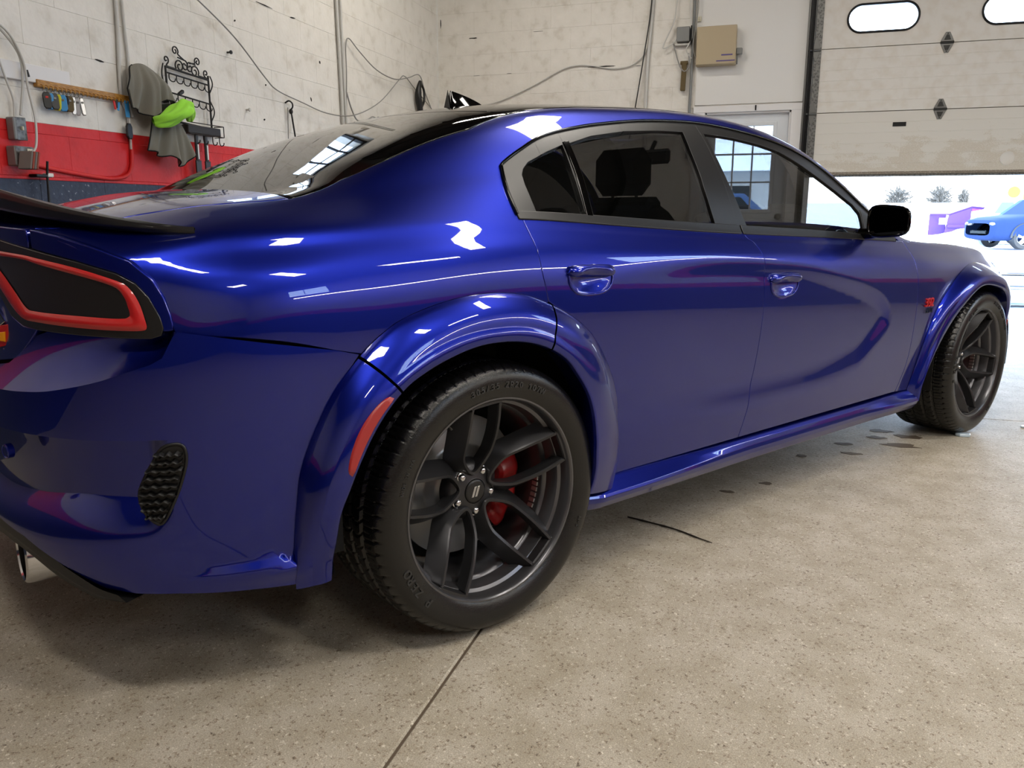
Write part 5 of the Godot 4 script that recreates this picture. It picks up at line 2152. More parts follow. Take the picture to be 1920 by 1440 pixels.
func build_room() -> void:
	# floor slabs with a sawn joint between them
	var fl := Node3D.new()
	fl.name = "floor"
	add_child(fl)
	struct(fl)
	for r in [[LEFT - 0.2, -0.6745, -4.768, REAR + 0.2], [-0.6675, RIGHT + 0.2, -4.768, REAR + 0.2], [LEFT - 0.2, -0.6745, BACK - 0.25, -4.774], [-0.6675, RIGHT + 0.2, BACK - 0.25, -4.774]]:
		var mb := MB.new()
		mb.box(Vector3((r[0] + r[1]) / 2, -0.1, (r[2] + r[3]) / 2), Vector3(r[1] - r[0], 0.2, r[3] - r[2]), 0.004)
		for i in mb.t.size():
			mb.t[i] = Vector2(mb.v[i].x, mb.v[i].z)
		put("floor_slab", mb.mesh(), M.floor, fl)
	slab("joint_bed", Vector3(LEFT - 0.2, -0.25, BACK - 0.25), Vector3(RIGHT + 0.2, -0.006, REAR + 0.2), M.joint, fl)
	slab("ceiling", Vector3(LEFT - 0.2, CEIL, BACK - 0.25), Vector3(RIGHT + 0.2, CEIL + 0.2, REAR + 0.2), M.ceiling)
	for k in 10:
		var z := -7.4 + k * 1.25
		slab("trim_%d" % (k + 20), Vector3(LEFT, CEIL - 0.10, z), Vector3(RIGHT, CEIL, z + 0.06), M.joist)
	# --- left wall: blocks in view, plain painted faces beyond the frame, a window high up
	var wl := Node3D.new()
	wl.name = "wall_left"
	add_child(wl)
	struct(wl)
	var wz := [-5.55, -4.40]
	var wy := [2.70, 3.34]
	var bk := LEFT - 0.055
	slab("backing", Vector3(LEFT - 0.25, 0, BACK), Vector3(bk, wy[0], REAR), M.wall_white, wl)
	slab("backing", Vector3(LEFT - 0.25, wy[1], BACK), Vector3(bk, CEIL, REAR), M.wall_white, wl)
	slab("backing", Vector3(LEFT - 0.25, wy[0], BACK), Vector3(bk, wy[1], wz[0]), M.wall_white, wl)
	slab("backing", Vector3(LEFT - 0.25, wy[0], wz[1]), Vector3(bk, wy[1], REAR), M.wall_white, wl)
	var o := Vector3(LEFT, 0, BACK)
	for r in range(5, 16):
		var y0 := 0.06 + 0.2 * r
		var off := 0.2 if r % 2 else 0.0
		for k in range(-1, 15):
			var x0 := maxf(k * 0.4 + off, 0.0)
			var x1 := minf((k + 1) * 0.4 + off, 5.80)
			if x1 - x0 < 0.05:
				continue
			var z0 := BACK + x0
			var z1 := BACK + x1
			if y0 + 0.2 > wy[0] and y0 < wy[1] and z1 > wz[0] and z0 < wz[1]:
				if y0 < wy[0]:
					wall_block(wl, o, Vector3(0, 0, 1), Vector3(1, 0, 0), x0, x1, y0, wy[0])
				else:
					if z0 < wz[0] - 0.03:
						wall_block(wl, o, Vector3(0, 0, 1), Vector3(1, 0, 0), x0, wz[0] - BACK, y0, minf(y0 + 0.2, 3.26))
					if z1 > wz[1] + 0.03:
						wall_block(wl, o, Vector3(0, 0, 1), Vector3(1, 0, 0), wz[1] - BACK, x1, y0, minf(y0 + 0.2, 3.26))
				continue
			wall_block(wl, o, Vector3(0, 0, 1), Vector3(1, 0, 0), x0, x1, y0, y0 + 0.2)
	slab("wall_face", Vector3(bk, 0, BACK), Vector3(LEFT, 1.06, BACK + 5.80), M.wall_navy, wl)
	slab("wall_face", Vector3(bk, 3.26, wz[1]), Vector3(LEFT, CEIL, BACK + 5.80), M.wall_white, wl)
	slab("wall_face", Vector3(bk, 3.26, BACK), Vector3(LEFT, CEIL, wz[0]), M.wall_white, wl)
	slab("wall_face", Vector3(bk, wy[1], wz[0]), Vector3(LEFT, CEIL, wz[1]), M.wall_white, wl)
	for b in [[0.0, 1.245, M.wall_navy], [1.245, 1.51, M.wall_red], [1.51, CEIL, M.wall_white]]:
		slab("wall_face", Vector3(bk, b[0], BACK + 5.80), Vector3(LEFT, b[1], REAR), b[2], wl)
	wall_window("window_1", Vector3(LEFT - 0.10, wy[0], wz[0]), Vector3(0, 0, 1), wz[1] - wz[0], wy[1] - wy[0], 3, 2)
	# --- back wall: blocks left of the entrance, then board, entrance and garage door
	var wb := Node3D.new()
	wb.name = "wall_back"
	add_child(wb)
	struct(wb)
	var bz := BACK - 0.055
	slab("backing", Vector3(LEFT - 0.25, 0, BACK - 0.25), Vector3(-0.67, CEIL, bz), M.wall_white, wb)
	slab("backing", Vector3(-0.67, 2.03, BACK - 0.25), Vector3(0.27, CEIL, BACK), M.wall_white, wb)
	slab("backing", Vector3(0.13, 0, BACK - 0.25), Vector3(0.27, 2.03, BACK), M.wall_white, wb)
	slab("door_stop", Vector3(0.24, 0, BACK - 0.25), Vector3(0.315, 3.6, BACK - 0.05), M.trim_white, wb)
	slab("backing", Vector3(0.27, 3.55, BACK - 0.25), Vector3(3.45, CEIL, BACK), M.wall_white, wb)
	slab("backing", Vector3(3.45, 0, BACK - 0.25), Vector3(RIGHT + 0.2, CEIL, BACK), M.wall_white, wb)
	slab("wall_face", Vector3(LEFT, 0, bz), Vector3(-0.67, 1.86, BACK), M.wall_white, wb)
	slab("wall_face", Vector3(LEFT, 3.26, bz), Vector3(-0.67, CEIL, BACK), M.wall_white, wb)
	var ob := Vector3(LEFT, 0, BACK)
	for r in range(9, 16):
		var y0 := 0.06 + 0.2 * r
		var off := 0.2 if r % 2 else 0.0
		for k in range(-1, 8):
			var x0 := maxf(k * 0.4 + off, 0.0)
			var x1 := minf((k + 1) * 0.4 + off, 2.70)
			if x1 - x0 > 0.05:
				wall_block(wb, ob, Vector3(1, 0, 0), Vector3(0, 0, 1), x0, x1, y0, y0 + 0.2)
	slab("wall_board", Vector3(-0.755, 2.085, BACK - 0.002), Vector3(0.215, CEIL, BACK + 0.012), M.board_white, wb, 0.002)
	# gouges and bare chips where the paint has come away
	for g in [[-2.98, 2.82, 0.10, 0.012, 0.0], [-1.66, 2.482, 0.30, 0.010, 0.0], [-2.95, 2.46, 0.07, 0.004, 0.0], [-2.60, 2.464, 0.05, 0.004, 0.0], [-1.30, 2.47, 0.07, 0.004, 0.0], [-3.33, 2.98, 0.010, 0.09, 0.0], [-2.30, 2.84, 0.12, 0.003, 0.0]]:
		var mb := MB.new()
		var poly := []
		for i in 10:
			var a := TAU * i / 10.0
			poly.append(Vector2(cos(a) * g[2] * 0.5 * rng.randf_range(0.75, 1.1), sin(a) * g[3] * 0.5 * rng.randf_range(0.6, 1.3)))
		mb.prism(poly, 0.003, Vector3(g[0], g[1], BACK + 0.0005), Basis.IDENTITY)
		put("paint_chip", mb.mesh(), M.gouge, wb)
	for g in [[-5.05, 2.47, 0.20, 0.006, -0.02], [-5.40, 2.462, 0.08, 0.008, 0.1], [-3.55, 1.86, 0.075, 0.008, -0.1], [-4.72, 2.30, 0.02, 0.012, 0.4], [-5.75, 2.22, 0.018, 0.02, 0.5], [-5.02, 1.95, 0.015, 0.012, 0.2], [-6.05, 2.48, 0.012, 0.012, 0.2], [-4.98, 1.72, 0.02, 0.012, 0.3], [-5.60, 1.93, 0.012, 0.03, 0.3]]:
		var mb := MB.new()
		var poly := []
		for i in 9:
			var a := TAU * i / 9.0
			poly.append(Vector2(cos(a) * g[2] * 0.5 * rng.randf_range(0.7, 1.1), sin(a) * g[3] * 0.5 * rng.randf_range(0.6, 1.3)))
		mb.prism(poly, 0.003, Vector3(LEFT + 0.0012, g[1], g[0]), Basis(Vector3(0, sin(g[4]), -cos(g[4])).normalized(), Vector3(0, cos(g[4]), sin(g[4])), Vector3(1, 0, 0)))
		put("paint_chip", mb.mesh(), M.gouge, wl)
	# --- right and rear walls, out of the frame: white over a red band over navy, windows in the right one
	var wr := Node3D.new()
	wr.name = "wall_right"
	add_child(wr)
	struct(wr)
	var wins := [[-6.2, -4.6], [-0.4, 1.2]]
	var zc := BACK
	for w in wins + [[REAR, REAR]]:
		for b in [[0.0, 0.75, M.wall_navy], [0.75, 1.05, M.wall_red], [1.05, CEIL, M.wall_white]]:
			slab("wall_face", Vector3(RIGHT, b[0], zc), Vector3(RIGHT + 0.25, b[1], w[0]), b[2], wr)
		zc = w[1]
	for k in 2:
		var w = wins[k]
		for b in [[0.0, 0.75, M.wall_navy], [0.75, 1.05, M.wall_red], [1.05, 2.95, M.wall_white], [3.85, CEIL, M.wall_white]]:
			slab("wall_face", Vector3(RIGHT, b[0], w[0]), Vector3(RIGHT + 0.25, b[1], w[1]), b[2], wr)
		wall_window("window_%d" % (k + 2), Vector3(RIGHT + 0.12, 2.95, w[0]), Vector3(0, 0, 1), w[1] - w[0], 0.90, 2, 4)
	var rr := Node3D.new()
	rr.name = "wall_rear"
	add_child(rr)
	struct(rr)
	for b in [[0.0, 1.245, M.wall_navy], [1.245, 1.51, M.wall_red], [1.51, CEIL, M.wall_white]]:
		slab("wall_face", Vector3(LEFT - 0.25, b[0], REAR), Vector3(RIGHT + 0.25, b[1], REAR + 0.2), b[2], rr)
	entrance()
	garage_door()
	# lamp strip along the top of the right wall
	var st := thing("strip_lamp", "long thin lamp strip along the top of the right wall", "lamp", Vector3(RIGHT - 0.06, 2.72, -2.6))
	var sm := MB.new()
	sm.box(Vector3(0.02, 0.03, 0), Vector3(0.06, 0.03, 7.0), 0.004)
	put("lamp_housing", sm.mesh(), M.lamp_frame, st)
	var sg := MB.new()
	sg.box(Vector3(0, 0.0, 0), Vector3(0.04, 0.04, 7.0), 0.008)
	put("lamp_tube", sg.mesh(), M.lamp_glow, st)
	var a := AreaLight3D.new()
	a.name = "strip_light"
	a.area_size = Vector2(7.0, 0.05)
	a.light_color = Color(1.0, 0.968, 0.92)
	a.light_energy = 6.0
	a.shadow_enabled = true
	a.position = Vector3(-0.03, -0.03, 0)
	a.rotation = Vector3(-0.6, PI / 2, 0)
	st.add_child(a, true)


func wall_window(called: String, o: Vector3, ux: Vector3, w: float, h: float, nx: int, ny: int) -> void:
	# steel sash in a wall opening; o lower corner on the sash plane
	var t := Node3D.new()
	t.name = called
	add_child(t)
	struct(t)
	var nn := ux.cross(Vector3.UP)
	var fr := MB.new()
	var bs := Basis(ux, Vector3.UP, nn)
	for y in [0.02, h - 0.02]:
		fr.box(o + ux * w / 2 + Vector3.UP * y, Vector3(w, 0.04, 0.05), 0.004, bs)
	for x in [0.02, w - 0.02]:
		fr.box(o + ux * x + Vector3.UP * h / 2, Vector3(0.04, h, 0.05), 0.004, bs)
	put("window_frame", fr.mesh(), M.dark_steel, t)
	for i in range(1, nx):
		var mb := MB.new()
		mb.box(o + ux * (w * i / nx) + Vector3.UP * h / 2, Vector3(0.022, h - 0.08, 0.03), 0.003, bs)
		put("muntin", mb.mesh(), M.dark_steel, t)
	for i in range(1, ny):
		var mb := MB.new()
		mb.box(o + ux * w / 2 + Vector3.UP * (h * i / ny), Vector3(w - 0.08, 0.022, 0.03), 0.003, bs)
		put("muntin", mb.mesh(), M.dark_steel, t)
	for i in nx:
		for j in ny:
			var gl := MB.new()
			gl.flat([o + ux * (w * i / nx + 0.01) + Vector3.UP * (h * j / ny + 0.01), o + ux * (w * (i + 1) / nx - 0.01) + Vector3.UP * (h * j / ny + 0.01), o + ux * (w * (i + 1) / nx - 0.01) + Vector3.UP * (h * (j + 1) / ny - 0.01), o + ux * (w * i / nx + 0.01) + Vector3.UP * (h * (j + 1) / ny - 0.01)], nn)
			put("pane", gl.mesh(), M.pane, t)


func entrance() -> void:
	# pale door with a nine-light window, in a white frame
	var d := Node3D.new()
	d.name = "door_1"
	add_child(d)
	struct(d)
	var z := BACK - 0.06
	var wx := [-0.56, -0.03]
	var wyy := [1.12, 1.895]
	var mb := MB.new()
	for r in [[-0.655, wx[0], 0.01, 2.015], [wx[1], 0.115, 0.01, 2.015], [wx[0], wx[1], 0.01, wyy[0]], [wx[0], wx[1], wyy[1], 2.015]]:
		mb.box(Vector3((r[0] + r[1]) / 2, (r[2] + r[3]) / 2, z), Vector3(r[1] - r[0], r[3] - r[2], 0.045), 0.0)
	put("door_leaf", mb.mesh(), M.door_white, d)
	var fr := MB.new()
	for r in [[wx[0] - 0.03, wx[0] + 0.008, wyy[0] - 0.03, wyy[1] + 0.03], [wx[1] - 0.008, wx[1] + 0.03, wyy[0] - 0.03, wyy[1] + 0.03], [wx[0], wx[1], wyy[0] - 0.03, wyy[0] + 0.008], [wx[0], wx[1], wyy[1] - 0.008, wyy[1] + 0.03]]:
		fr.box(Vector3((r[0] + r[1]) / 2, (r[2] + r[3]) / 2, z), Vector3(r[1] - r[0], r[3] - r[2], 0.062), 0.006)
	for i in [1, 2]:
		fr.box(Vector3(lerpf(wx[0], wx[1], i / 3.0), (wyy[0] + wyy[1]) / 2, z), Vector3(0.016, wyy[1] - wyy[0], 0.03), 0.003)
		fr.box(Vector3((wx[0] + wx[1]) / 2, lerpf(wyy[0], wyy[1], i / 3.0), z), Vector3(wx[1] - wx[0], 0.016, 0.03), 0.003)
	put("window_moulding", fr.mesh(), M.door_white, d)
	for i in 3:
		for j in 3:
			var gl := MB.new()
			var x0 := lerpf(wx[0], wx[1], i / 3.0)
			var x1 := lerpf(wx[0], wx[1], (i + 1) / 3.0)
			var y0 := lerpf(wyy[0], wyy[1], j / 3.0)
			var y1 := lerpf(wyy[0], wyy[1], (j + 1) / 3.0)
			gl.flat([Vector3(x0, y0, z), Vector3(x1, y0, z), Vector3(x1, y1, z), Vector3(x0, y1, z)], Vector3(0, 0, 1))
			put("pane", gl.mesh(), M.pane, d)
	for y in [1.0, 0.86]:
		var kb := MB.new()
		kb.lathe([Vector2(0.03, 0.0), Vector2(0.03, 0.008), Vector2(0.012, 0.012), Vector2(0.012, 0.035), Vector2(0.026, 0.042), Vector2(0.028, 0.055), Vector2(0.018, 0.066), Vector2(0.0, 0.068)], Vector3(0.055, y + 0.06, z + 0.022), basis_to(Vector3(0, 0, 1)), 20)
		put("door_knob", kb.mesh(), M.steel, d)
	var t := Node3D.new()
	t.name = "trim_1"
	add_child(t)
	struct(t)
	for r in [[-0.765, -0.655, 0.0, 2.075, 0.018], [0.115, 0.225, 0.0, 2.075, 0.018], [-0.765, 0.225, 2.015, 2.075, 0.022]]:
		var fb := MB.new()
		fb.box(Vector3((r[0] + r[1]) / 2, (r[2] + r[3]) / 2, BACK + r[4] / 2), Vector3(r[1] - r[0], r[3] - r[2], r[4]), 0.003)
		put("casing", fb.mesh(), M.trim_white, t)
	for r in [[-0.672, -0.640, 0.0, 2.03], [0.100, 0.132, 0.0, 2.03], [-0.66, 0.12, 2.0, 2.032]]:
		var jb := MB.new()
		jb.box(Vector3((r[0] + r[1]) / 2, (r[2] + r[3]) / 2, BACK - 0.10), Vector3(r[1] - r[0], r[3] - r[2], 0.20), 0.0)
		put("jamb", jb.mesh(), M.trim_white, t)
	var st := MB.new()
	st.box(Vector3(-0.20, 2.045, BACK + 0.028), Vector3(0.012, 0.045, 0.012), 0.002)
	put("casing_joint", st.mesh(), M.gouge, t)


func oval(cx: float, cy: float, hw: float, hh: float, n := 24) -> Array:
	var out := []
	for i in n:
		var a := TAU * (i + 0.5) / n
		var c := cos(a)
		var s := sin(a)
		out.append(Vector2(cx + signf(c) * (hw - hh) + hh * c, cy + hh * s))
	return out


func garage_door() -> void:
	var d := Node3D.new()
	d.name = "door_2"
	add_child(d)
	struct(d)
	var x0 := 0.275
	var x1 := 3.45
	var z := BACK - 0.045
	var ys := [1.432, 1.978, 2.522, 3.066, 3.60]
	for k in 4:
		var y0: float = ys[k] + 0.003
		var y1: float = ys[k + 1] - 0.003
		if k == 2:
			# windowed section: a lower and an upper half round the ovals
			for half in 2:
				var mid := 2.760
				var poly := PackedVector2Array([Vector2(x0, y0 if half == 0 else mid), Vector2(x1, y0 if half == 0 else mid), Vector2(x1, mid if half == 0 else y1), Vector2(x0, mid if half == 0 else y1)])
				for c in [0.820, 1.875, 2.93]:
					poly = Geometry2D.clip_polygons(poly, PackedVector2Array(oval(c, mid, 0.277, 0.108, 32)))[0]
				var mb := MB.new()
				mb.prism(Array(poly), 0.045, Vector3(0, 0, z), Basis.IDENTITY)
				put("door_section", mb.mesh(), M.garage_door, d)
		else:
			# ribbed face: shallow pressed lines across
			var prof := [Vector2(z, y0)]
			var lines := 6
			prof.append(Vector2(z + 0.045, y0))
			for i in range(1, lines):
				var y := lerpf(y0, y1, float(i) / lines)
				prof.append_array([Vector2(z + 0.045, y - 0.0035), Vector2(z + 0.0436, y - 0.0012), Vector2(z + 0.0436, y + 0.0012), Vector2(z + 0.045, y + 0.0035)])
			prof.append_array([Vector2(z + 0.045, y1), Vector2(z, y1)])
			var mb := MB.new()
			mb.prism(prof, x1 - x0, Vector3(x0, 0, 0), Basis(Vector3(0, 0, 1), Vector3.UP, Vector3(1, 0, 0)))
			if k == 0:
				for i in mb.t.size():
					mb.t[i] = Vector2((mb.v[i].x - x0) / (x1 - x0), 1.0 - (mb.v[i].y - y0) / (y1 - y0))
			put("door_section", mb.mesh(), M.garage_door_dirty if k == 0 else M.garage_door, d)
	for c in [0.820, 1.875, 2.93]:
		var rim := []
		for p in oval(c, 2.760, 0.284, 0.115, 40):
			rim.append(Vector3(p.x, p.y, BACK + 0.004))
		rim.append(rim[0])
		var mb := MB.new()
		mb.tube(rim, 0.010, 8, false)
		put("window_rim", mb.mesh(), M.dark_steel, d)
		var gl := MB.new()
		var pts := []
		for p in oval(c, 2.760, 0.277, 0.108, 40):
			pts.append(Vector3(p.x, p.y, BACK - 0.02))
		gl.flat(pts, Vector3(0, 0, 1))
		put("pane", gl.mesh(), M.pane, d)
	# bottom seal
	var sb := MB.new()
	sb.box(Vector3((x0 + x1) / 2, 1.424, z + 0.022), Vector3(x1 - x0, 0.020, 0.05), 0.006)
	put("bottom_seal", sb.mesh(), M.galvanised, d)
	# end stile with screw holes, hinges
	var es := MB.new()
	for k in 4:
		es.box(Vector3(x0 + 0.030, (ys[k] + ys[k + 1]) / 2, BACK + 0.003), Vector3(0.060, ys[k + 1] - ys[k] - 0.01, 0.006), 0.001)
	put("end_stile", es.mesh(), M.galvanised, d)
	for k in 9:
		var hb := MB.new()
		hb.lathe([Vector2(0.004, 0.0), Vector2(0.004, 0.003), Vector2(0.0, 0.0035)], Vector3(x0 + 0.042 - 0.012 * (k % 2), 1.50 + k * 0.19, BACK + 0.006), basis_to(Vector3(0, 0, 1)), 8)
		put("screw", hb.mesh(), M.dark_steel, d)
	for y in [ys[1], ys[2], ys[3]]:
		for x in [1.343, 2.40]:
			var h := MB.new()
			h.prism([Vector2(-0.016, 0.085), Vector2(0.016, 0.085), Vector2(0.050, 0.015), Vector2(0.050, -0.012), Vector2(0.016, -0.085), Vector2(-0.016, -0.085), Vector2(-0.050, -0.012), Vector2(-0.050, 0.015)], 0.006, Vector3(x, y, BACK), Basis.IDENTITY, 0.0015)
			put("hinge", h.mesh(), M.steel, d)
			h = MB.new()
			h.tube([Vector3(x - 0.052, y, BACK + 0.009), Vector3(x + 0.052, y, BACK + 0.009)], 0.010, 10)
			h.prism([Vector2(-0.010, 0.062), Vector2(0.010, 0.062), Vector2(0.026, 0.022), Vector2(-0.026, 0.022)], 0.006, Vector3(x, y, BACK + 0.005), Basis.IDENTITY, 0.002)
			h.prism([Vector2(-0.010, -0.062), Vector2(0.010, -0.062), Vector2(0.026, -0.022), Vector2(-0.026, -0.022)], 0.006, Vector3(x, y, BACK + 0.005), Basis.IDENTITY, 0.002)
			for q in [0.072, -0.072, 0.045, -0.045]:
				h.lathe([Vector2(0.006, 0.0), Vector2(0.006, 0.004), Vector2(0.0, 0.005)], Vector3(x, y + q, BACK + (0.006 if absf(q) > 0.05 else 0.011)), basis_to(Vector3(0, 0, 1)), 8)
			put("hinge_leaf", h.mesh(), M.steel_dark, d)
		var e := MB.new()
		e.prism([Vector2(-0.012, 0.10), Vector2(0.012, 0.10), Vector2(0.030, 0.02), Vector2(0.030, -0.02), Vector2(0.010, -0.095), Vector2(-0.010, -0.095), Vector2(-0.030, -0.02), Vector2(-0.030, 0.02)], 0.007, Vector3(x0 + 0.015, y, BACK + 0.004), Basis.IDENTITY, 0.0015)
		e.tube([Vector3(x0 - 0.055, y - 0.005, BACK + 0.022), Vector3(x0 + 0.055, y - 0.005, BACK + 0.022)], 0.009, 10)
		put("hinge", e.mesh(), M.steel, d)
	for y in [ys[1], ys[2], ys[3]]:
		var ss := MB.new()
		ss.box(Vector3((x0 + x1) / 2, y, z + 0.012), Vector3(x1 - x0, 0.03, 0.02), 0.0)
		put("seam_strip", ss.mesh(), M.joint, d)
	# dark label and a round plug
	var lb := MB.new()
	lb.box(Vector3(1.030, 1.862, BACK + 0.003), Vector3(0.108, 0.036, 0.006), 0.001)
	put("name_plate", lb.mesh(), M.dark_steel, d)
	var pg := MB.new()
	pg.lathe([Vector2(0.058, -0.002), Vector2(0.058, 0.004), Vector2(0.053, 0.006), Vector2(0.049, 0.003), Vector2(0.0, 0.0045)], Vector3(1.905, 1.553, BACK), basis_to(Vector3(0, 0, 1)), 36)
	pg.box(Vector3(1.905, 1.604, BACK + 0.005), Vector3(0.03, 0.010, 0.006), 0.002)
	put("round_plug", pg.mesh(), M.garage_door, d)
	# vertical track beside the opening
	var tr := Node3D.new()
	tr.name = "trim_2"
	add_child(tr)
	struct(tr)
	var tb := MB.new()
	tb.box(Vector3(0.232, 1.8, BACK + 0.03), Vector3(0.014, 3.6, 0.06), 0.002)
	tb.box(Vector3(0.262, 1.8, BACK + 0.058), Vector3(0.008, 3.6, 0.024), 0.002)
	tb.box(Vector3(0.247, 1.8, BACK + 0.003), Vector3(0.04, 3.6, 0.006), 0.001)
	put("door_track", tb.mesh(), M.dark_steel, tr)
	var jb := MB.new()
	jb.box(Vector3(0.215, 1.8, BACK + 0.012), Vector3(0.02, 3.6, 0.024), 0.002)
	put("track_angle", jb.mesh(), M.steel, tr)


# ------------------------------------------------------------------ outside the garage door
func build_outside() -> void:
	var g := Node3D.new()
	g.name = "ground"
	add_child(g)
	struct(g)
	var ap := MB.new()
	ap.box(Vector3(4, -0.115, BACK - 2.05), Vector3(60, 0.2, 3.6), 0.0)
	put("wet_apron", ap.mesh(), M.asphalt, g)
	# snow field with ruts
	var n := FastNoiseLite.new()
	n.seed = 81
	n.frequency = 0.25
	var sn := MB.new()
	sn.sheet(func(a: float, b: float):
		var x := lerpf(-60.0, 90.0, a)
		var z := lerpf(-11.4, -120.0, b * b * 0.7 + b * 0.3)
		return Vector3(x, -0.03 + 0.035 * n.get_noise_2d(x * 0.4, z * 2.0) + 0.02 * sin(z * 2.2) * sstep(-20.0, -12.0, z), z), 150, 120, 1.0)
	for i in sn.n.size():
		if sn.n[i].y < 0.0:
			sn.n[i] = -sn.n[i]
	put("snow_field", reorient(sn).mesh(), M.snow, g)
	for p in [[3.6, -11.2, 2.0, 0.25], [4.9, -12.4, 1.4, 0.2], [3.0, -13.8, 1.2, 0.25], [5.6, -15.2, 1.8, 0.3], [4.2, -17.0, 1.6, 0.3]]:
		var mb := MB.new()
		var poly := []
		for i in 14:
			var a := TAU * i / 14.0
			poly.append(Vector2(cos(a) * p[2] * rng.randf_range(0.6, 1.1), sin(a) * p[3] * rng.randf_range(0.5, 1.2)))
		mb.prism(poly, 0.02, Vector3(p[0], 0.02, p[1]), Basis(Vector3(1, 0, 0), Vector3(0, 0, -1), Vector3(0, 1, 0)))
		put("wet_patch", mb.mesh(), M.asphalt, g)
	# low pale boundary wall with snow on it
	slab("trim_3", Vector3(-40, -0.2, -76.0), Vector3(60, 2.0, -75.5), M.snow)
	# plowed bank in front of the dumpster
	var bank := MB.new()
	bank.sheet(func(a: float, b: float):
		var x := lerpf(6.5, 15.0, a)
		var z := lerpf(-40.0, -45.5, b)
		var h := 0.30 * sin(PI * b) * sin(PI * a) * (1.0 + 0.5 * n.get_noise_2d(x * 4.0, z * 3.0)) + 0.25 * sin(PI * b) * exp(-pow((x - 8.8) / 0.7, 2.0))
		return Vector3(x, -0.02 + h, z), 50, 20, 1.0)
	for i in bank.n.size():
		if bank.n[i].y < 0.0:
			bank.n[i] = -bank.n[i]
	put("snow_bank", reorient(bank).mesh(), M.snow, g)
	dumpster()
	suv(Vector3(6.3, 0, -29.3), "dark blue sport utility vehicle parked nearest to the garage door in the snow", M.suv_blue, 0.35)
	suv(Vector3(7.3, 0, -34.0), "paler blue sport utility vehicle parked behind the dark blue one in the snow", M.suv_light, 0.35)
	truck()
	# bare bluish trees beyond the wall
	var labels := ["bare tree beyond the white boundary wall, left of the dumpster", "bare tree beyond the white boundary wall, right above the dumpster", "small bare tree beyond the boundary wall, right end of the tree row", "bare tree seen through the entrance door's window"]
	var spots := [[10.9, -82.0, 3.7, 3.0, 0], [14.4, -82.0, 3.7, 2.6, 1], [16.7, -84.0, 3.3, 1.2, 2], [-0.6, -40.0, 4.0, 3.0, 3]]
	for s in spots:
		tree(Vector3(s[0], 0, s[1]), s[2], s[3], labels[s[4]])
	# house seen through the entrance door's panes
	house()


func tree(at: Vector3, h: float, w: float, label: String) -> void:
	var t := thing("bare_tree", label, "tree", at, "")
	var tk := MB.new()
	tk.taper([Vector3(0, 0, 0), Vector3(0.05, h * 0.4, 0), Vector3(0, h * 0.75, 0)], [0.14, 0.10, 0.03], 7)
	put("trunk", tk.mesh(), M.bark, t)
	var br := MB.new()
	for i in 420:
		var a := rng.randf() * TAU
		var r := sqrt(rng.randf())
		var y0 := h * rng.randf_range(0.3, 0.8)
		var p := Vector3(cos(a) * r * w * 0.15, y0, sin(a) * r * w * 0.15)
		var q := Vector3(cos(a) * r * w * 0.5, minf(h, y0 + h * rng.randf_range(0.05, 0.4) * (1.2 - r)), sin(a) * r * w * 0.5)
		br.taper([p, q], [0.035, 0.012], 4, false)
		var q2 := q + Vector3(rng.randf_range(-0.3, 0.3), rng.randf_range(0.0, 0.35), rng.randf_range(-0.3, 0.3))
		br.taper([p.lerp(q, 0.7), q2], [0.025, 0.008], 4, false)
	var o := put("branches", br.mesh(), M.foliage, t)
	o.set_meta("kind", "stuff")


func dumpster() -> void:
	var t := thing("dumpster", "purple steel dumpster half buried in snow in the lot outside", "dumpster", Vector3(9.13, 0, -46.0))
	t.scale = Vector3.ONE * 0.8
	t.rotation_degrees.y = -8
	# hopper body: sloped front end low at the left, high at the right
	var mb := MB.new()
	mb.prism([Vector2(-0.95, 0.0), Vector2(1.0, -0.05), Vector2(1.75, 1.62), Vector2(0.45, 1.78), Vector2(-0.75, 1.32)], 1.8, Vector3(0, 0, -0.9), Basis.IDENTITY, 0.03)
	put("hopper", mb.mesh(), M.dumpster, t)
	var e := MB.new()
	e.prism([Vector2(0.40, 0.30), Vector2(1.10, 0.30), Vector2(1.70, 1.58), Vector2(0.46, 1.70)], 0.04, Vector3(0, 0, 0.895), Basis.IDENTITY, 0.01)
	put("end_plate", e.mesh(), M.dumpster_red, t, "reddish end plate")
	var w := MB.new()
	w.box(Vector3(-1.35, 0.70, 0.2), Vector3(0.95, 1.30, 0.10), 0.02)
	put("side_wing", w.mesh(), M.dumpster, t)
	var r := MB.new()
	r.box(Vector3(0.45, 1.78, 0.0), Vector3(0.10, 0.10, 1.9), 0.02)
	r.tube([Vector3(-1.80, 1.36, 0.3), Vector3(-0.75, 1.34, 0.9), Vector3(0.45, 1.80, 0.92), Vector3(1.78, 1.66, 0.92), Vector3(1.95, 1.85, 0.92)], 0.05, 6)
	put("rim_rail", r.mesh(), M.dumpster, t)
	var sl := MB.new()
	sl.box(Vector3(-0.25, 0.62, 0.95), Vector3(1.05, 0.20, 0.14), 0.02)
	put("fork_sleeve", sl.mesh(), M.dumpster, t)
	var lb := MB.new()
	lb.box(Vector3(-1.05, 0.92, 0.90), Vector3(0.45, 0.40, 0.02), 0.004)
	lb.box(Vector3(-1.05, 0.90, 0.912), Vector3(0.30, 0.06, 0.008), 0.002)
	put("paper_label", lb.mesh(), M.paper, t)


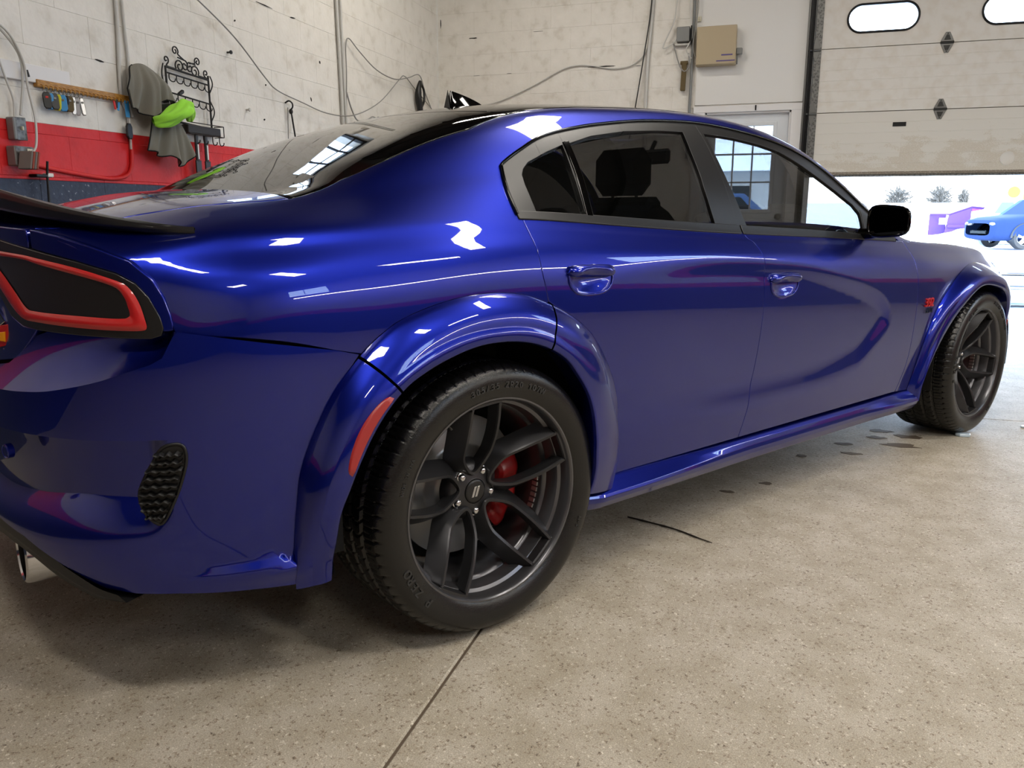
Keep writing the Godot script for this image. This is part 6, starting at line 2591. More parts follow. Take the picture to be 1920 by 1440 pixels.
func suv(at: Vector3, label: String, m: Material, turn: float) -> void:
	var t := thing("parked_car", label, "car", at, "parked cars in the lot")
	t.rotation.y = turn
	# nose to the left (-x); body by sections along x
	var secs := [[0.0, 0.42, 0.80, 0.62], [0.06, 0.30, 0.90, 0.80], [0.35, 0.25, 0.98, 0.90], [1.05, 0.25, 1.05, 0.93], [1.35, 0.25, 1.10, 0.93], [3.6, 0.25, 1.12, 0.94], [4.3, 0.3, 1.10, 0.92], [4.55, 0.4, 1.0, 0.85]]
	var body := MB.new()
	var nn := secs.size() - 1
	body.sheet(func(a: float, b: float):
		var q: float = a * nn
		var i := mini(int(q), nn - 1)
		var s: float = q - i
		var r := []
		for k in 4:
			r.append(lerpf(secs[i][k], secs[i + 1][k], s))
		var ang: float = b * TAU
		var c := cos(ang)
		var d := sin(ang)
		var sq := pow(pow(absf(c), 5.0) + pow(absf(d), 5.0), -0.2)
		return Vector3(r[0], (r[1] + r[2]) / 2 + (r[2] - r[1]) / 2 * d * sq, r[3] * c * sq), nn * 5, 40, 1.0)
	for i in body.n.size():
		if body.n[i].dot(body.v[i] - Vector3(clampf(body.v[i].x, 0.6, 3.9), 0.65, 0)) < 0.0:
			body.n[i] = -body.n[i]
	put("body", reorient(body).mesh(), m, t)
	var cab := MB.new()
	cab.prism([Vector2(1.15, 1.02), Vector2(1.95, 1.60), Vector2(2.4, 1.68), Vector2(3.8, 1.64), Vector2(4.45, 1.08)], 1.5, Vector3(0, 0, -0.75), Basis.IDENTITY, 0.06)
	put("cabin", cab.mesh(), m, t)
	for z in [0.752, -0.758]:
		for q in [[Vector2(1.45, 1.10), Vector2(2.02, 1.52), Vector2(2.75, 1.57), Vector2(2.75, 1.10)], [Vector2(2.83, 1.10), Vector2(2.83, 1.57), Vector2(3.70, 1.54), Vector2(4.1, 1.12)]]:
			var gl := MB.new()
			gl.prism(q, 0.006, Vector3(0, 0, z), Basis.IDENTITY)
			put("side_window", gl.mesh(), M.window_dark, t)
	for z in [0.80, -0.80]:
		for x in [0.95, 3.65]:
			var wh := group_part("wheel", t, Vector3(x, 0.36, z))
			var ty := MB.new()
			ty.lathe([Vector2(0.22, 0.10), Vector2(0.33, 0.115), Vector2(0.36, 0.08), Vector2(0.36, -0.08), Vector2(0.22, -0.10)], Vector3.ZERO, Basis(Vector3(1, 0, 0), Vector3(0, 0, signf(z)), Vector3(0, 1, 0)), 32)
			ty.lathe([Vector2(0.43, 0.09), Vector2(0.46, 0.13), Vector2(0.36, 0.10)], Vector3.ZERO, Basis(Vector3(1, 0, 0), Vector3(0, 0, signf(z)), Vector3(0, 1, 0)), 24, 0.0, PI)
			put("tire", ty.mesh(), M.rubber, wh)
			var sp := MB.new()
			for k in 5:
				var a := TAU * k / 5.0 + 0.3
				for d in [-0.13, 0.13]:
					sp.taper([Vector3(0, 0, signf(z) * 0.09), Vector3(cos(a + d) * 0.22, sin(a + d) * 0.22, signf(z) * 0.10)], [0.03, 0.022], 6)
			sp.lathe([Vector2(0.225, 0.06), Vector2(0.235, 0.10), Vector2(0.215, 0.10)], Vector3.ZERO, Basis(Vector3(1, 0, 0), Vector3(0, 0, signf(z)), Vector3(0, 1, 0)), 28)
			put("spokes", sp.mesh(), M.silver, wh)
	for z in [0.62, -0.62]:
		var hl := MB.new()
		hl.ball(Vector3(0.10, 0.78, z), Vector3(0.10, 0.07, 0.18), 12)
		put("headlamp", hl.mesh(), M.silver, t)
	var gr := MB.new()
	gr.box(Vector3(0.05, 0.52, 0), Vector3(0.08, 0.12, 0.8), 0.02)
	put("grille", gr.mesh(), M.window_dark, t)


func truck() -> void:
	# white van body with yellow and blue marks, mostly lost in the glare
	var t := thing("delivery_van", "white van with yellow and blue marks behind the parked cars outside", "van", Vector3(11.1, 0, -43.0))
	var mb := MB.new()
	mb.box(Vector3(2.2, 1.65, 0), Vector3(5.4, 2.9, 2.0), 0.08)
	mb.prism([Vector2(-2.0, 0.4), Vector2(-0.4, 0.4), Vector2(-0.4, 2.2), Vector2(-0.9, 2.2), Vector2(-1.5, 1.3), Vector2(-2.0, 1.2)], 1.9, Vector3(0, 0, -0.95), Basis.IDENTITY, 0.05)
	put("van_body", mb.mesh(), M.truck_white, t)
	var w := MB.new()
	w.prism([Vector2(-1.45, 1.12), Vector2(-1.20, 1.60), Vector2(-0.72, 1.60), Vector2(-0.72, 1.12)], 0.02, Vector3(0, 0, 0.95), Basis.IDENTITY)
	put("side_window", w.mesh(), M.sign_teal, t)
	var disc := MB.new()
	disc.lathe([Vector2(0.25, 0.0), Vector2(0.25, 0.012), Vector2(0, 0.012)], Vector3(-0.78, 2.05, 1.0), basis_to(Vector3(0, 0, 1)), 32)
	put("yellow_disc", disc.mesh(), M.sign_yellow, t)
	var pn := MB.new()
	pn.box(Vector3(0.85, 1.98, 1.005), Vector3(2.5, 1.25, 0.012), 0.002)
	put("yellow_panel", pn.mesh(), M.sign_yellow, t)
	var arrow := MB.new()
	arrow.prism([Vector2(-0.15, 1.88), Vector2(0.15, 2.05), Vector2(1.6, 2.05), Vector2(1.6, 1.72), Vector2(0.1, 1.72)], 0.012, Vector3(0, 0, 1.012), Basis.IDENTITY)
	put("blue_arrow", arrow.mesh(), M.sign_blue, t)
	var f := SystemFont.new()
	f.font_names = PackedStringArray(["Droid Sans"])
	for q in [["EGZ", -1.75], ["EGZ", -1.28]]:
		var tm := TextMesh.new()
		tm.font = f
		tm.text = q[0]
		tm.font_size = 32
		tm.pixel_size = 0.008
		tm.depth = 0.01
		var lt := MB.new()
		lt.add(tm, Transform3D(Basis.IDENTITY, Vector3(q[1], 1.95, 1.006)))
		put("van_letters", lt.mesh(), M.letter_grey, t)
	for x in [-1.2, 3.6]:
		var ty := MB.new()
		ty.lathe([Vector2(0.1, 0.10), Vector2(0.33, 0.115), Vector2(0.36, 0.08), Vector2(0.36, -0.08)], Vector3(x, 0.36, 0.9), Basis(Vector3(1, 0, 0), Vector3(0, 0, 1), Vector3(0, 1, 0)), 24)
		put("tire", ty.mesh(), M.rubber, t)


func house() -> void:
	var t := thing("low_building", "low grey building with snow on its roof seen through the entrance door window", "building", Vector3(-4.5, 0, -33.0))
	var mb := MB.new()
	mb.box(Vector3(0, 1.3, 0), Vector3(9.0, 2.6, 6.0), 0.02)
	put("wall", mb.mesh(), M.siding, t)
	var rf := MB.new()
	rf.prism([Vector2(-3.4, 2.55), Vector2(3.4, 2.55), Vector2(0, 3.9)], 9.6, Vector3(-4.8, 0, 0), Basis(Vector3(0, 0, -1), Vector3.UP, Vector3(1, 0, 0)))
	put("roof", rf.mesh(), M.snow, t)
	for k in 5:
		var w := MB.new()
		w.box(Vector3(-3.4 + k * 1.7, 1.45, 3.01), Vector3(0.75, 1.2, 0.06), 0.01)
		put("window", w.mesh(), M.window_dark, t)
	suv(Vector3(-4.6, 0, -24.0), "bluish car before the low building, seen through the entrance door window", M.suv_light, 0.1)


# ------------------------------------------------------------------ things on the walls
func lw(y: float, z: float, off := 0.0) -> Vector3:
	# a point on the left wall, off metres in front of it
	return Vector3(LEFT + off, y, z)


func bk(x: float, y: float, off := 0.0) -> Vector3:
	return Vector3(x, y, BACK + off)


func cable(called: String, label: String, pts: Array, r: float, m: Material, cat := "cable", group := "") -> MeshInstance3D:
	var mb := MB.new()
	mb.tube(smooth_path(pts, 6), r, 6)
	var o := put(called, mb.mesh(), m)
	tag(o, label, cat, group)
	return o


func on_left(pts: Array, off := 0.012) -> Array:
	var out := []
	for p in pts:
		out.append(lw(p[0], p[1], p[2] if p.size() > 2 else off))
	return out


func on_back(pts: Array, off := 0.012) -> Array:
	var out := []
	for p in pts:
		out.append(bk(p[0], p[1], p[2] if p.size() > 2 else off))
	return out


func build_wall_things() -> void:
	# white plank along the left wall
	var pl := MB.new()
	pl.box(lw(1.73, -2.90, 0.010), Vector3(0.020, 0.080, 0.86), 0.003)
	tag(put("wall_plank", pl.mesh(), M.trim_white), "white painted plank fixed to the left wall behind the key rack", "plank")
	key_rack()
	scroll_rack()
	towels()
	electrics()
	# conduits and hanging leads of the left wall
	cable("wall_conduit", "pair of thin pale conduit pipes on the left wall above the key rack, nearer one", on_left([[3.4, -3.70], [2.2, -3.69], [1.74, -3.665], [1.60, -3.70], [1.40, -3.705]]), 0.010, M.cable_white, "conduit")
	cable("wall_conduit", "thin pale conduit on the left wall just right of the nearer one", on_left([[3.4, -3.75], [2.2, -3.735], [1.90, -3.74], [1.70, -3.72], [1.60, -3.735]]), 0.008, M.cable_white, "conduit")
	cable("red_conduit", "red painted conduit bending from vertical to horizontal on the red band of the left wall", on_left([[1.515, -3.71], [1.42, -3.705], [1.33, -3.69], [1.285, -3.64], [1.268, -3.54], [1.275, -3.40], [1.295, -3.20], [1.312, -3.08], [1.318, -2.95]]), 0.011, M.wall_red, "conduit")
	cable("wall_conduit", "left of two tall white conduits beside the corner of the left wall", on_left([[3.4, -6.02], [2.72, -6.015], [2.2, -6.03], [1.70, -6.04], [1.2, -6.04]], 0.02), 0.013, M.cable_white, "conduit")
	cable("wall_conduit", "right of two tall white conduits beside the corner of the left wall", on_left([[3.4, -6.075], [2.5, -6.08], [2.1, -6.085], [1.65, -6.10], [1.2, -6.10]], 0.02), 0.010, M.cable_white, "conduit")
	cable("sagging_cable", "long grey cable sagging across the left wall from upper left to the tall conduits", on_left([[2.62, -3.98, 0.03], [2.43, -4.02, 0.05], [2.31, -4.30, 0.07], [2.17, -4.62, 0.07], [1.985, -4.93, 0.06], [1.925, -5.10, 0.04], [1.885, -5.40, 0.04], [1.845, -5.75, 0.05], [1.875, -6.15, 0.06], [2.03, -6.60, 0.07], [2.28, -7.05, 0.05], [2.34, -7.22, 0.03], [2.27, -7.45, 0.02], [2.15, -7.80, 0.02], [2.05, -8.05, 0.02]]), 0.0045, M.cable_grey)
	cable("sagging_cable", "grey cable looping from a hook by the tall conduits to a nail near the corner", on_left([[1.88, -6.10, 0.02], [2.2, -6.13, 0.02], [2.40, -6.135, 0.02], [2.47, -6.17, 0.03], [2.40, -6.32, 0.04], [2.30, -6.60, 0.05], [2.275, -6.95, 0.05], [2.33, -7.25, 0.05], [2.40, -7.56, 0.03], [2.25, -7.72, 0.02], [2.02, -7.98, 0.02]]), 0.005, M.cable_grey)
	cable("sagging_cable", "thin grey cable loop ending in a plug right of the tall conduits", on_left([[2.05, -6.12, 0.02], [1.93, -6.17, 0.03], [1.845, -6.25, 0.04], [1.865, -6.40, 0.05], [1.90, -6.50, 0.05], [1.895, -6.58, 0.05]]), 0.006, M.cable_grey)
	var plug := MB.new()
	plug.box(lw(1.900, -6.63, 0.055), Vector3(0.025, 0.025, 0.075), 0.006)
	plug.tube([lw(1.902, -6.66, 0.05), lw(1.902, -6.69, 0.05)], 0.003, 6)
	tag(put("cable_plug", plug.mesh(), M.cable_grey), "grey plug hanging on the left wall right of the tall conduits", "plug")
	var hook := MB.new()
	hook.tube(smooth_path(on_left([[1.86, -5.24, 0.005], [1.875, -5.25, 0.03], [1.86, -5.26, 0.05], [1.835, -5.265, 0.05], [1.815, -5.27, 0.03]]), 5), 0.006, 6)
	hook.ball(lw(1.805, -5.272, 0.03), Vector3(0.015, 0.02, 0.015), 10)
	tag(put("wall_hook", hook.mesh(), M.cable_black), "small black hook on the left wall that holds a thin dark rod", "hook")
	cable("hanging_rod", "thin dark rod hanging from the small black hook on the left wall", on_left([[1.80, -5.275, 0.03], [1.55, -5.33, 0.03], [1.2, -5.42, 0.03]]), 0.006, M.cable_black, "rod")
	cable("grey_twine", "thin grey twine hanging beside the dark rod on the left wall", on_left([[1.83, -5.25, 0.02], [1.5, -5.235, 0.015], [1.2, -5.22, 0.015]]), 0.0035, M.cable_grey, "cord")
	# black spray gun hanging near the corner
	var gun := thing("spray_gun", "black spray gun hanging on the left wall near the corner behind the car roof", "spray gun", lw(2.17, -7.51, 0.05))
	var gb := MB.new()
	gb.taper(smooth_path([Vector3(0, -0.30, -0.02), Vector3(0, -0.10, 0.0), Vector3(0, 0.02, 0.035), Vector3(0, 0.10, 0.02), Vector3(0, 0.17, -0.02)], 5), [0.026, 0.027, 0.027, 0.028, 0.028, 0.029, 0.03, 0.032, 0.034, 0.034, 0.034, 0.033, 0.032, 0.03, 0.028, 0.026, 0.024, 0.022, 0.02, 0.018, 0.014], 10)
	put("gun_body", gb.mesh(), M.black_plastic, gun)
	var gg := MB.new()
	gg.tube(smooth_path([Vector3(0, 0.16, -0.02), Vector3(0, 0.10, -0.10), Vector3(0, 0.0, -0.10), Vector3(0, -0.08, -0.02)], 6), 0.012, 8)
	put("trigger_guard", gg.mesh(), M.black_plastic, gun)
	# small studs and hooks
	var k := 0
	for s in [[1.76, -4.78, "white wall hook below the sagging cable, right of the scroll rack"], [2.09, -4.62, "small dark nail on the left wall above the scroll rack, right of it"]]:
		var mb := MB.new()
		mb.lathe([Vector2(0.006, 0.0), Vector2(0.006, 0.025), Vector2(0.012, 0.026), Vector2(0.012, 0.034), Vector2(0.0, 0.036)], lw(s[0], s[1]), basis_to(Vector3(1, 0, 0)), 10)
		tag(put("wall_stud", mb.mesh(), M.cable_white if k == 0 else M.cable_black), s[2], "hook")
		k += 1
	# --- back wall
	cable("sagging_cable", "thin pale cable looping over the back wall behind the roof aerial towards the vertical conduit", on_back([[-3.33, 2.10], [-2.95, 2.16], [-2.70, 2.20], [-2.35, 2.33], [-2.05, 2.47], [-1.90, 2.50], [-1.75, 2.49], [-1.55, 2.455], [-1.38, 2.47], [-1.27, 2.54], [-1.22, 2.62]], 0.015), 0.006, M.cable_white)
	cable("wall_conduit", "white conduit running down the back wall left of the wire bundle", on_back([[-1.17, 3.6], [-1.18, 3.0], [-1.21, 2.5], [-1.22, 2.0], [-1.22, 1.6]], 0.02), 0.016, M.cable_white, "conduit")
	cable("hanging_cable", "thin dark cable hanging slantwise beside the white conduit on the back wall", on_back([[-1.18, 3.6], [-1.19, 3.0], [-1.245, 2.55], [-1.31, 2.10], [-1.36, 1.8]], 0.045), 0.006, M.cable_black)
	cable("wall_conduit", "grey conduit with wires down the back wall, left edge of the white board", on_back([[-0.80, 3.6], [-0.795, 2.6], [-0.80, 2.2], [-0.81, 1.6]], 0.025), 0.014, M.box_grey, "conduit")
	var wires := [[[-0.80, 3.3, 0.05], [-0.83, 2.95, 0.06], [-0.80, 2.70, 0.06], [-0.85, 2.58, 0.06], [-0.80, 2.50, 0.05]], [[-0.77, 3.3, 0.06], [-0.76, 2.9, 0.07], [-0.79, 2.62, 0.06], [-0.76, 2.5, 0.06], [-0.72, 2.475, 0.03]], [[-0.95, 3.1, 0.03], [-0.97, 2.85, 0.05], [-1.05, 2.66, 0.06], [-1.06, 2.60, 0.06], [-0.98, 2.64, 0.05], [-0.93, 2.7, 0.04]], [[-0.98, 2.66, 0.02], [-0.93, 2.50, 0.04], [-0.90, 2.43, 0.05], [-0.86, 2.39, 0.05], [-0.82, 2.44, 0.04], [-0.83, 2.55, 0.05]]]
	for i in wires.size():
		var mb := MB.new()
		mb.tube(smooth_path(on_back(wires[i]), 6), 0.006, 6)
		tag(put("loose_wire", mb.mesh(), M.cable_grey if i % 2 else M.cable_white), ["white loose wire running into the top of the junction box", "grey loose wire hanging right of the junction box, beside the board", "white loose wire looping out to the left of the junction box", "grey loose wire curling below the junction box to the wood offcut"][i], "wire")
	var jb := thing("junction_box", "open pale junction box in the wire tangle on the back wall", "electrical box", bk(-0.885, 2.715))
	var b1 := MB.new()
	b1.box(Vector3(0, 0, 0.035), Vector3(0.12, 0.13, 0.07), 0.006)
	put("box_shell", b1.mesh(), M.box_grey, jb)
	var b2 := MB.new()
	b2.box(Vector3(0.075, -0.005, 0.04), Vector3(0.012, 0.15, 0.08), 0.003)
	put("box_door", b2.mesh(), M.dark_steel, jb)
	var b3 := MB.new()
	b3.box(Vector3(-0.005, -0.085, 0.03), Vector3(0.14, 0.018, 0.03), 0.004)
	put("box_lip", b3.mesh(), M.cable_white, jb)
	var wd := MB.new()
	wd.box(bk(-0.868, 2.34, 0.035), Vector3(0.045, 0.24, 0.03), 0.004, Basis(Vector3(0, 0, 1), -0.03))
	wd.box(bk(-0.868, 2.47, 0.03), Vector3(0.07, 0.03, 0.03), 0.005)
	tag(put("wood_offcut", wd.mesh(), M.olive_wood), "olive coloured wood offcut hanging below the wire tangle on the back wall", "wood piece")
	var bx := thing("wall_cabinet", "beige metal cabinet with a violet label on the white board of the back wall", "cabinet", bk(-0.578, 2.592, 0.012))
	var c1 := MB.new()
	c1.box(Vector3(0, 0, 0.05), Vector3(0.355, 0.335, 0.10), 0.005)
	put("cabinet_body", c1.mesh(), M.box_beige, bx)
	var c2 := MB.new()
	c2.box(Vector3(0.0, 0, 0.104), Vector3(0.350, 0.328, 0.010), 0.004)
	put("cabinet_door", c2.mesh(), M.box_beige, bx)
	var c3 := MB.new()
	c3.box(Vector3(0.10, -0.088, 0.1105), Vector3(0.10, 0.012, 0.002), 0.0)
	c3.box(Vector3(0.09, -0.138, 0.1105), Vector3(0.165, 0.010, 0.002), 0.0)
	put("violet_print", c3.mesh(), M.label_violet, bx)
	var c4 := MB.new()
	c4.box(Vector3(0.205, -0.055, 0.05), Vector3(0.055, 0.055, 0.05), 0.006)
	c4.tube([Vector3(0.19, -0.085, 0.05), Vector3(0.19, -0.165, 0.05)], 0.008, 6)
	put("cabinet_lock", c4.mesh(), M.box_grey, bx)
	var sw := MB.new()
	sw.box(bk(-0.745, 2.845, 0.022), Vector3(0.035, 0.045, 0.02), 0.004)
	sw.box(bk(-0.745, 2.845, 0.034), Vector3(0.012, 0.016, 0.008), 0.002)
	tag(put("wall_switch", sw.mesh(), M.outlet), "small switch on the white board above the beige cabinet", "switch")


func key_rack() -> void:
	# dark gold rail along z from -3.135 to -3.80, with screw eyes; keys hang as things of their own
	var t := thing("key_rack", "long gold brown key rail with small brass hooks on the left wall", "key rack", lw(1.69, -3.445))
	var mb := MB.new()
	mb.box(Vector3(0.014, 0, 0), Vector3(0.028, 0.034, 0.64), 0.003)
	put("rail", mb.mesh(), M.brass_wood, t)
	var n := 24
	for k in n:
		var z := 0.30 - k * 0.60 / (n - 1)
		var h := MB.new()
		h.tube([Vector3(0.026, -0.004, z), Vector3(0.040, -0.010, z), Vector3(0.044, -0.022, z), Vector3(0.036, -0.026, z)], 0.0022, 5)
		put("key_hook", h.mesh(), M.brass, t)
	# fobs from left to right
	var row := [["black key fob with a red button, leftmost on the key rail", M.black_plastic, M.red_tag, -3.155], ["blue paper key tag second from the left on the key rail", M.blue_tag, M.steel, -3.178], ["dark key fob behind the blue tag on the key rail", M.black_plastic, M.steel, -3.201], ["yellow key tag on the key rail", M.yellow_fob, M.steel, -3.224], ["blue grey key tag right of the yellow one on the key rail", M.blue_tag, M.steel, -3.247], ["black key fob with brown edge in the middle of the key row", M.black_plastic, M.olive_wood, -3.270], ["olive key tag right of the black fobs on the key rail", M.olive_wood, M.steel, -3.293], ["pale silver key, third from the right of the key row", M.silver, M.steel, -3.316], ["pale silver key, second from the right of the key row", M.silver, M.steel, -3.339], ["pale silver key at the right end of the key row", M.silver, M.steel, -3.362]]
	var i := 0
	for r in row:
		var kk := thing("car_key", r[0], "key", lw(1.672, r[3], 0.038), "keys on the rail")
		kk.rotation = Vector3(rng.randf_range(-0.12, 0.12), -0.5 + rng.randf_range(-0.2, 0.2), rng.randf_range(-0.15, 0.15))
		var rg := MB.new()
		var ring := []
		for q in 13:
			ring.append(Vector3(0, -0.010 + sin(TAU * q / 12.0) * 0.012, cos(TAU * q / 12.0) * 0.012))
		rg.tube(ring, 0.0013, 5, false)
		put("key_ring", rg.mesh(), M.steel, kk)
		var fb := MB.new()
		var L := 0.075 if r[1] != M.silver else 0.085
		var W := 0.036 if r[1] != M.silver else 0.022
		fb.prism([Vector2(-W * 0.35, -0.022), Vector2(W * 0.35, -0.022), Vector2(W * 0.5, -0.034), Vector2(W * 0.5, -0.022 - L + 0.012), Vector2(W * 0.3, -0.022 - L), Vector2(-W * 0.3, -0.022 - L), Vector2(-W * 0.5, -0.022 - L + 0.012), Vector2(-W * 0.5, -0.034)], 0.012, Vector3(-0.006, 0, 0), Basis(Vector3(0, 0, -1), Vector3.UP, Vector3(1, 0, 0)), 0.003)
		put("fob", fb.mesh(), r[1], kk)
		var bt := MB.new()
		bt.box(Vector3(0.007, -0.045, 0), Vector3(0.003, 0.010, 0.012), 0.001)
		put("fob_button", bt.mesh(), r[2], kk)
		i += 1
	# small bunch near the right end, and the fob on a long blue tag
	var sm := thing("car_key", "small dark key with red and blue tags near the key rail's right end", "key", lw(1.680, -3.60, 0.03), "keys on the rail")
	for q in [[0.010, M.red_tag, 0.0], [-0.004, M.black_plastic, 0.008], [-0.016, M.blue_tag, -0.004]]:
		var mb2 := MB.new()
		mb2.box(Vector3(0.004, -0.034 + q[2], q[0]), Vector3(0.006, 0.045, 0.014), 0.002, Basis(Vector3(1, 0, 0), q[0] * 14.0))
		put("tag_piece", mb2.mesh(), q[1], sm)
	var lk := thing("car_key", "black key fob hanging low on a long blue tag, right end of rail", "key", lw(1.690, -3.675, 0.035), "keys on the rail")
	var bt2 := MB.new()
	bt2.box(Vector3(0, -0.055, 0), Vector3(0.003, 0.085, 0.030), 0.001)
	put("blue_tag", bt2.mesh(), M.blue_tag, lk)
	var st := MB.new()
	st.tube([Vector3(0, -0.095, 0), Vector3(0.002, -0.13, 0.002)], 0.0015, 5)
	put("key_string", st.mesh(), M.steel, lk)
	var fb2 := MB.new()
	fb2.prism([Vector2(-0.010, -0.128), Vector2(0.010, -0.128), Vector2(0.020, -0.145), Vector2(0.020, -0.195), Vector2(0.013, -0.21), Vector2(-0.013, -0.21), Vector2(-0.020, -0.195), Vector2(-0.020, -0.145)], 0.016, Vector3(-0.008, 0, 0), Basis(Vector3(0, 0, -1), Vector3.UP, Vector3(1, 0, 0)), 0.004)
	put("fob", fb2.mesh(), M.black_plastic, lk)


func scroll_rack() -> void:
	# wrought wire rack, 0.36 wide, with scrolled crest, hooks in two rows and a wavy side
	var t := thing("scroll_rack", "wrought iron rack with scrolled crest and two rows of hooks, left wall", "wall rack", lw(1.75, -4.17, 0.03))
	# local: s along -z (to the right in view), y up
	var P := func(s: float, y: float, x := 0.0) -> Vector3: return Vector3(x, y, -s)
	var fr := MB.new()
	for s in [-0.165, 0.205]:
		fr.tube([P.call(s, -0.16), P.call(s, 0.16)], 0.006, 8)
	fr.tube([P.call(-0.165, 0.155), P.call(0.205, 0.135)], 0.006, 8)
	fr.tube([P.call(-0.165, 0.125), P.call(0.205, 0.105)], 0.005, 8)
	fr.tube([P.call(-0.165, 0.02), P.call(0.205, -0.005)], 0.005, 8)
	fr.tube([P.call(-0.165, -0.135), P.call(0.205, -0.155)], 0.007, 8)
	put("frame", fr.mesh(), M.iron, t)
	for k in 6:
		for r in [[0.125, 0.105], [0.02, -0.005]]:
			var s := -0.14 + k * 0.062
			var y := lerpf(r[0], r[1], (s + 0.165) / 0.37)
			var h := MB.new()
			h.tube(smooth_path([P.call(s, y), P.call(s, y - 0.03), P.call(s + 0.004, y - 0.045, 0.012), P.call(s + 0.010, y - 0.045, 0.028), P.call(s + 0.012, y - 0.03, 0.032)], 4), 0.0032, 6)
			put("hook", h.mesh(), M.iron, t)
	# crest: rising arms and spirals
	var spiral := func(c: Vector2, r0: float, a0: float, turns: float, into: Vector2) -> Array:
		var pts := []
		pts.append(P.call(into.x, into.y))
		var n := 22
		for i in n + 1:
			var u := float(i) / n
			var a := a0 + turns * TAU * u
			var r := r0 * (1.0 - 0.78 * u)
			pts.append(P.call(c.x + cos(a) * r, c.y + sin(a) * r))
		return pts
	for q in [[Vector2(-0.045, 0.175), 0.038, -2.6, -1.4, Vector2(-0.150, 0.160)], [Vector2(0.085, 0.165), 0.038, -0.5, 1.4, Vector2(0.190, 0.145)], [Vector2(-0.075, 0.255), 0.028, -0.6, 1.3, Vector2(0.0, 0.215)], [Vector2(0.115, 0.225), 0.026, 3.6, -1.3, Vector2(0.045, 0.205)], [Vector2(0.000, 0.185), 0.030, 1.4, -1.2, Vector2(-0.055, 0.222)], [Vector2(0.045, 0.18), 0.030, 1.7, 1.2, Vector2(0.095, 0.205)], [Vector2(-0.155, 0.195), 0.022, -1.2, 1.1, Vector2(-0.165, 0.150)], [Vector2(0.185, 0.170), 0.022, -1.9, -1.1, Vector2(0.205, 0.130)]]:
		var mb := MB.new()
		mb.tube(smooth_path(spiral.call(q[0], q[1], q[2], q[3], q[4]), 2), 0.0042, 6)
		put("scroll", mb.mesh(), M.iron, t)
	var wv := MB.new()
	var pts := []
	for i in 33:
		var u := i / 32.0
		pts.append(P.call(0.222 + 0.020 * sin(u * TAU * 2.0), 0.16 - u * 0.33))
	wv.tube(pts, 0.004, 6)
	put("wavy_side", wv.mesh(), M.iron, t)
	var wl := MB.new()
	pts = []
	for i in 13:
		var u := i / 12.0
		pts.append(P.call(-0.182 - 0.016 * sin(u * PI), 0.17 - u * 0.12))
	wl.tube(pts, 0.004, 6)
	put("wavy_side", wl.mesh(), M.iron, t)
	var kd := MB.new()
	kd.taper([P.call(-0.10, 0.012, 0.025), P.call(-0.075, 0.030, 0.03), P.call(-0.068, 0.036, 0.03)], [0.011, 0.012, 0.006], 8)
	tag(put("small_key", kd.mesh(), M.black_plastic), "small dark key hung on the middle rail of the scroll rack", "key")
	(get_child(get_child_count() - 1) as Node3D).position = t.position
	# dark shelf strip below with wire edge and hooks, two black scrapers on it
	var sh := thing("hook_shelf", "dark wood strip with a wire edge and hooks below the scroll rack", "shelf", lw(1.578, -4.265))
	var mb1 := MB.new()
	mb1.box(Vector3(0.035, 0, 0), Vector3(0.06, 0.048, 0.30), 0.004)
	put("board", mb1.mesh(), M.dark_wood, sh)
	var mb3 := MB.new()
	for y in [0.036, -0.028]:
		mb3.tube([Vector3(0.075, y, 0.15), Vector3(0.075, y, -0.165), Vector3(0.005, y, -0.165)], 0.003, 6)
	mb3.tube([Vector3(0.075, 0.036, -0.165), Vector3(0.075, -0.028, -0.165)], 0.003, 6)
	put("wire_edge", mb3.mesh(), M.iron, sh)
	for z in [0.075, 0.0, -0.085, -0.15]:
		var hk := MB.new()
		hk.tube(smooth_path([Vector3(0.05, -0.024, z), Vector3(0.05, -0.06, z), Vector3(0.06, -0.078, z), Vector3(0.078, -0.074, z), Vector3(0.082, -0.06, z)], 4), 0.003, 6)
		put("hook", hk.mesh(), M.iron, sh)
	for q in [[-4.19, "left black scraper with a white handle stripe below the dark shelf"], [-4.275, "right black scraper with a white handle stripe below the dark shelf"]]:
		var sc := thing("scraper", q[1], "scraper", lw(1.525, q[0], 0.055), "scrapers below the dark shelf")
		var hb := MB.new()
		hb.box(Vector3(0, -0.055, 0), Vector3(0.016, 0.155, 0.026), 0.005)
		put("handle", hb.mesh(), M.black_plastic, sc)
		var hs := MB.new()
		hs.box(Vector3(0.0085, -0.075, -0.002), Vector3(0.003, 0.085, 0.011), 0.001)
		put("handle_stripe", hs.mesh(), M.paper, sc, "white handle stripe")
		var bl := MB.new()
		bl.box(Vector3(0, -0.20, -0.004), Vector3(0.010, 0.15, 0.048), 0.002)
		put("blade", bl.mesh(), M.black_plastic, sc)


func drape(f: Callable, nu: int, nv: int, thick: float) -> MB:
	# a cloth with two faces and a rim: f(a, b) is the outer face, thick along x
	var mb := MB.new()
	mb.sheet(f, nu, nv, 1.0)
	for i in mb.n.size():
		if mb.n[i].x < 0.0:
			mb.n[i] = -mb.n[i]
	mb = reorient(mb)
	var in2 := MB.new()
	in2.sheet(func(a: float, b: float): return f.call(a, b) - Vector3(thick, 0, 0), nu, nv, 1.0)
	for i in in2.n.size():
		if in2.n[i].x > 0.0:
			in2.n[i] = -in2.n[i]
	in2 = reorient(in2)
	var o := mb.v.size()
	for i in in2.v.size():
		mb.vert(in2.v[i], in2.n[i], in2.t[i])
	for i in in2.ix.size():
		mb.ix.append(in2.ix[i] + o)
	return mb


func hem(f: Callable, side: Array, r := 0.004) -> MB:
	var mb := MB.new()
	var pts := []
	for p in side:
		pts.append(f.call(p.x, p.y) - Vector3(0.002, 0, 0))
	mb.tube(pts, r, 6)
	return mb


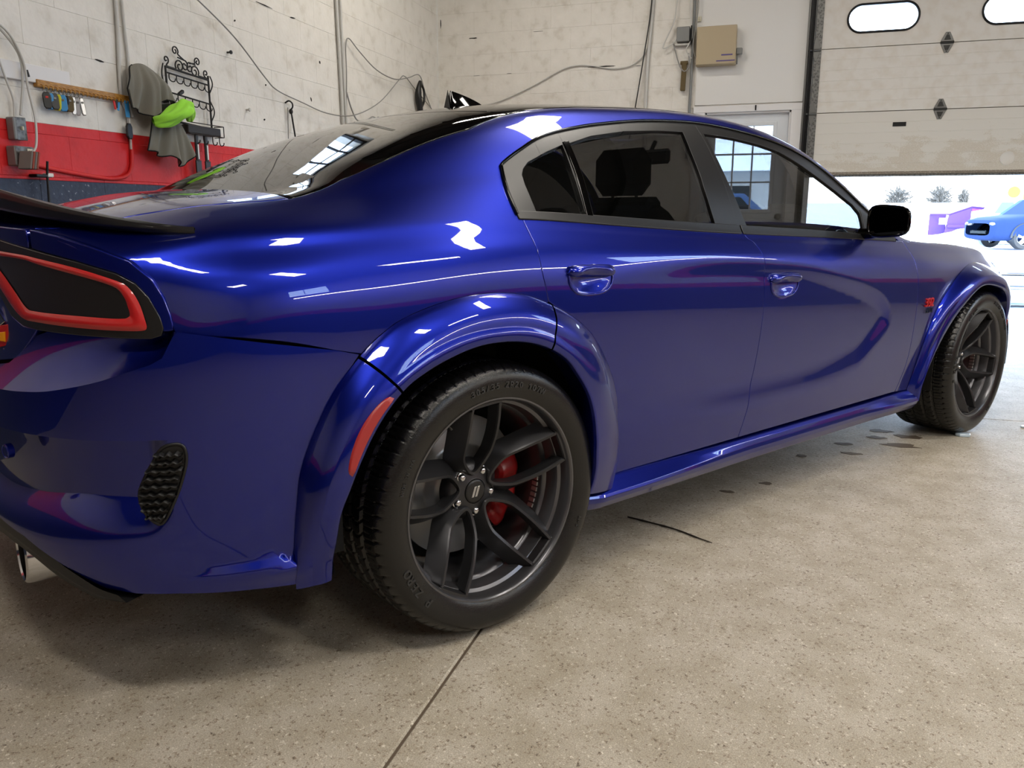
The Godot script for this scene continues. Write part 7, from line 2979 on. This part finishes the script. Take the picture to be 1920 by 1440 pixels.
func towels() -> void:
	# upper grey cloth over the end of the key rail; lower grey one on a hook; green one tied round
	var up := func(a: float, b: float) -> Vector3:
		# a across (0 left edge, 1 right edge), b from the top fold down
		var top := 1.885 - 0.06 * pow(absf(a - 0.35) / 0.65, 2.0)
		var bot := lerpf(1.60, 1.66, a) - 0.05 * sin(a * PI) + (0.075 if a < 0.02 else 0.0)
		bot = 1.735 if a < 0.03 else lerpf(1.64, 1.605, sstep(0.03, 0.28, a)) + 0.10 * sstep(0.30, 0.58, a) - 0.03 * sstep(0.6, 1.0, a)
		var y := lerpf(top, bot, b)
		var spread := lerpf(0.55, 1.0, sqrt(b))
		var z := -3.82 - (a - 0.45) * 0.36 * spread - 0.05 * b * (a - 0.2)
		var fold := 0.018 * sin(a * 19.0 + b * 1.5) * b + 0.010 * sin(a * 41.0 + b * 4.0) * b
		return Vector3(LEFT + 0.045 + 0.085 * sin(minf(b * 1.6, 1.0) * PI * 0.5) * sin(PI * clampf(a * 0.9 + 0.08, 0.0, 1.0)) + fold, y, z)
	var t := thing("grey_towel", "grey cloth with a black hem draped over the right end of the key rail", "towel", Vector3.ZERO, "")
	put("cloth", drape(up, 46, 26, 0.006).mesh(), M.cloth_grey, t)
	var run := []
	for i in 11:
		run.append(Vector2(0.0, i / 10.0))
	for i in 31:
		run.append(Vector2(i / 30.0, 1.0))
	put("hem", hem(up, run).mesh(), M.hem, t, "black hem")
	var low := func(a: float, b: float) -> Vector3:
		var top := 1.665 - 0.04 * a
		var bot := lerpf(1.425, 1.40, a) + 0.055 * sin(a * PI * 2.2 + 0.3) * sstep(0.25, 0.6, a) - 0.02 * sstep(0.1, 0.3, a) * (1.0 - sstep(0.3, 0.5, a))
		var y := lerpf(top, bot, b)
		var spread := lerpf(0.50, 1.0, pow(b, 0.8))
		var z := -3.915 - (a - 0.5) * 0.33 * spread - 0.06 * b * (a - 0.3)
		var fold := 0.022 * sin(a * 15.0 + 0.6) * b + 0.010 * sin(a * 33.0 + b * 3.0) * b
		return Vector3(LEFT + 0.085 + fold + 0.03 * sin(PI * a), y, z)
	var t2 := thing("grey_towel", "grey cloth with a black hem hanging low, tied round by the green cloth", "towel", Vector3.ZERO, "")
	put("cloth", drape(low, 46, 26, 0.006).mesh(), M.cloth_grey, t2)
	run = []
	for i in 11:
		run.append(Vector2(0.0, 0.2 + i * 0.08))
	for i in 31:
		run.append(Vector2(i / 30.0, 1.0))
	for i in 11:
		run.append(Vector2(1.0, 1.0 - i * 0.08))
	put("hem", hem(low, run).mesh(), M.hem, t2, "black hem")
	# black hanger bracket between them
	var hb := MB.new()
	hb.box(lw(1.672, -3.87, 0.10), Vector3(0.05, 0.05, 0.10), 0.015, Basis(Vector3(1, 0, 0), 0.2))
	tag(put("hanger_bracket", hb.mesh(), M.black_plastic), "black bracket showing between the two grey cloths", "bracket")
	# green microfibre: a fat twisted roll across the lower towel
	var g := MB.new()
	var spine := smooth_path([lw(1.575, -3.755, 0.13), lw(1.592, -3.81, 0.165), lw(1.635, -3.90, 0.185), lw(1.665, -3.97, 0.175), lw(1.655, -4.025, 0.15), lw(1.615, -4.065, 0.12)], 6)
	var n := spine.size()
	g.sheet(func(a: float, b: float):
		var q: float = a * (n - 1)
		var i := mini(int(q), n - 2)
		var c: Vector3 = spine[i].lerp(spine[i + 1], q - i)
		var d: Vector3 = (spine[i + 1] - spine[i]).normalized()
		var s1 := d.cross(Vector3(1, 0, 0)).normalized()
		var s2 := s1.cross(d)
		var r := 0.046 * pow(sin(PI * clampf(0.06 + a * 0.88, 0.0, 1.0)), 0.5) * (1.0 - 0.25 * sstep(0.5, 1.0, a))
		var ang: float = b * TAU
		r *= 1.0 + 0.20 * sin(ang * 3.0 + a * 9.0) + 0.08 * sin(ang * 7.0 - a * 14.0)
		return c + s1 * cos(ang) * r + s2 * sin(ang) * r, 44, 40, 1.0)
	for i in g.n.size():
		var best: Vector3 = spine[0]
		for p in spine:
			if p.distance_to(g.v[i]) < best.distance_to(g.v[i]):
				best = p
		if g.n[i].dot(g.v[i] - best) < 0.0:
			g.n[i] = -g.n[i]
	tag(put("green_cloth", reorient(g).mesh(), M.cloth_green), "bright green microfibre cloth twisted round the lower grey towel", "cloth")


func electrics() -> void:
	# upper switch box, lower outlet box, with leads, scouring pads and a bracket
	var t := thing("switch_box", "grey metal switch box on the red band of the left wall, above the outlet box", "electrical box", lw(1.468, -2.985))
	var mb := MB.new()
	mb.box(Vector3(0.025, 0, 0.0), Vector3(0.045, 0.10, 0.068), 0.004)
	put("box_shell", mb.mesh(), M.box_grey, t)
	var pt := MB.new()
	pt.box(Vector3(0.046, 0, -0.006), Vector3(0.005, 0.102, 0.055), 0.002)
	put("face_plate", pt.mesh(), M.galvanised, t)
	var tg := MB.new()
	tg.box(Vector3(0.052, 0.002, -0.006), Vector3(0.014, 0.018, 0.008), 0.002)
	put("toggle", tg.mesh(), M.outlet, t)
	var t2 := thing("outlet_box", "wide grey outlet box on the left wall below the switch box", "electrical box", lw(1.345, -2.985))
	var m2 := MB.new()
	m2.box(Vector3(0.03, 0, 0), Vector3(0.055, 0.09, 0.105), 0.005)
	put("box_shell", m2.mesh(), M.box_grey, t2)
	var p2 := MB.new()
	p2.box(Vector3(0.056, 0, 0), Vector3(0.005, 0.086, 0.098), 0.002)
	put("face_plate", p2.mesh(), M.galvanised, t2)
	var o2 := MB.new()
	o2.box(Vector3(0.060, 0.008, -0.026), Vector3(0.004, 0.055, 0.030), 0.002)
	put("socket", o2.mesh(), M.outlet, t2)
	var o3 := MB.new()
	for y in [0.026, -0.002]:
		for z in [-0.029, -0.041]:
			o3.box(Vector3(0.0625, y - 0.004, z + 0.009), Vector3(0.002, 0.009, 0.0025), 0.0)
	put("socket_slot", o3.mesh(), M.dark_steel, t2)
	cable("wall_lead", "white lead curving down from the bundle to the switch box, left one", on_left([[1.94, -2.87, 0.03], [1.89, -2.95, 0.04], [1.80, -3.03, 0.04], [1.69, -3.04, 0.035], [1.53, -3.01, 0.03]]), 0.006, M.cable_white)
	cable("wall_lead", "white lead running from the bundle past the boxes to the outlet", on_left([[1.94, -2.875, 0.045], [1.88, -2.98, 0.05], [1.77, -3.04, 0.05], [1.65, -3.055, 0.045], [1.52, -3.06, 0.06], [1.40, -3.03, 0.08], [1.36, -3.00, 0.08]]), 0.0055, M.cable_white)
	cable("wall_lead", "white lead straight down the wall left of the switch box", on_left([[1.92, -2.89, 0.03], [1.70, -2.95, 0.03], [1.60, -2.985, 0.025], [1.52, -2.98, 0.025]]), 0.005, M.cable_white)
	var bd := MB.new()
	bd.tube(smooth_path(on_left([[1.95, -2.84, 0.04], [1.945, -2.88, 0.05], [1.91, -2.92, 0.04]]), 5), 0.016, 8)
	tag(put("cable_bundle", bd.mesh(), M.cable_grey), "knot of cables at the left edge of the picture above the white plank", "cable bundle")
	var tp := MB.new()
	tp.tube(on_left([[1.735, -3.055, 0.045], [1.705, -3.063, 0.045]]), 0.008, 8)
	tag(put("cable_tape", tp.mesh(), M.cable_black), "black tape round the white leads beside the plank", "tape")
	for k in 4:
		var pd := MB.new()
		pd.box(lw(1.325, -2.945 - k * 0.016, 0.10 - 0.004 * k), Vector3(0.06, 0.085, 0.011), 0.003, Basis(Vector3(1, 0, 0), -0.35).rotated(Vector3.UP, 0.3))
		tag(put("scouring_pad", pd.mesh(), M.pad if k % 2 == 0 else M.pad_red), "%s scouring pad in the upright stack in front of the outlet box" % ["leftmost grey", "second, reddish", "third, grey", "rightmost reddish"][k], "scouring pad", "scouring pads at the outlet box")
	var br := thing("wall_bracket", "small steel bracket with a white end sticking out on the blue band, left wall", "bracket", lw(1.262, -3.06))
	var b1 := MB.new()
	b1.box(Vector3(0.03, 0, -0.02), Vector3(0.05, 0.014, 0.09), 0.003)
	put("arm", b1.mesh(), M.dark_steel, br)
	var b2 := MB.new()
	b2.box(Vector3(0.04, 0.004, -0.055), Vector3(0.035, 0.018, 0.035), 0.003)
	put("end_piece", b2.mesh(), M.paper, br)
	cable("black_strap", "black strap hanging from the outlet corner down over the blue band", on_left([[1.33, -3.10, 0.06], [1.26, -3.10, 0.05], [1.10, -3.10, 0.04]]), 0.006, M.cable_black, "strap")


# ------------------------------------------------------------------ loose things on the floor
func build_floor_things() -> void:
	# crumbled edge along the joint near the camera and a bent twig
	var tw := MB.new()
	tw.taper(smooth_path([Vector3(-0.43, 0.004, -2.75), Vector3(-0.33, 0.006, -2.71), Vector3(-0.25, 0.005, -2.68), Vector3(-0.17, 0.004, -2.63), Vector3(-0.12, 0.004, -2.60)], 5), [0.0025, 0.003, 0.003, 0.004, 0.003, 0.003, 0.003, 0.004, 0.003, 0.003, 0.0025, 0.003, 0.003, 0.003, 0.003, 0.0025, 0.002, 0.002, 0.002, 0.0015, 0.001], 6)
	tag(put("twig", tw.mesh(), M.twig), "thin dark bent twig lying on the floor right of the rear wheel", "twig")
	var st := [[0.655, -4.07, 0.10, 0.05], [0.56, -4.19, 0.05, 0.03], [0.72, -4.25, 0.09, 0.04], [0.60, -4.33, 0.07, 0.035], [0.40, -4.02, 0.05, 0.03], [0.42, -3.86, 0.05, 0.025], [0.20, -3.75, 0.035, 0.02], [0.05, -3.3, 0.03, 0.02], [-0.10, -3.15, 0.03, 0.018]]
	for i in st.size():
		var q = st[i]
		var mb := MB.new()
		var poly := []
		for k in 12:
			var a := TAU * k / 12.0
			poly.append(Vector2(cos(a) * q[2] * rng.randf_range(0.5, 1.1), sin(a) * q[3] * rng.randf_range(0.5, 1.1)))
		mb.prism(poly, 0.0012, Vector3(q[0], 0.0003, q[1]), Basis(Vector3(1, 0, 0), Vector3(0, 0, -1), Vector3(0, 1, 0)))
		tag(put("wet_spot", mb.mesh(), M.wet_stain), ["largest dark wet spot on the concrete before the front tire, nearest the camera", "small dark wet spot in the middle of the cluster before the front tire", "broad dark wet spot right beside the front tire", "dark wet spot behind the others, closest under the sill at the front tire", "small dark wet spot left of the cluster before the front tire", "narrow dark wet spot, first one below the front door", "dark wet spot below the gap between the two doors", "small dark wet spot below the rear door, right of two", "smallest dark wet spot below the rear door, left of two"][i], "wet spot")
	for q in [[0.98, -4.35, 0.05, 0.015, "pale blue ice chip on the floor behind the front wheel"], [1.33, -4.62, 0.03, 0.012, "small pale ice chip on the floor near the opening"]]:
		var mb := MB.new()
		var poly := []
		for k in 9:
			var a := TAU * k / 9.0
			poly.append(Vector2(cos(a) * q[2] * rng.randf_range(0.6, 1.1), sin(a) * q[2] * 0.5 * rng.randf_range(0.6, 1.1)))
		mb.prism(poly, q[3], Vector3(q[0], 0.0, q[1]), Basis(Vector3(1, 0, 0), Vector3(0, 0, -1), Vector3(0, 1, 0)), 0.003)
		tag(put("ice_chip", mb.mesh(), M.ice), q[4], "ice")
